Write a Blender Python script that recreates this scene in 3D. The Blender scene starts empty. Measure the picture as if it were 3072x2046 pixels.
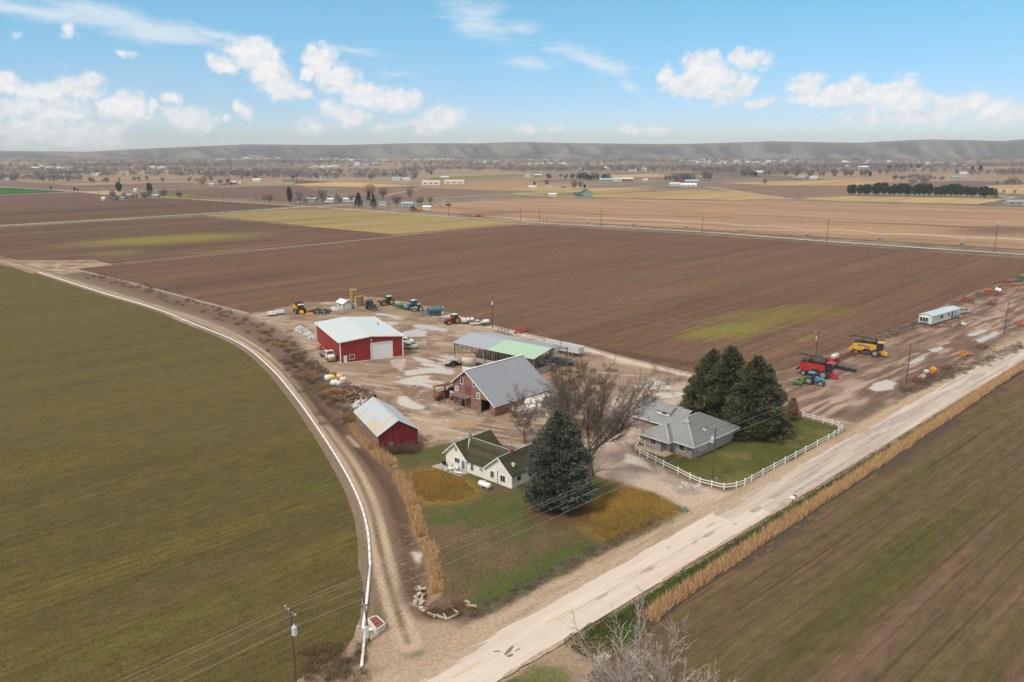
import bpy, bmesh, math, random
import numpy as np
from mathutils import Vector, Matrix, Euler
from mathutils.geometry import tessellate_polygon
R = math.radians
scene = bpy.context.scene
# ---------------------------------------------------------------- camera (drone, 58 m above the fields)
HAZE = 9e-5
CAM_H = 58.0; PITCH = math.atan(583/2400.0); FOC = 2400.0
cam_d = bpy.data.cameras.new('camera'); cam = bpy.data.objects.new('camera', cam_d)
scene.collection.objects.link(cam); scene.camera = cam
cam.location = (0, 0, CAM_H); cam.rotation_euler = (math.pi/2 - PITCH, 0, 0)
cam_d.sensor_width = 36.0; cam_d.lens = 36.0*FOC/3072.0; cam_d.clip_start = 0.5; cam_d.clip_end = 60000
# ---------------------------------------------------------------- exposure
vs = scene.view_settings; vs.view_transform = 'Standard'; vs.look = 'None'; vs.gamma = 1; vs.use_curve_mapping = False
vs.exposure = 0.31
scene.cycles.use_denoising = True
scene.cycles.max_bounces = 6; scene.cycles.diffuse_bounces = 3; scene.cycles.glossy_bounces = 2
scene.cycles.transmission_bounces = 3; scene.cycles.volume_bounces = 0; scene.cycles.transparent_max_bounces = 8
scene.cycles.caustics_reflective = False; scene.cycles.caustics_refractive = False
# ---------------------------------------------------------------- sun (thin high cloud: soft)
SUN_DIR = Vector((-0.50, -0.55, 0.95)).normalized()
sun_d = bpy.data.lights.new('sun', 'SUN'); sun = bpy.data.objects.new('sun', sun_d); scene.collection.objects.link(sun)
sun_d.energy = 2.1; sun_d.angle = R(10); sun_d.color = (1.0, 0.93, 0.83)
sun.rotation_euler = SUN_DIR.to_track_quat('Z', 'Y').to_euler(); sun.location = (0, 0, 200)
# ---------------------------------------------------------------- sky
world = bpy.data.worlds.new('World'); scene.world = world; world.use_nodes = True
def build_world():
    nt = world.node_tree; nt.nodes.clear(); N = nt.nodes.new; L = nt.links.new
    out = N('ShaderNodeOutputWorld'); bg = N('ShaderNodeBackground'); L(bg.outputs[0], out.inputs[0])
    bg.inputs[1].default_value = 0.15
    tc = N('ShaderNodeTexCoord')
    def math_(op, a, b=None, clamp=False):
        n = N('ShaderNodeMath'); n.operation = op; n.use_clamp = clamp
        for i, v in enumerate((a, b)):
            if v is None: continue
            if isinstance(v, (int, float)): n.inputs[i].default_value = v
            else: L(v, n.inputs[i])
        return n.outputs[0]
    def mix(f, a, b):
        n = N('ShaderNodeMix'); n.data_type = 'RGBA'
        for s, v in ((n.inputs[0], f), (n.inputs[6], a), (n.inputs[7], b)):
            if isinstance(v, (int, float)): s.default_value = v
            elif isinstance(v, tuple): s.default_value = (*v, 1)
            else: L(v, s)
        return n.outputs[2]
    sep = N('ShaderNodeSeparateXYZ'); L(tc.outputs['Generated'], sep.inputs[0])
    # the blue deepens quickly above the valley haze
    comb0 = N('ShaderNodeCombineXYZ'); L(sep.outputs[0], comb0.inputs[0]); L(sep.outputs[1], comb0.inputs[1])
    zz = math_('MULTIPLY', math_('MAXIMUM', sep.outputs[2], 0.012), 2.0); L(zz, comb0.inputs[2])
    nrm = N('ShaderNodeVectorMath'); nrm.operation = 'NORMALIZE'; L(comb0.outputs[0], nrm.inputs[0])
    sky = N('ShaderNodeTexSky'); sky.sky_type = 'NISHITA'; sky.sun_disc = False
    sky.sun_elevation = math.asin(SUN_DIR.z); sky.sun_rotation = math.atan2(SUN_DIR.x, SUN_DIR.y)
    sky.altitude = 700; sky.air_density = 1.0; sky.dust_density = 0.6; sky.ozone_density = 1.6
    L(nrm.outputs[0], sky.inputs[0])
    el = math_('ARCSINE', sep.outputs[2]); az = math_('ARCTAN2', sep.outputs[0], sep.outputs[1])
    D = 180/math.pi
    v = N('ShaderNodeCombineXYZ'); pp = N('ShaderNodeMath'); pp.operation = 'PINGPONG'; L(math_('ADD', math_('MULTIPLY', az, D), 36 + 144), pp.inputs[0]); pp.inputs[1].default_value = 72   # the same kind of cloud all round the horizon
    L(math_('SUBTRACT', pp.outputs[0], 36), v.inputs[0]); L(math_('MULTIPLY', el, D), v.inputs[1])
    # tint towards the clear azure of the photograph, pale at the horizon
    up = N('ShaderNodeMapRange'); up.interpolation_type = 'SMOOTHSTEP'; L(el, up.inputs[0]); up.inputs[1].default_value = 0.0; up.inputs[2].default_value = 0.19
    tint = mix(up.outputs[0], SKY_LOW, SKY_HIGH)
    mul = N('ShaderNodeMix'); mul.data_type = 'RGBA'; mul.blend_type = 'MULTIPLY'; mul.inputs[0].default_value = 1
    L(sky.outputs[0], mul.inputs[6]); L(tint, mul.inputs[7]); base = mul.outputs[2]
    # cumulus: soft ellipses (azimuth, elevation in degrees) broken up by noise
    def noise(scale, detail, rough, vec, dist=0.0):
        n = N('ShaderNodeTexNoise'); n.inputs['Scale'].default_value = scale; n.inputs['Detail'].default_value = detail
        n.inputs['Roughness'].default_value = rough; n.inputs['Distortion'].default_value = dist; L(vec, n.inputs['Vector']); return n
    def vm(op, a, b=None):
        n = N('ShaderNodeVectorMath'); n.operation = op; L(a, n.inputs[0])
        if isinstance(b, tuple): n.inputs[1].default_value = b
        elif b is not None: L(b, n.inputs[1])
        return n
    nz = noise(0.55, 4, 0.55, v.outputs[0])
    off = vm('MULTIPLY', vm('SUBTRACT', nz.outputs['Color'], (0.5, 0.5, 0.5)).outputs[0], (2.0, 1.1, 0)).outputs[0]
    vd = vm('ADD', v.outputs[0], off).outputs[0]
    def blobs(lst, vec):
        acc = None
        for (a, e, ra, re, rot, w) in lst:
            m = N('ShaderNodeMapping'); m.vector_type = 'TEXTURE'; L(vec, m.inputs[0])
            m.inputs['Location'].default_value = (a, e, 0); m.inputs['Rotation'].default_value = (0, 0, R(rot)); m.inputs['Scale'].default_value = (ra*1.06, re*1.08, 1)
            ln = vm('LENGTH', m.outputs[0]); s = math_('SUBTRACT', 1.0, ln.outputs['Value']); s = math_('MULTIPLY', s, w)
            acc = s if acc is None else math_('MAXIMUM', acc, s)
        return acc
    d = blobs(CUMULUS, vd)
    n2 = noise(1.3, 7, 0.6, v.outputs[0])
    puff = math_('MULTIPLY', math_('SUBTRACT', n2.outputs[0], 0.5), 1.35)
    dens = math_('ADD', d, puff)
    al = N('ShaderNodeMapRange'); al.interpolation_type = 'SMOOTHSTEP'; L(dens, al.inputs[0]); al.inputs[1].default_value = 0.0; al.inputs[2].default_value = 0.58
    al.inputs[4].default_value = 0.93
    # light falls from above left: compare with the density a little higher up
    v_up = vm('ADD', v.outputs[0], (-0.18, 0.42, 0)).outputs[0]
    n3 = noise(0.8, 3, 0.6, v_up); n5 = noise(0.8, 5, 0.6, v.outputs[0])
    lit = math_('ADD', math_('MULTIPLY', math_('SUBTRACT', n5.outputs[0], n3.outputs[0]), 2.2), math_('ADD', math_('MULTIPLY', dens, 0.45), 0.42), clamp=True)
    ccol = mix(lit, CLOUD_SHADE, CLOUD_LIT)
    # broad thin veil in the lowest degrees, more of the same cloud all round the horizon
    wide = noise(0.09, 5, 0.6, v.outputs[0])
    band = N('ShaderNodeMapRange'); band.interpolation_type = 'SMOOTHSTEP'; L(el, band.inputs[0]); band.inputs[1].default_value = 0.16; band.inputs[2].default_value = 0.0
    veil = math_('MULTIPLY', band.outputs[0], math_('MULTIPLY', math_('SUBTRACT', wide.outputs[0], 0.3, clamp=True), 0.75))
    base = mix(veil, base, CLOUD_SHADE)
    # cirrus streaks
    mp = N('ShaderNodeMapping'); mp.inputs['Scale'].default_value = (0.16, 0.9, 1); mp.inputs['Rotation'].default_value = (0, 0, R(8)); L(v.outputs[0], mp.inputs[0])
    n4 = noise(1.2, 6, 0.62, mp.outputs[0], 0.6)
    ci = math_('ADD', blobs(CIRRUS, vd), math_('MULTIPLY', math_('SUBTRACT', n4.outputs[0], 0.5), 1.5))
    cm = N('ShaderNodeMapRange'); cm.interpolation_type = 'SMOOTHSTEP'; L(ci, cm.inputs[0]); cm.inputs[1].default_value = 0.05; cm.inputs[2].default_value = 1.0; cm.inputs[4].default_value = 0.55
    base = mix(cm.outputs[0], base, CLOUD_LIT)
    # thin even cloud overhead, above the frame: the light on the ground is soft and neutral
    hi = N('ShaderNodeMapRange'); hi.interpolation_type = 'SMOOTHSTEP'; L(el, hi.inputs[0]); hi.inputs[1].default_value = 0.17; hi.inputs[2].default_value = 0.42; hi.inputs[4].default_value = 0.85
    L(mix(hi.outputs[0], mix(al.outputs[0], base, ccol), VEIL), bg.inputs[0])
SKY_LOW = (0.57, 0.59, 0.68); SKY_HIGH = (0.80, 1.19, 1.05)
CLOUD_LIT = (5.3, 5.15, 5.05); CLOUD_SHADE = (3.7, 4.1, 4.45); VEIL = (4.9, 4.55, 4.2)
CUMULUS = [ (-27.6,6.6,0.64,0.57,0,0.6), (-24.5,5.6,0.82,0.33,0,0.6), (-30.1,6.4,0.50,0.38,0,0.4), (-31.1,3.6,1.02,0.95,0,1), (-29.3,3.1,2.27,0.86,0,0.9), (-27.3,3.6,1.70,1.15,0,1), (-25.0,2.3,1.81,1.15,0,1), (-23.5,2.3,0.68,0.72,0,0.8), (-29.6,2.2,4.99,1.07,0,0.7), (-30.2,0.9,2.72,1.31,0,0.8), (-27.8,0.8,3.40,1.19,0,0.85), (-26.0,0.7,1.36,1.07,0,0.7), (-21.2,1.8,2.04,1.00,0,1), (-22.1,3.0,0.82,0.43,0,0.7), (-18.9,1.8,0.41,0.33,0,0.8), (-17.9,2.3,0.59,0.72,0,0.8), (-17.0,5.8,1.93,1.31,0,1.1), (-19.1,5.2,1.09,0.86,0,1), (-16.2,4.8,1.70,1.31,0,1), (-15.5,3.8,1.93,1.07,0,0.9), (-14.2,3.4,1.59,0.57,0,0.7), (-12.8,5.5,1.41,1.34,0,1.1), (-11.8,4.3,1.93,1.15,0,1), (-10.1,3.5,2.04,1.05,0,1), (-8.1,3.1,2.38,1.00,0,1), (-13.7,4.8,0.91,0.76,0,0.8), (-11.2,2.0,1.63,0.86,0,1), (-12.3,2.6,0.82,0.57,0,0.6), (-4.8,2.0,1.86,0.81,0,1), (-5.6,1.6,2.61,0.48,0,0.9), (-13.6,1.3,1.13,0.62,0,0.7), (-8.8,1.3,0.86,0.43,0,0.7), (-6.1,1.0,1.13,0.33,0,0.7), (12.7,5.0,1.63,1.34,0,1.1), (13.3,4.3,2.49,1.58,0,1), (10.4,4.7,0.95,0.76,0,0.9), (11.4,4.1,1.59,0.95,0,0.8), (14.1,3.3,2.04,0.67,0,0.7), (15.5,4.1,0.91,1.00,0,0.8), (15.6,5.5,1.86,0.81,0,0.75), (16.7,2.8,1.36,0.48,0,0.7), (19.4,3.7,1.50,1.19,0,1), (20.6,3.2,1.81,0.91,0,0.9), (22.3,3.4,1.77,1.05,0,1), (23.5,3.2,1.81,0.91,0,0.9), (24.9,3.0,1.91,1.29,0,1.1), (25.9,2.5,1.59,1.15,0,0.9), (27.8,2.2,2.04,1.00,0,0.8), (29.0,2.6,1.36,1.05,0,1), (30.2,2.0,1.81,1.05,0,1), (25.4,1.8,6.35,0.86,0,0.6), (0.9,1.2,0.95,0.43,0,0.8), (2.9,1.2,0.82,0.38,0,0.8), (8.3,1.0,1.18,0.43,0,0.7), (10.1,1.0,1.00,0.48,0,0.7) ]
CIRRUS = [ (-29.2,7.7,7.48,0.67,-8,1), (-23.6,7.2,7.48,1.00,-10,1.1), (-19.4,7.0,3.63,0.62,-12,0.8), (-2.6,8.4,3.86,1.79,-30,0.8), (-0.8,7.4,2.72,1.43,-30,0.6), (1.9,5.5,3.63,0.53,-4,0.8), (5.5,5.6,4.31,0.95,-20,0.9), (7.6,4.3,2.49,0.57,-30,0.6), (-11.7,6.4,4.08,0.43,-6,0.6), (-8.0,4.8,2.49,0.38,0,0.6), (0.5,7.6,2.72,0.95,-6,0.7) ]
build_world()
# ================================================================= helpers
rng = np.random.default_rng(7); rnd = random.Random(11)
COL = scene.collection
def at(px, py, z=0.0):
    """survey: sight line of the 3072 px photograph -> point on the plane at height z (metres)"""
    u = (px - 1536)/FOC; v = -(py - 1023)/FOC; c, s = math.cos(PITCH), math.sin(PITCH)
    d = (u, c + v*s, -s + v*c); t = (z - CAM_H)/d[2]
    return Vector((d[0]*t, d[1]*t, z))
def tag(o, label=None, cat=None, group=None, kind=None):
    for k, v in (('label', label), ('category', cat), ('group', group), ('kind', kind)):
        if v: o[k] = v
    return o
def thing(name, label, cat, loc=(0, 0, 0), rotz=0, group=None):
    o = bpy.data.objects.new(name, None); COL.objects.link(o); o.empty_display_size = 0.3
    o.location = loc; o.rotation_euler = (0, 0, R(rotz)); return tag(o, label, cat, group)
def dup(root, loc, rotz=None, label=None, group=None, scale=None):
    def cp(o, p):
        c = o.copy(); COL.objects.link(c)
        if p is not None: c.parent = p
        for ch in o.children: cp(ch, c)
        return c
    r = cp(root, None); r.location = loc
    if rotz is not None: r.rotation_euler = (0, 0, R(rotz))
    if scale: r.scale = scale if isinstance(scale, tuple) else (scale,)*3
    return tag(r, label, None, group)
class MB:
    def __init__(s): s.v = []; s.f = []; s.cuts = []
    def add(s, vs_, fs): b = len(s.v); s.v += [tuple(x) for x in vs_]; s.f += [tuple(b + i for i in f) for f in fs]; return s
    def box(s, c, d, rz=0, ry=0, rx=0, taper=1.0):
        hx, hy, hz = d[0]/2, d[1]/2, d[2]/2
        p = [Vector((x*hx*(taper if z > 0 else 1), y*hy*(taper if z > 0 else 1), z*hz)) for z in (-1, 1) for y in (-1, 1) for x in (-1, 1)]
        if rz or ry or rx: m = Euler((R(rx), R(ry), R(rz))).to_matrix(); p = [m @ q for q in p]
        c = Vector(c); return s.add([q + c for q in p], [(0, 2, 3, 1), (4, 5, 7, 6), (0, 1, 5, 4), (2, 6, 7, 3), (0, 4, 6, 2), (1, 3, 7, 5)])
    def bar(s, a, b, w, h=None):
        a, b = Vector(a), Vector(b); h = h or w; d = (b - a)
        if d.length < 1e-6: return s
        q = d.to_track_quat('X', 'Z').to_matrix(); L2 = d.length/2; c = (a + b)/2
        p = [c + q @ Vector((x*L2, y*w/2, z*h/2)) for z in (-1, 1) for y in (-1, 1) for x in (-1, 1)]
        return s.add(p, [(0, 2, 3, 1), (4, 5, 7, 6), (0, 1, 5, 4), (2, 6, 7, 3), (0, 4, 6, 2), (1, 3, 7, 5)])
    def cyl(s, a, b, r0, r1=None, n=12, caps=True):
        a, b = Vector(a), Vector(b); r1 = r0 if r1 is None else r1; q = (b - a).to_track_quat('Z', 'Y').to_matrix()
        ring = [(math.cos(2*math.pi*i/n), math.sin(2*math.pi*i/n)) for i in range(n)]
        vs_ = [a + q @ Vector((x*r0, y*r0, 0)) for x, y in ring] + [b + q @ Vector((x*r1, y*r1, 0)) for x, y in ring]
        fs = [(i, (i+1) % n, n + (i+1) % n, n + i) for i in range(n)]
        if caps: fs += [tuple(range(n-1, -1, -1)), tuple(range(n, 2*n))]
        return s.add(vs_, fs)
    def lathe(s, prof, a, axis=(0, 0, 1), n=16):
        """prof: (radius, height along axis) from one end to the other"""
        a = Vector(a); q = Vector(axis).to_track_quat('Z', 'Y').to_matrix(); vs_ = []; fs = []
        for r, h in prof: vs_ += [a + q @ Vector((r*math.cos(2*math.pi*i/n), r*math.sin(2*math.pi*i/n), h)) for i in range(n)]
        for k in range(len(prof)-1): fs += [(k*n+i, k*n+(i+1) % n, (k+1)*n+(i+1) % n, (k+1)*n+i) for i in range(n)]
        fs += [tuple(range(n-1, -1, -1)), tuple(range((len(prof)-1)*n, len(prof)*n))]
        return s.add(vs_, fs)
    def tube(s, pts, r, n=6):
        for a, b in zip(pts[:-1], pts[1:]): s.cyl(a, b, r, r, n)
        return s
    def prism(s, poly, y0, y1):
        """side profile in x, z pushed from y0 to y1"""
        n = len(poly); vs_ = [(x, y0, z) for x, z in poly] + [(x, y1, z) for x, z in poly]
        fs = [(i, (i+1) % n, n + (i+1) % n, n + i) for i in range(n)]
        for t in tessellate_polygon([[Vector((x, z, 0)) for x, z in poly]]): fs += [tuple(t), tuple(n + i for i in reversed(t))]
        return s.add(vs_, fs)
    def slab(s, poly, z0, z1):
        """plan polygon pushed from z0 to z1"""
        n = len(poly); vs_ = [(x, y, z0) for x, y in poly] + [(x, y, z1) for x, y in poly]
        fs = [(i, (i+1) % n, n + (i+1) % n, n + i) for i in range(n)]
        for t in tessellate_polygon([[Vector((x, y, 0)) for x, y in poly]]): fs += [tuple(reversed(t)), tuple(n + i for i in t)]
        return s.add(vs_, fs)
    def panel(s, o, u, poly, holes=(), th=0.15):
        """wall: outline (along u, height) with rectangular holes, th thick behind the face; o = origin, u = unit direction"""
        o, u = Vector(o), Vector(u).normalized(); nrm = Vector((u.y, -u.x, 0))
        loops = [list(poly)] + [[(h[0], h[1]), (h[0], h[3]), (h[2], h[3]), (h[2], h[1])] for h in holes]
        flat = [p for l in loops for p in l]; n = len(flat); s.cuts.append((len(s.v), len(s.f)))
        P = lambda p, k: o + u*p[0] + Vector((0, 0, p[1])) - nrm*k
        vs_ = [P(p, 0) for p in flat] + [P(p, th) for p in flat]; fs = []
        for t in tessellate_polygon([[Vector((x, y, 0)) for x, y in l] for l in loops]): fs += [tuple(t), tuple(n + i for i in reversed(t))]
        b = 0
        for l in loops:
            k = len(l); fs += [(b+i, b+(i+1) % k, n+b+(i+1) % k, n+b+i) for i in range(k)]; b += k
        return s.add(vs_, fs)
    def build(s, name, m, parent=None, smooth=False, kind=None):
        if len(s.cuts) > 1:      # every wall panel is an object of its own
            for (v0, f0), (v1, f1) in zip(s.cuts, s.cuts[1:]+[(len(s.v), len(s.f))]): q = MB(); q.v = s.v[v0:v1]; q.f = [tuple(i-v0 for i in f) for f in s.f[f0:f1]]; o = q.build(name, m, parent, smooth, kind)
            return o
        me = bpy.data.meshes.new(name); me.from_pydata(s.v, [], s.f); me.materials.append(m)
        bm = bmesh.new(); bm.from_mesh(me); bmesh.ops.recalc_face_normals(bm, faces=bm.faces); bm.to_mesh(me); bm.free()
        return link(name, me, parent, smooth, kind)
def link(name, me, parent=None, smooth=False, kind=None):
    if smooth: me.polygons.foreach_set('use_smooth', np.ones(len(me.polygons), bool))
    o = bpy.data.objects.new(name, me); COL.objects.link(o)
    if parent is not None: o.parent = parent
    if kind: o['kind'] = kind
    return o
def np_mesh(name, V, F, m, parent=None, smooth=False, kind=None, col=None):
    """V (n,3), F (m,k) arrays; col: per-vertex rgb written to attribute 'Col'"""
    V = np.asarray(V, np.float32); F = np.asarray(F, np.int32); k = F.shape[1]
    me = bpy.data.meshes.new(name); me.vertices.add(len(V)); me.vertices.foreach_set('co', V.ravel())
    me.loops.add(F.size); me.loops.foreach_set('vertex_index', F.ravel()); me.polygons.add(len(F))
    me.polygons.foreach_set('loop_start', np.arange(0, F.size, k, dtype=np.int32)); me.update(calc_edges=True)
    if col is not None:
        a = me.attributes.new('Col', 'FLOAT_COLOR', 'POINT'); a.data.foreach_set('color', np.c_[np.asarray(col, np.float32), np.ones(len(V), np.float32)].ravel())
    me.materials.append(m); return link(name, me, parent, smooth, kind)
# ---------------------------------------------------------------- materials
MATS = {}
def mat(name, col, rough=0.6, metal=0.0, var=0.12, scale=2.5, bump=0.0, col2=None, thr=(0.45, 0.62), spec=0.4, rnd_=0.0, coords='Object', stretch=None):
    if name in MATS: return MATS[name]
    m = bpy.data.materials.new(name); m.use_nodes = True; nt = m.node_tree; N = nt.nodes.new; L = nt.links.new
    b = nt.nodes['Principled BSDF']; b.inputs['Roughness'].default_value = rough; b.inputs['Metallic'].default_value = metal; b.inputs['Specular IOR Level'].default_value = spec
    tc = N('ShaderNodeTexCoord'); n = N('ShaderNodeTexNoise'); n.inputs['Scale'].default_value = scale; n.inputs['Detail'].default_value = 5; n.inputs['Roughness'].default_value = 0.6
    if coords == 'World': g = N('ShaderNodeNewGeometry'); L(g.outputs['Position'], n.inputs['Vector'])
    else: L(tc.outputs['Object'], n.inputs['Vector'])
    if stretch:      # streaks along a direction (angle, scale along, scale across)
        mp = N('ShaderNodeMapping'); mp.inputs['Rotation'].default_value = (0, 0, R(-stretch[0])); L(g.outputs['Position'], mp.inputs[0]); m2_ = N('ShaderNodeMapping'); m2_.inputs['Scale'].default_value = (stretch[1], stretch[2], 1); L(mp.outputs[0], m2_.inputs[0]); L(m2_.outputs[0], n.inputs['Vector'])
    mr = N('ShaderNodeMapRange'); L(n.outputs[0], mr.inputs[0]); mr.inputs[1].default_value = 0.3; mr.inputs[2].default_value = 0.7; mr.inputs[3].default_value = 1-var; mr.inputs[4].default_value = 1+var
    mx = N('ShaderNodeMix'); mx.data_type = 'RGBA'; mx.blend_type = 'MULTIPLY'; mx.inputs[0].default_value = 1; mx.inputs[6].default_value = (*col, 1); L(mr.outputs[0], mx.inputs[7])
    out = mx.outputs[2]
    if col2 is not None:
        n2 = N('ShaderNodeTexNoise'); n2.inputs['Scale'].default_value = scale*0.6; n2.inputs['Detail'].default_value = 6; n2.inputs['Roughness'].default_value = 0.65; L(n.inputs['Vector'].links[0].from_socket, n2.inputs['Vector'])
        m2 = N('ShaderNodeMapRange'); L(n2.outputs[0], m2.inputs[0]); m2.inputs[1].default_value = thr[0]; m2.inputs[2].default_value = thr[1]
        x2 = N('ShaderNodeMix'); x2.data_type = 'RGBA'; L(m2.outputs[0], x2.inputs[0]); L(out, x2.inputs[6]); x2.inputs[7].default_value = (*col2, 1); out = x2.outputs[2]
    if rnd_:
        oi = N('ShaderNodeObjectInfo'); r2 = N('ShaderNodeMapRange'); L(oi.outputs['Random'], r2.inputs[0]); r2.inputs[3].default_value = 1-rnd_; r2.inputs[4].default_value = 1+rnd_
        x3 = N('ShaderNodeMix'); x3.data_type = 'RGBA'; x3.blend_type = 'MULTIPLY'; x3.inputs[0].default_value = 1; L(out, x3.inputs[6]); L(r2.outputs[0], x3.inputs[7]); out = x3.outputs[2]
    L(out, b.inputs['Base Color'])
    if bump:
        bp = N('ShaderNodeBump'); bp.inputs['Strength'].default_value = bump; bp.inputs['Distance'].default_value = 0.1; L(n.outputs[0], bp.inputs['Height']); L(bp.outputs[0], b.inputs['Normal'])
    MATS[name] = m; return m
def boards(name, col, col2, axis, width, rough=0.75, groove=0.6, wear=(0.5, 0.62), metal=0.0, bump=0.5, var=0.15, gdark=0.55):
    """boards / ribs / courses of the given width across one object axis; col2 shows through where paint has worn"""
    if name in MATS: return MATS[name]
    m = mat(name, col, rough, metal, var, 1.4, 0, col2, wear); nt = m.node_tree; N = nt.nodes.new; L = nt.links.new; b = nt.nodes['Principled BSDF']
    tc = N('ShaderNodeTexCoord'); sep = N('ShaderNodeSeparateXYZ'); L(tc.outputs['Object'], sep.inputs[0])
    src = sep.outputs['XYZ'.index(axis)]
    dv = N('ShaderNodeMath'); dv.operation = 'DIVIDE'; L(src, dv.inputs[0]); dv.inputs[1].default_value = width
    fr = N('ShaderNodeMath'); fr.operation = 'FRACT'; L(dv.outputs[0], fr.inputs[0])
    pp = N('ShaderNodeMath'); pp.operation = 'PINGPONG'; L(fr.outputs[0], pp.inputs[0]); pp.inputs[1].default_value = 0.5
    mr = N('ShaderNodeMapRange'); L(pp.outputs[0], mr.inputs[0]); mr.inputs[1].default_value = 0.0; mr.inputs[2].default_value = 0.12; mr.inputs[3].default_value = gdark
    fl = N('ShaderNodeMath'); fl.operation = 'FLOOR'; L(dv.outputs[0], fl.inputs[0])
    wn = N('ShaderNodeTexWhiteNoise'); wn.noise_dimensions = '1D'; L(fl.outputs[0], wn.inputs['W'])
    m3 = N('ShaderNodeMapRange'); L(wn.outputs[0], m3.inputs[0]); m3.inputs[3].default_value = 1-var; m3.inputs[4].default_value = 1+var
    # worn paint streaks follow the boards
    old = b.inputs['Base Color'].links[0].from_socket
    mu = N('ShaderNodeMath'); mu.operation = 'MULTIPLY'; L(mr.outputs[0], mu.inputs[0]); L(m3.outputs[0], mu.inputs[1])
    x = N('ShaderNodeMix'); x.data_type = 'RGBA'; x.blend_type = 'MULTIPLY'; x.inputs[0].default_value = groove; L(old, x.inputs[6]); L(mu.outputs[0], x.inputs[7]); L(x.outputs[2], b.inputs['Base Color'])
    bp = N('ShaderNodeBump'); bp.inputs['Strength'].default_value = bump; bp.inputs['Distance'].default_value = 0.04; L(mr.outputs[0], bp.inputs['Height']); L(bp.outputs[0], b.inputs['Normal'])
    # stretch wear noise along boards
    for n in nt.nodes:
        if n.type == 'TEX_NOISE' and n.inputs['Vector'].links:
            mp = N('ShaderNodeMapping'); mp.inputs['Scale'].default_value = tuple(4.0 if a == axis else 0.5 for a in 'XYZ'); L(tc.outputs['Object'], mp.inputs[0]); L(mp.outputs[0], n.inputs['Vector'])
    return m
def glass_mat():
    if 'window_glass' in MATS: return MATS['window_glass']
    m = mat('window_glass', (0.03, 0.035, 0.04), 0.06, 0, 0.2, 1.0, spec=0.7); return m
def attr_mat(name, rough=0.8, bump=0.0, bscale=5.0, trans=0.0, mult=(0.75, 1.25), nscale=6.0):
    """colour from the mesh's own 'Col' attribute, varied by noise"""
    if name in MATS: return MATS[name]
    m = bpy.data.materials.new(name); m.use_nodes = True; nt = m.node_tree; N = nt.nodes.new; L = nt.links.new; b = nt.nodes['Principled BSDF']
    b.inputs['Roughness'].default_value = rough; b.inputs['Specular IOR Level'].default_value = 0.15
    at_ = N('ShaderNodeAttribute'); at_.attribute_name = 'Col'; g = N('ShaderNodeNewGeometry')
    n = N('ShaderNodeTexNoise'); n.inputs['Scale'].default_value = nscale; n.inputs['Detail'].default_value = 5; L(g.outputs['Position'], n.inputs['Vector'])
    mr = N('ShaderNodeMapRange'); L(n.outputs[0], mr.inputs[0]); mr.inputs[1].default_value = 0.3; mr.inputs[2].default_value = 0.7; mr.inputs[3].default_value = mult[0]; mr.inputs[4].default_value = mult[1]
    x = N('ShaderNodeMix'); x.data_type = 'RGBA'; x.blend_type = 'MULTIPLY'; x.inputs[0].default_value = 1; L(at_.outputs['Color'], x.inputs[6]); L(mr.outputs[0], x.inputs[7]); L(x.outputs[2], b.inputs['Base Color'])
    if trans:
        t = N('ShaderNodeBsdfTranslucent'); L(x.outputs[2], t.inputs[0]); mx = N('ShaderNodeMixShader'); mx.inputs[0].default_value = trans
        o = nt.nodes['Material Output']; L(b.outputs[0], mx.inputs[1]); L(t.outputs[0], mx.inputs[2]); L(mx.outputs[0], o.inputs[0])
    if bump:
        bp = N('ShaderNodeBump'); bp.inputs['Strength'].default_value = bump; bp.inputs['Distance'].default_value = 0.15
        n2 = N('ShaderNodeTexNoise'); n2.inputs['Scale'].default_value = bscale; n2.inputs['Detail'].default_value = 6; L(g.outputs['Position'], n2.inputs['Vector']); L(n2.outputs[0], bp.inputs['Height']); L(bp.outputs[0], b.inputs['Normal'])
    MATS[name] = m; return m
# ---------------------------------------------------------------- numpy noise and distances
def _h(ix, iy, seed):
    n = (ix.astype(np.int64)*374761393 + iy.astype(np.int64)*668265263 + seed*1442695041) & 0xFFFFFFFF
    n = ((n ^ (n >> 13))*1274126177) & 0xFFFFFFFF; return ((n ^ (n >> 16)) & 0xFFFF)/65535.0
def vnoise(x, y, s, seed=0, octv=4):
    tot = 0; amp = 1.0; nrm = 0
    for k in range(octv):
        X = x/s; Y = y/s; ix = np.floor(X); iy = np.floor(Y); fx = X-ix; fy = Y-iy; fx = fx*fx*(3-2*fx); fy = fy*fy*(3-2*fy)
        a = _h(ix, iy, seed+k); b = _h(ix+1, iy, seed+k); c = _h(ix, iy+1, seed+k); d = _h(ix+1, iy+1, seed+k)
        tot = tot + amp*((a*(1-fx)+b*fx)*(1-fy) + (c*(1-fx)+d*fx)*fy); nrm += amp; amp *= 0.5; s = s/2.03
    return tot/nrm
def sd_line(x, y, path):
    d = np.full(x.shape, 1e9); side = np.zeros(x.shape); arc = np.zeros(x.shape); acc = 0
    for (ax, ay), (bx, by) in zip(path[:-1], path[1:]):
        ex, ey = bx-ax, by-ay; L2 = ex*ex+ey*ey; t = np.clip(((x-ax)*ex+(y-ay)*ey)/L2, 0, 1); dx = x-ax-t*ex; dy = y-ay-t*ey
        dd = np.hypot(dx, dy); m = dd < d; d = np.where(m, dd, d); side = np.where(m, np.sign(ex*(y-ay)-ey*(x-ax)), side); arc = np.where(m, acc+t*math.sqrt(L2), arc); acc += math.sqrt(L2)
    return d, side, arc      # side > 0: left of the path's direction
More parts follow.
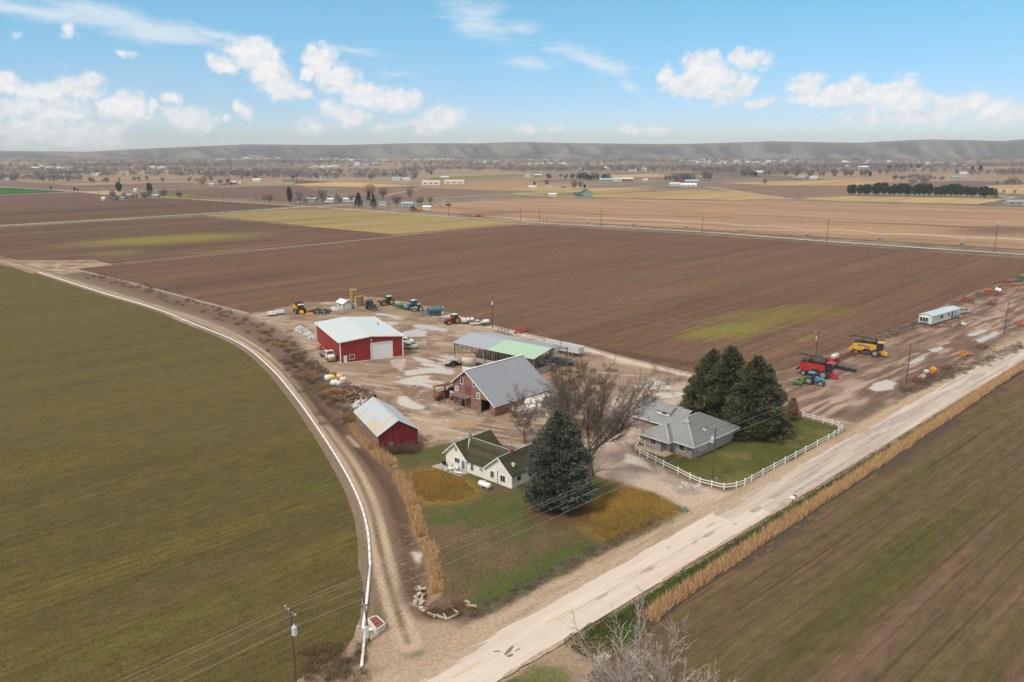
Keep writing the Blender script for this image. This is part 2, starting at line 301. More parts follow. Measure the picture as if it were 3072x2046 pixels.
def sd_poly(x, y, poly):
    d, _, _ = sd_line(x, y, list(poly)+[poly[0]]); ins = np.zeros(x.shape, bool); n = len(poly)
    for i in range(n):
        (ax, ay), (bx, by) = poly[i], poly[(i+1) % n]
        c = (ay > y) != (by > y)
        with np.errstate(divide='ignore', invalid='ignore'): ins ^= c & (x < (bx-ax)*(y-ay)/((by-ay) if by != ay else 1e-9)+ax)
    return np.where(ins, -d, d)
def P2(*pts): return [(at(a, b).x, at(a, b).y) for a, b in pts]
def sst(a, b, x): t = np.clip((x-a)/(b-a), 0, 1); return t*t*(3-2*t)
def smooth_path(p, step=3.0):
    """Catmull-Rom through the points"""
    p = [np.array(q, float) for q in p]; p = [2*p[0]-p[1]]+p+[2*p[-1]-p[-2]]; out = []
    for i in range(1, len(p)-2):
        n = max(2, int(np.linalg.norm(p[i+1]-p[i])/step))
        for k in range(n):
            t = k/n; out.append(tuple(0.5*((2*p[i])+(-p[i-1]+p[i+1])*t+(2*p[i-1]-5*p[i]+4*p[i+1]-p[i+2])*t*t+(-p[i-1]+3*p[i]-3*p[i+1]+p[i+2])*t**3)))
    out.append(tuple(p[-2])); return out
# ================================================================= ground, fields, roads
RA = R(43.7); RE = Vector((math.cos(RA), math.sin(RA), 0)); RN = Vector((math.sin(RA), -math.cos(RA), 0)); RC = Vector((-6.75, 77.7, 0))
def rs(s, off, z=0.0):
    """along the county road, metres right of its centre line"""
    p = RC + RE*s + RN*off; return Vector((p.x, p.y, z))
def field_mat(name, c1, c2, c3, ang, patches=(), row=1.0, streak=1.0, speck=0.0, rowline=0.0, bump=0.6, fine=3.0, speck_col=(0.42, 0.30, 0.16), wob=0.0):
    m = bpy.data.materials.new(name); m.use_nodes = True; nt = m.node_tree; N = nt.nodes.new; L = nt.links.new; b = nt.nodes['Principled BSDF']
    b.inputs['Roughness'].default_value = 0.95; b.inputs['Specular IOR Level'].default_value = 0.1
    g = N('ShaderNodeNewGeometry'); rot = N('ShaderNodeMapping'); rot.inputs['Rotation'].default_value = (0, 0, R(-ang)); L(g.outputs['Position'], rot.inputs[0])
    src = rot.outputs[0]
    if wob:
        wn_ = N('ShaderNodeTexNoise'); wn_.inputs['Scale'].default_value = 0.012; L(src, wn_.inputs['Vector'])
        wv = N('ShaderNodeVectorMath'); wv.operation = 'MULTIPLY_ADD'; L(wn_.outputs['Color'], wv.inputs[0]); wv.inputs[1].default_value = (0, wob, 0); L(src, wv.inputs[2]); src = wv.outputs[0]
    def nz(sx, sy, detail=4, rough=0.55):
        mp = N('ShaderNodeMapping'); mp.inputs['Scale'].default_value = (sx, sy, 1); L(src, mp.inputs[0])
        n = N('ShaderNodeTexNoise'); n.inputs['Scale'].default_value = 1; n.inputs['Detail'].default_value = detail; n.inputs['Roughness'].default_value = rough; L(mp.outputs[0], n.inputs['Vector']); return n.outputs[0]
    def mr(v, a, b_, c=0.0, d=1.0):
        n = N('ShaderNodeMapRange'); L(v, n.inputs[0])
        for i, q in zip((1, 2, 3, 4), (a, b_, c, d)): n.inputs[i].default_value = q
        return n.outputs[0]
    def mix(f, a, b_, mode='MIX'):
        n = N('ShaderNodeMix'); n.data_type = 'RGBA'; n.blend_type = mode
        for s, v in ((n.inputs[0], f), (n.inputs[6], a), (n.inputs[7], b_)):
            if isinstance(v, (int, float)): s.default_value = v
            elif isinstance(v, tuple): s.default_value = (*v, 1)
            else: L(v, s)
        return n.outputs[2]
    def mul(a, k):
        n = N('ShaderNodeMath'); n.operation = 'MULTIPLY'; L(a, n.inputs[0])
        if isinstance(k, (int, float)): n.inputs[1].default_value = k
        else: L(k, n.inputs[1])
        return n.outputs[0]
    big = nz(0.012, 0.03); st = nz(0.006*row, 0.35*row, 5); st2 = nz(0.03*row, 1.6*row, 3); fn = nz(fine, fine*1.3, 4, 0.7); md = nz(0.25, 0.75, 6, 0.7)
    col = mix(mr(big, 0.35, 0.65), c1, c2)
    col = mix(mul(mr(st, 0.42, 0.62), 0.75*streak), col, c3)
    col = mix(0.5*min(streak, 1), col, mix(mr(st2, 0.3, 0.7), (0.62,)*3, (1.3,)*3), 'MULTIPLY')
    col = mix(0.6*min(streak, 1), col, mix(mr(nz(0.003*row, 0.11*row, 3), 0.35, 0.65), (0.74,)*3, (1.22,)*3), 'MULTIPLY')
    for (cx, cy, rx, ry, pa, pc, ps, pn) in patches:
        mp = N('ShaderNodeMapping'); mp.vector_type = 'TEXTURE'; mp.inputs['Location'].default_value = (cx, cy, 0); mp.inputs['Rotation'].default_value = (0, 0, R(pa)); mp.inputs['Scale'].default_value = (rx, ry, 1e6); L(g.outputs['Position'], mp.inputs[0])
        ln = N('ShaderNodeVectorMath'); ln.operation = 'LENGTH'; L(mp.outputs[0], ln.inputs[0])
        ad = N('ShaderNodeMath'); ad.operation = 'ADD'; L(mr(ln.outputs['Value'], 0.25, 1.0, 1.0, 0.0), ad.inputs[0]); L(mr(nz(0.03, 0.6, 6, 0.65), 0.3, 0.7, -0.75*pn, 0.2*pn), ad.inputs[1])
        col = mix(mul(mr(ad.outputs[0], 0.12, 0.75), ps), col, pc)
    col = mix(0.75, col, mix(mr(fn, 0.28, 0.72), (0.62,)*3, (1.38,)*3), 'MULTIPLY')
    col = mix(0.8, col, mix(mr(md, 0.3, 0.7), (0.68,)*3, (1.32,)*3), 'MULTIPLY')
    if rowline:
        sep = N('ShaderNodeSeparateXYZ'); L(src, sep.inputs[0]); dv = N('ShaderNodeMath'); dv.operation = 'DIVIDE'; L(sep.outputs[1], dv.inputs[0]); dv.inputs[1].default_value = rowline
        wv = N('ShaderNodeMath'); wv.operation = 'ADD'; L(dv.outputs[0], wv.inputs[0]); L(mul(nz(0.05, 0.3), 0.35), wv.inputs[1])
        fr = N('ShaderNodeMath'); fr.operation = 'FRACT'; L(wv.outputs[0], fr.inputs[0])
        pp = N('ShaderNodeMath'); pp.operation = 'PINGPONG'; L(fr.outputs[0], pp.inputs[0]); pp.inputs[1].default_value = 0.5
        col = mix(mul(mr(pp.outputs[0], 0.0, 0.13, 1, 0), mul(mr(nz(0.02, 0.4), 0.4, 0.62), 0.7)), col, mix(1.0, col, (0.5, 0.46, 0.42), 'MULTIPLY'))
    if speck:
        vo = N('ShaderNodeTexVoronoi'); vo.inputs['Scale'].default_value = 1.0; mp = N('ShaderNodeMapping'); mp.inputs['Scale'].default_value = (2.2, 3.4, 1); L(src, mp.inputs[0]); L(mp.outputs[0], vo.inputs['Vector'])
        wn = N('ShaderNodeTexWhiteNoise'); L(vo.outputs['Position'], wn.inputs['Vector'])
        f1 = mr(vo.outputs['Distance'], 0.1, 0.2, 1, 0); f2 = mr(wn.outputs[0], 1-speck, 1-speck+0.02)
        col = mix(mul(f1, f2), col, speck_col)
    L(col, b.inputs['Base Color'])
    if bump:
        bp = N('ShaderNodeBump'); bp.inputs['Strength'].default_value = bump; bp.inputs['Distance'].default_value = 0.25; L(fn, bp.inputs['Height'])
        bp2 = N('ShaderNodeBump'); bp2.inputs['Strength'].default_value = bump*0.8; bp2.inputs['Distance'].default_value = 0.3; L(st2, bp2.inputs['Height']); L(bp.outputs[0], bp2.inputs['Normal']); L(bp2.outputs[0], b.inputs['Normal'])
    return m
def rough_edge(poly, step, amp, seed=1):
    out = []; n = len(poly)
    for i in range(n):
        a = np.array(poly[i]); b = np.array(poly[(i+1) % n]); L_ = np.linalg.norm(b-a); k = max(1, min(120, int(L_/step))); nv = np.array((-(b-a)[1], (b-a)[0]))/max(L_, 1e-6)
        for j in range(k):
            p = a+(b-a)*j/k; w = (vnoise(np.array([p[0]]), np.array([p[1]]), step*4, seed, 3)[0]-0.5)*2*amp if j else 0
            out.append(tuple(p+nv*w))
    return out
def field(name, poly, z, m, step=4, amp=0.6, label=None):
    p = rough_edge(poly, step, amp); mb = MB(); vs_ = [(x, y, z) for x, y in p]; fs = tessellate_polygon([[Vector((x, y, 0)) for x, y in p]])
    mb.add(vs_, [tuple(t) for t in fs]); me = bpy.data.meshes.new(name); me.from_pydata(mb.v, [], mb.f); me.materials.append(m)
    bm = bmesh.new(); bm.from_mesh(me); bmesh.ops.recalc_face_normals(bm, faces=bm.faces)
    if bm.faces and sum(f.normal.z*f.calc_area() for f in bm.faces) < 0: bmesh.ops.reverse_faces(bm, faces=bm.faces)
    bm.to_mesh(me); bm.free(); return link(name, me, None, False, 'structure')
BROWN = (0.172, 0.098, 0.06); BROWN2 = (0.13, 0.075, 0.047); BROWND = (0.10, 0.058, 0.038); TAN = (0.33, 0.205, 0.115); STRAW = (0.40, 0.27, 0.15)
OLIVE = (0.134, 0.107, 0.03); OLIVE2 = (0.105, 0.085, 0.038); YGREEN = (0.17, 0.14, 0.028)
# ---- base sheet to the horizon
gm = field_mat('valley_floor', (0.215, 0.165, 0.12), (0.16, 0.13, 0.10), (0.27, 0.21, 0.14), 46, row=0.05, streak=1.0, bump=0, fine=0.05)
field('ground', [(-6900, -300), (6900, -300), (6900, 236), (-6900, 236)], -1.15, gm, 1e5, 0); field('ground', [(-6900, 235), (6900, 235), (6900, 6760), (-6900, 6760)], -0.30, gm, 1e5, 0)
PIPE_PX = [(117, 818), (300, 877), (457, 924), (587, 975), (718, 1031), (809, 1103), (887, 1194), (966, 1305), (1031, 1409), (1077, 1501), (1103, 1592), (1111, 1700)]
PIPE = smooth_path(P2(*PIPE_PX), 2.0)
def offset_path(p, d):
    p = np.array(p); t = np.gradient(p, axis=0); t /= np.linalg.norm(t, axis=1)[:, None]; return [tuple(q) for q in p+np.c_[-t[:, 1], t[:, 0]]*d]
LANE = smooth_path(P2((0, 781), (143, 822), (391, 897), (587, 958), (711, 1012), (812, 1080), (893, 1170), (985, 1300), (1052, 1396), (1108, 1514), (1137, 1631), (1163, 1736), (1190, 1827), (1225, 1931)), 2.0)
DITCH = smooth_path(P2((250, 822), (400, 868), (560, 918), (700, 962), (800, 1014), (872, 1090), (920, 1146), (984, 1229), (1051, 1295), (1107, 1356), (1165, 1428), (1192, 1476), (1213, 1535), (1228, 1577), (1243, 1622), (1252, 1665), (1258, 1730), (1275, 1790), (1310, 1822)), 2.0)
# ---- fields
LEFT_FIELD = offset_path(PIPE, -1.7) + P2((1090, 1760), (1082, 1850), (1062, 1910), (1030, 1955), (960, 2000), (880, 2046)) + [(-30, 55), (-420, 55), (-420, 420), (-300, 400)] + P2((-60, 782), (30, 800), (100, 822))
lf = field_mat('winter_hay', (0.112, 0.089, 0.032), (0.122, 0.095, 0.033), OLIVE, 45, [(*at(1000, 1640).xy, 22, 5, 45, (0.15, 0.13, 0.028), 0.55, 1), (*at(350, 1700).xy, 45, 5, 45, (0.15, 0.125, 0.026), 0.6, 1), (*at(450, 1900).xy, 28, 4, 45, (0.14, 0.125, 0.028), 0.55, 1), (*at(20, 1420).xy, 30, 9, 45, (0.16, 0.115, 0.03), 0.6, 1), (*at(950, 1460).xy, 6, 4, 45, (0.10, 0.12, 0.024), 0.7, 1), (*at(150, 960).xy, 60, 25, 45, (0.13, 0.105, 0.035), 0.5, 1), (*at(560, 1760).xy, 30, 6, 45, (0.125, 0.085, 0.042), 0.6, 1)], row=1.0, streak=0.45, speck=0.012, rowline=1.5, bump=1.0, fine=2.2, speck_col=(0.30, 0.22, 0.10))
field('hay_field', LEFT_FIELD, 0.0, lf, 2, 0.35)
rf_edge = [tuple(rs(s, o).xy) for s, o in ((12, 9.6), (30, 8.9), (60, 8.2), (100, 7.9), (140, 7.4), (210, 7.0), (400, 7.0))]
rf = field_mat('seeded_soil', (0.165, 0.105, 0.062), (0.135, 0.092, 0.05), (0.105, 0.09, 0.03), 42, [(*rs(60, 24).xy, 60, 7, 43, (0.085, 0.083, 0.022), 0.75, 1), (*rs(110, 34).xy, 70, 6, 43, (0.095, 0.088, 0.025), 0.6, 1), (*rs(100, 14).xy, 60, 3, 43, (0.085, 0.085, 0.022), 0.6, 1), (*rs(40, 30).xy, 60, 2.2, 43, (0.19, 0.115, 0.075), 0.7, 1), (*rs(60, 46).xy, 40, 8, 43, (0.17, 0.105, 0.068), 0.7, 1)], row=1.0, streak=0.8, speck=0.05, rowline=2.6, bump=0.8, fine=3.0)
field('seeded_field', rf_edge + [(520, 330), (520, 20), (30, 20), tuple(rs(-12, 32).xy)], 0.0, rf, 2, 0.3)
BIG_PX = [(226, 806), (745, 941), (815, 930), (905, 905), (1010, 905), (1085, 888), (1150, 893), (1290, 920), (1325, 934), (1460, 970), (1600, 1006), (1745, 1036), (1852, 1066), (2078, 1121), (2230, 1128), (2349, 1112), (2530, 1048), (2726, 968), (2874, 896), (3072, 821), (3150, 795), (3072, 776), (2106, 704), (1640, 676), (1580, 674), (1393, 690), (1185, 711), (1024, 729)]
BIG = P2(*BIG_PX)
yg = (0.195, 0.165, 0.036)
bf = field_mat('ploughed_soil', BROWN, (0.155, 0.084, 0.052), BROWN2, 46, [(*at(2190, 992).xy, 36, 15, 30, yg, 0.9, .8), (*at(2330, 945).xy, 58, 22, 28, yg, 0.6, 1), (*at(2420, 1015).xy, 12, 4, 46, yg, 0.7, 1), (*at(1960, 1075).xy, 95, 4.5, -36, BROWND, 0.8, 0.6), (*at(1330, 930).xy, 12, 5, 30, (0.10, 0.11, 0.03), 0.8, 1), (*at(1930, 830).xy, 50, 4, 46, (0.125, 0.115, 0.04), 0.6, 1), (*at(650, 850).xy, 110, 22, 46, BROWND, 0.55, 0.6), (*at(1900, 720).xy, 100, 18, -36, (0.12, 0.072, 0.05), 0.6, 0.6)], row=0.7, streak=0.9, bump=0.7, fine=1.6, rowline=4.2)
field('ploughed_field', BIG, 0.0, bf, 3, 0.4)
f2 = field_mat('fallow_soil', BROWN, BROWN2, BROWND, 46, [(*at(500, 718).xy, 95, 48, 30, (0.205, 0.165, 0.045), 1.0, .75), (*at(700, 755).xy, 40, 14, 30, (0.22, 0.175, 0.04), 0.8, 1), (*at(350, 760).xy, 30, 20, 30, (0.20, 0.155, 0.045), 0.7, 1)], row=0.5, bump=0.4, fine=1.6)
field('fallow_field', P2((0, 683), (598, 649), (1000, 688), (1185, 706), (1024, 722), (226, 799), (150, 808), (0, 763)) + [(-480, 420), (-520, 560)], -0.02, f2, 4, 0.5)
sg = field_mat('stubble_grass', (0.30, 0.22, 0.085), (0.25, 0.185, 0.075), (0.34, 0.255, 0.11), 40, row=0.4, bump=0.2, fine=1.0)
field('stubble_field', P2((604, 645), (870, 628), (1030, 628), (1300, 648), (1545, 666), (1560, 672), (1390, 686), (1190, 703), (1010, 688)), -0.02, sg, 5, 0.6)
tn = field_mat('cut_stubble', (0.33, 0.20, 0.118), (0.26, 0.155, 0.095), (0.40, 0.26, 0.155), -25, [(*at(3000, 690).xy, 70, 40, 30, (0.17, 0.098, 0.066), 0.9, 0.6), (*at(1450, 640).xy, 90, 30, 30, (0.20, 0.125, 0.085), 0.8, 0.6)], row=0.25, streak=1.3, bump=0.2, fine=0.8, wob=55)
field('wheat_field', P2((1590, 664), (1240, 630), (1330, 610), (1620, 593), (1830, 598), (2400, 604), (2700, 612), (3072, 622), (3300, 640), (3300, 790), (3072, 748), (2106, 690), (1700, 664)), -0.05, tn, 10, 1.2)
far_fields = [  # polygons in sight-line pixels, colours, rows
 ('brown', [(0, 606), (140, 607), (210, 597), (560, 597), (640, 603), (870, 617), (700, 634), (0, 674)], BROWN2, 46), ('brown', [(0, 585), (225, 577), (470, 597), (300, 604), (0, 612)], (0.14, 0.08, 0.06), 46),
 ('green', [(0, 562), (90, 565), (200, 574), (100, 580), (0, 583)], (0.035, 0.115, 0.02), 46), ('brown', [(0, 552), (400, 546), (760, 553), (560, 566), (480, 565), (250, 572), (0, 560)], (0.20, 0.125, 0.09), 46),
 ('straw', [(235, 574), (345, 571), (400, 583), (300, 583)], (0.40, 0.28, 0.15), 46), ('brown', [(480, 570), (770, 558), (900, 556), (1000, 590), (900, 606), (650, 592), (500, 583)], (0.155, 0.095, 0.072), 46),
 ('green', [(440, 583), (560, 582), (620, 593), (480, 597)], (0.16, 0.15, 0.045), 46), ('straw', [(880, 553), (1070, 541), (1260, 545), (1250, 557), (1100, 561), (920, 557)], (0.47, 0.31, 0.14), 46), ('brown', [(880, 540), (1000, 533), (1110, 537), (1060, 541), (880, 551)], (0.13, 0.078, 0.06), 46),
 ('brown', [(1030, 568), (1250, 560), (1500, 566), (1530, 577), (1300, 590), (1240, 598), (1050, 590)], (0.20, 0.128, 0.092), 46), ('tan', [(1240, 556), (1560, 542), (1770, 555), (1750, 566), (1530, 572), (1280, 564)], (0.33, 0.205, 0.12), 46),
 ('tan', [(1540, 560), (1780, 562), (1990, 566), (1820, 580), (1700, 580), (1540, 570)], (0.36, 0.25, 0.11), 46), ('straw', [(1820, 526), (2230, 514), (2260, 524), (2100, 530), (1840, 532)], (0.44, 0.285, 0.16), 46),
 ('tan', [(1640, 590), (1850, 580), (2080, 570), (2200, 572), (2380, 596), (2200, 600), (1900, 594)], (0.38, 0.27, 0.12), 46), ('brown', [(2110, 552), (2560, 555), (2700, 560), (2560, 590), (2470, 597), (2390, 597), (2270, 575)], (0.225, 0.14, 0.10), 46),
 ('straw', [(2150, 549), (2560, 538), (2720, 543), (2560, 556), (2330, 556)], (0.42, 0.285, 0.135), 46), ('tan', [(2440, 530), (2660, 530), (2900, 541), (2720, 548), (2480, 540)], (0.36, 0.22, 0.14), 46), ('brown', [(2620, 560), (2760, 550), (2950, 552), (3072, 560), (3072, 572), (2560, 572)], (0.19, 0.12, 0.09), 46),
 ('tan', [(2400, 596), (2540, 588), (3000, 596), (2990, 604), (2920, 612), (2500, 602)], (0.40, 0.285, 0.12), 46), ('tan', [(2950, 556), (3072, 553), (3200, 560), (3200, 585), (3010, 580)], (0.42, 0.28, 0.15), 46),
 ('tan', [(2720, 508), (2960, 499), (3200, 503), (3200, 516), (2950, 518)], (0.38, 0.255, 0.13), 46), ('green', [(1280, 534), (1540, 522), (1620, 526), (1400, 540), (1290, 545)], (0.20, 0.18, 0.07), 46), ('tan', [(1540, 578), (1700, 572), (1780, 577), (1640, 588), (1560, 588)], (0.24, 0.2, 0.08), 46)]
for i, (kd, px, c, a) in enumerate(far_fields):
    m = field_mat('far_soil_%d' % i, c, tuple(q*0.86 for q in c), tuple(q*1.12 for q in c), a, row=0.18, bump=0, fine=0.4)
    field({'brown': 'tilled_field', 'green': 'green_field', 'straw': 'straw_field', 'tan': 'tan_field'}[kd], P2(*px), -0.22 + 0.006*i, m, 30, 2.0)
# valley patchwork far out: long thin fields
bm_cols = [(0.36, 0.255, 0.16), (0.19, 0.145, 0.11), (0.29, 0.22, 0.145), (0.15, 0.12, 0.095), (0.24, 0.20, 0.12), (0.30, 0.205, 0.14)]
bmats = [field_mat('bottomland_%d' % i, c, tuple(q*0.88 for q in c), tuple(q*1.1 for q in c), 46, row=0.1, bump=0, fine=0.2) for i, c in enumerate(bm_cols)]
for i in range(90):
    y = 1400*math.exp(rnd.random()*1.15); x = (rnd.random()-0.5)*1.5*y; L_ = rnd.uniform(90, 330); W = rnd.uniform(60, 240); a = R(46 if rnd.random() < .5 else -40); ca, sa = math.cos(a), math.sin(a)
    field('bottomland_field', [(x+u*L_*ca-v*W*sa, y+u*L_*sa+v*W*ca) for u, v in ((-1, -1), (1, -1), (1, 1), (-1, 1))], -0.29 + i*0.002, bmats[i % 6], 40, 3)
# ---- gravel roads beyond the fields
def strip(name, path, w, z, m, kind='structure'):
    p = np.array(path); t = np.gradient(p, axis=0); t /= np.linalg.norm(t, axis=1)[:, None]; n = np.c_[-t[:, 1], t[:, 0]]; jl = (vnoise(p[:, 0], p[:, 1], 8, 3)-.5)*w*0.25
    V = np.r_[np.c_[p+n*(w/2+jl)[:, None], np.full(len(p), z)], np.c_[p-n*(w/2+jl)[:, None], np.full(len(p), z)]]; k = len(p)
    return np_mesh(name, V, [(i, k+i, k+i+1, i+1) for i in range(k-1)], m, kind=kind)
gravel = mat('gravel', (0.50, 0.40, 0.32), 0.95, 0, 0.2, 0.4, col2=(0.38, 0.29, 0.22), coords='World')
dust = mat('field_track_soil', (0.36, 0.235, 0.165), 0.95, 0, 0.2, 0.5, col2=(0.26, 0.165, 0.115), coords='World')
for nm, px, w, m in (('gravel_road', [(1560, 664), (1640, 670), (2106, 696), (2480, 724), (3072, 764), (3300, 781)], 5.0, gravel), ('gravel_road', [(0, 677), (430, 652), (870, 624), (905, 620)], 5.5, gravel),
                     ('gravel_road', [(470, 590), (620, 600), (870, 616), (1100, 632), (1350, 650), (1560, 664)], 5.0, gravel), ('field_track', [(226, 802), (600, 766), (1024, 726), (1185, 709), (1400, 688), (1580, 673)], 2.4, dust),
                     ('gravel_road', [(0, 560), (200, 572), (330, 582), (480, 590)], 6, gravel), ('gravel_road', [(0, 584), (140, 579), (230, 575)], 5, gravel), ('gravel_road', [(560, 561), (700, 556), (850, 548)], 5, gravel),
                     ('gravel_road', [(1250, 597), (1400, 588), (1520, 580), (1640, 588)], 6, gravel), ('gravel_road', [(1545, 580), (1700, 575), (1850, 566), (1960, 558)], 6, gravel), ('farm_track', [(2120, 561), (2240, 578), (2380, 598)], 5, gravel), ('gravel_road', [(950, 621), (1040, 612), (1130, 608)], 5, gravel),
                     ('farm_track', [(2920, 612), (2990, 600), (3050, 592)], 5, gravel), ('farm_track', [(2980, 587), (3040, 592)], 5, mat('white_gravel', (0.7, 0.64, 0.56), 0.9, coords='World')), ('gravel_road', [(1150, 588), (1200, 577), (1260, 565)], 4, gravel), ('gravel_road', [(2100, 548), (2330, 541), (2450, 538)], 6, gravel), ('gravel_road', [(1560, 518), (1700, 516), (1900, 513)], 6, gravel)):
    strip(nm, smooth_path(P2(*px), 6), w, 0.03 if px[0][1] > 600 or px[-1][1] > 600 else -0.03, m)
# ---- near ground: yard, lawns, verges, lane, ditch as one relief sheet
LOT = P2((1180, 1368), (1255, 1345), (1345, 1330), (1420, 1310), (1560, 1345), (1680, 1395), (1790, 1428), (1850, 1447), (1960, 1478), (2085, 1540), (2045, 1562), (1830, 1652), (1430, 1866), (1345, 1838), (1310, 1760), (1285, 1650), (1245, 1530), (1205, 1430))
ORANGE = [P2((1212, 1412), (1330, 1400), (1400, 1428), (1450, 1470), (1430, 1492), (1370, 1512), (1270, 1517), (1235, 1480)), P2((1705, 1560), (1760, 1500), (1880, 1455), (1990, 1482), (2045, 1540), (1900, 1612), (1830, 1640), (1760, 1600))]
FENCE_PX = [(340, 980), (312, 1035), (350, 1072), (420, 1108), (492, 1143), (560, 1180), (687, 1240), (793, 1295), (880, 1335), (985, 1360), (1093, 1385), (1203, 1372), (1277, 1343), (1337, 1312), (1437, 1255), (1535, 1202), (1632, 1150), (1725, 1100), (1813, 1053), (1917, 997), (2015, 945), (2063, 915), (2105, 890), (2138, 862), (2105, 832), (2048, 812), (1972, 792), (1883, 765), (1790, 742)]
FENCE = P2(*[(1800+a/2.944, 1000+b/2.944) for a, b in FENCE_PX])
LAWN = FENCE[1:] + P2((2330, 1215), (2180, 1235), (2050, 1212), (1985, 1220), (1920, 1300))
PUDDLES = [P2(*[(850+a/4.48, 1050+b/4.48) for a, b in q]) for q in (
 [(1550, 610), (1650, 620), (1760, 690), (1920, 760), (1880, 795), (1760, 800), (1620, 770), (1540, 720)], [(1560, 405), (1800, 350), (1990, 340), (1920, 400), (1880, 460), (1680, 465), (1660, 425)], [(1620, 280), (1900, 240), (2150, 225), (2240, 240), (2300, 300), (2240, 330), (2000, 300), (1800, 330), (1640, 340)],
 [(1750, 90), (1900, 110), (2050, 165), (2240, 160), (2400, 200), (2200, 195), (1900, 165), (1760, 140)], [(1440, 140), (1615, 110), (1620, 230), (1590, 290), (1520, 250), (1470, 200)])] + [P2(*[(1120+a/7.85, 880+b/7.85) for a, b in q]) for q in (
 [(1000, 730), (1400, 770), (1750, 850), (1740, 900), (1500, 880), (1200, 850), (950, 780)], [(700, 900), (1000, 850), (1260, 890), (1240, 1010), (900, 1020), (700, 980)], [(80, 460), (350, 480), (650, 580), (600, 600), (350, 540), (90, 510)], [(200, 670), (540, 680), (560, 710), (400, 780), (280, 720)])] + [P2(*q) for q in (
 [(1365, 1272), (1395, 1266), (1425, 1270), (1422, 1283), (1390, 1286), (1363, 1282)], [(1460, 1010), (1540, 1015), (1545, 1024), (1470, 1020)], [(1880, 1360), (1910, 1368), (1945, 1392), (1965, 1415), (1930, 1402), (1870, 1385)], [(1945, 1130), (1990, 1145), (2015, 1162), (1970, 1172), (1930, 1160)], [(1960, 1180), (2040, 1175), (2060, 1185), (1990, 1195)],
 [(2620, 1150), (2660, 1138), (2690, 1150), (2680, 1168), (2630, 1174), (2605, 1165)], [(2790, 1050), (2825, 1038), (2828, 1046), (2800, 1058)], [(2900, 1005), (2950, 988), (2960, 992), (2915, 1010)], [(2720, 1088), (2770, 1070), (2775, 1076), (2730, 1094)], [(1040, 1293), (1075, 1325), (1066, 1330), (1045, 1310)], [(2930, 1020), (2990, 996), (2995, 1002), (2940, 1026)], [(1238, 1640), (1262, 1645), (1262, 1672), (1242, 1668)], [(1770, 1958), (1815, 1952), (1850, 1990), (1860, 2030), (1820, 2025)])]
MACH = P2((2180, 1190), (2330, 1115), (2530, 1050), (2726, 970), (2874, 898), (3072, 823), (3200, 790), (3200, 900), (3072, 985), (2900, 1090), (2750, 1180), (2640, 1235), (2560, 1262), (2420, 1240), (2300, 1215))
DRIVE = P2((1830, 1200), (2060, 1140), (2120, 1215), (1985, 1215), (1910, 1310), (1890, 1350), (1960, 1400), (2160, 1480), (2240, 1480), (2110, 1548), (1960, 1480), (1850, 1440), (1800, 1400))
REED_L = [smooth_path(P2(*q), 1.0) for q in ([(1064, 1275), (1110, 1330), (1150, 1370), (1180, 1394)], [(1193, 1425), (1216, 1460), (1232, 1490), (1240, 1515)], [(1244, 1530), (1255, 1577), (1266, 1604)], [(1282, 1632), (1294, 1660), (1302, 1700), (1308, 1740), (1306, 1775)])]
def lerp(a, b, m): return a*(1-m[:, None])+np.array(b)*m[:, None]
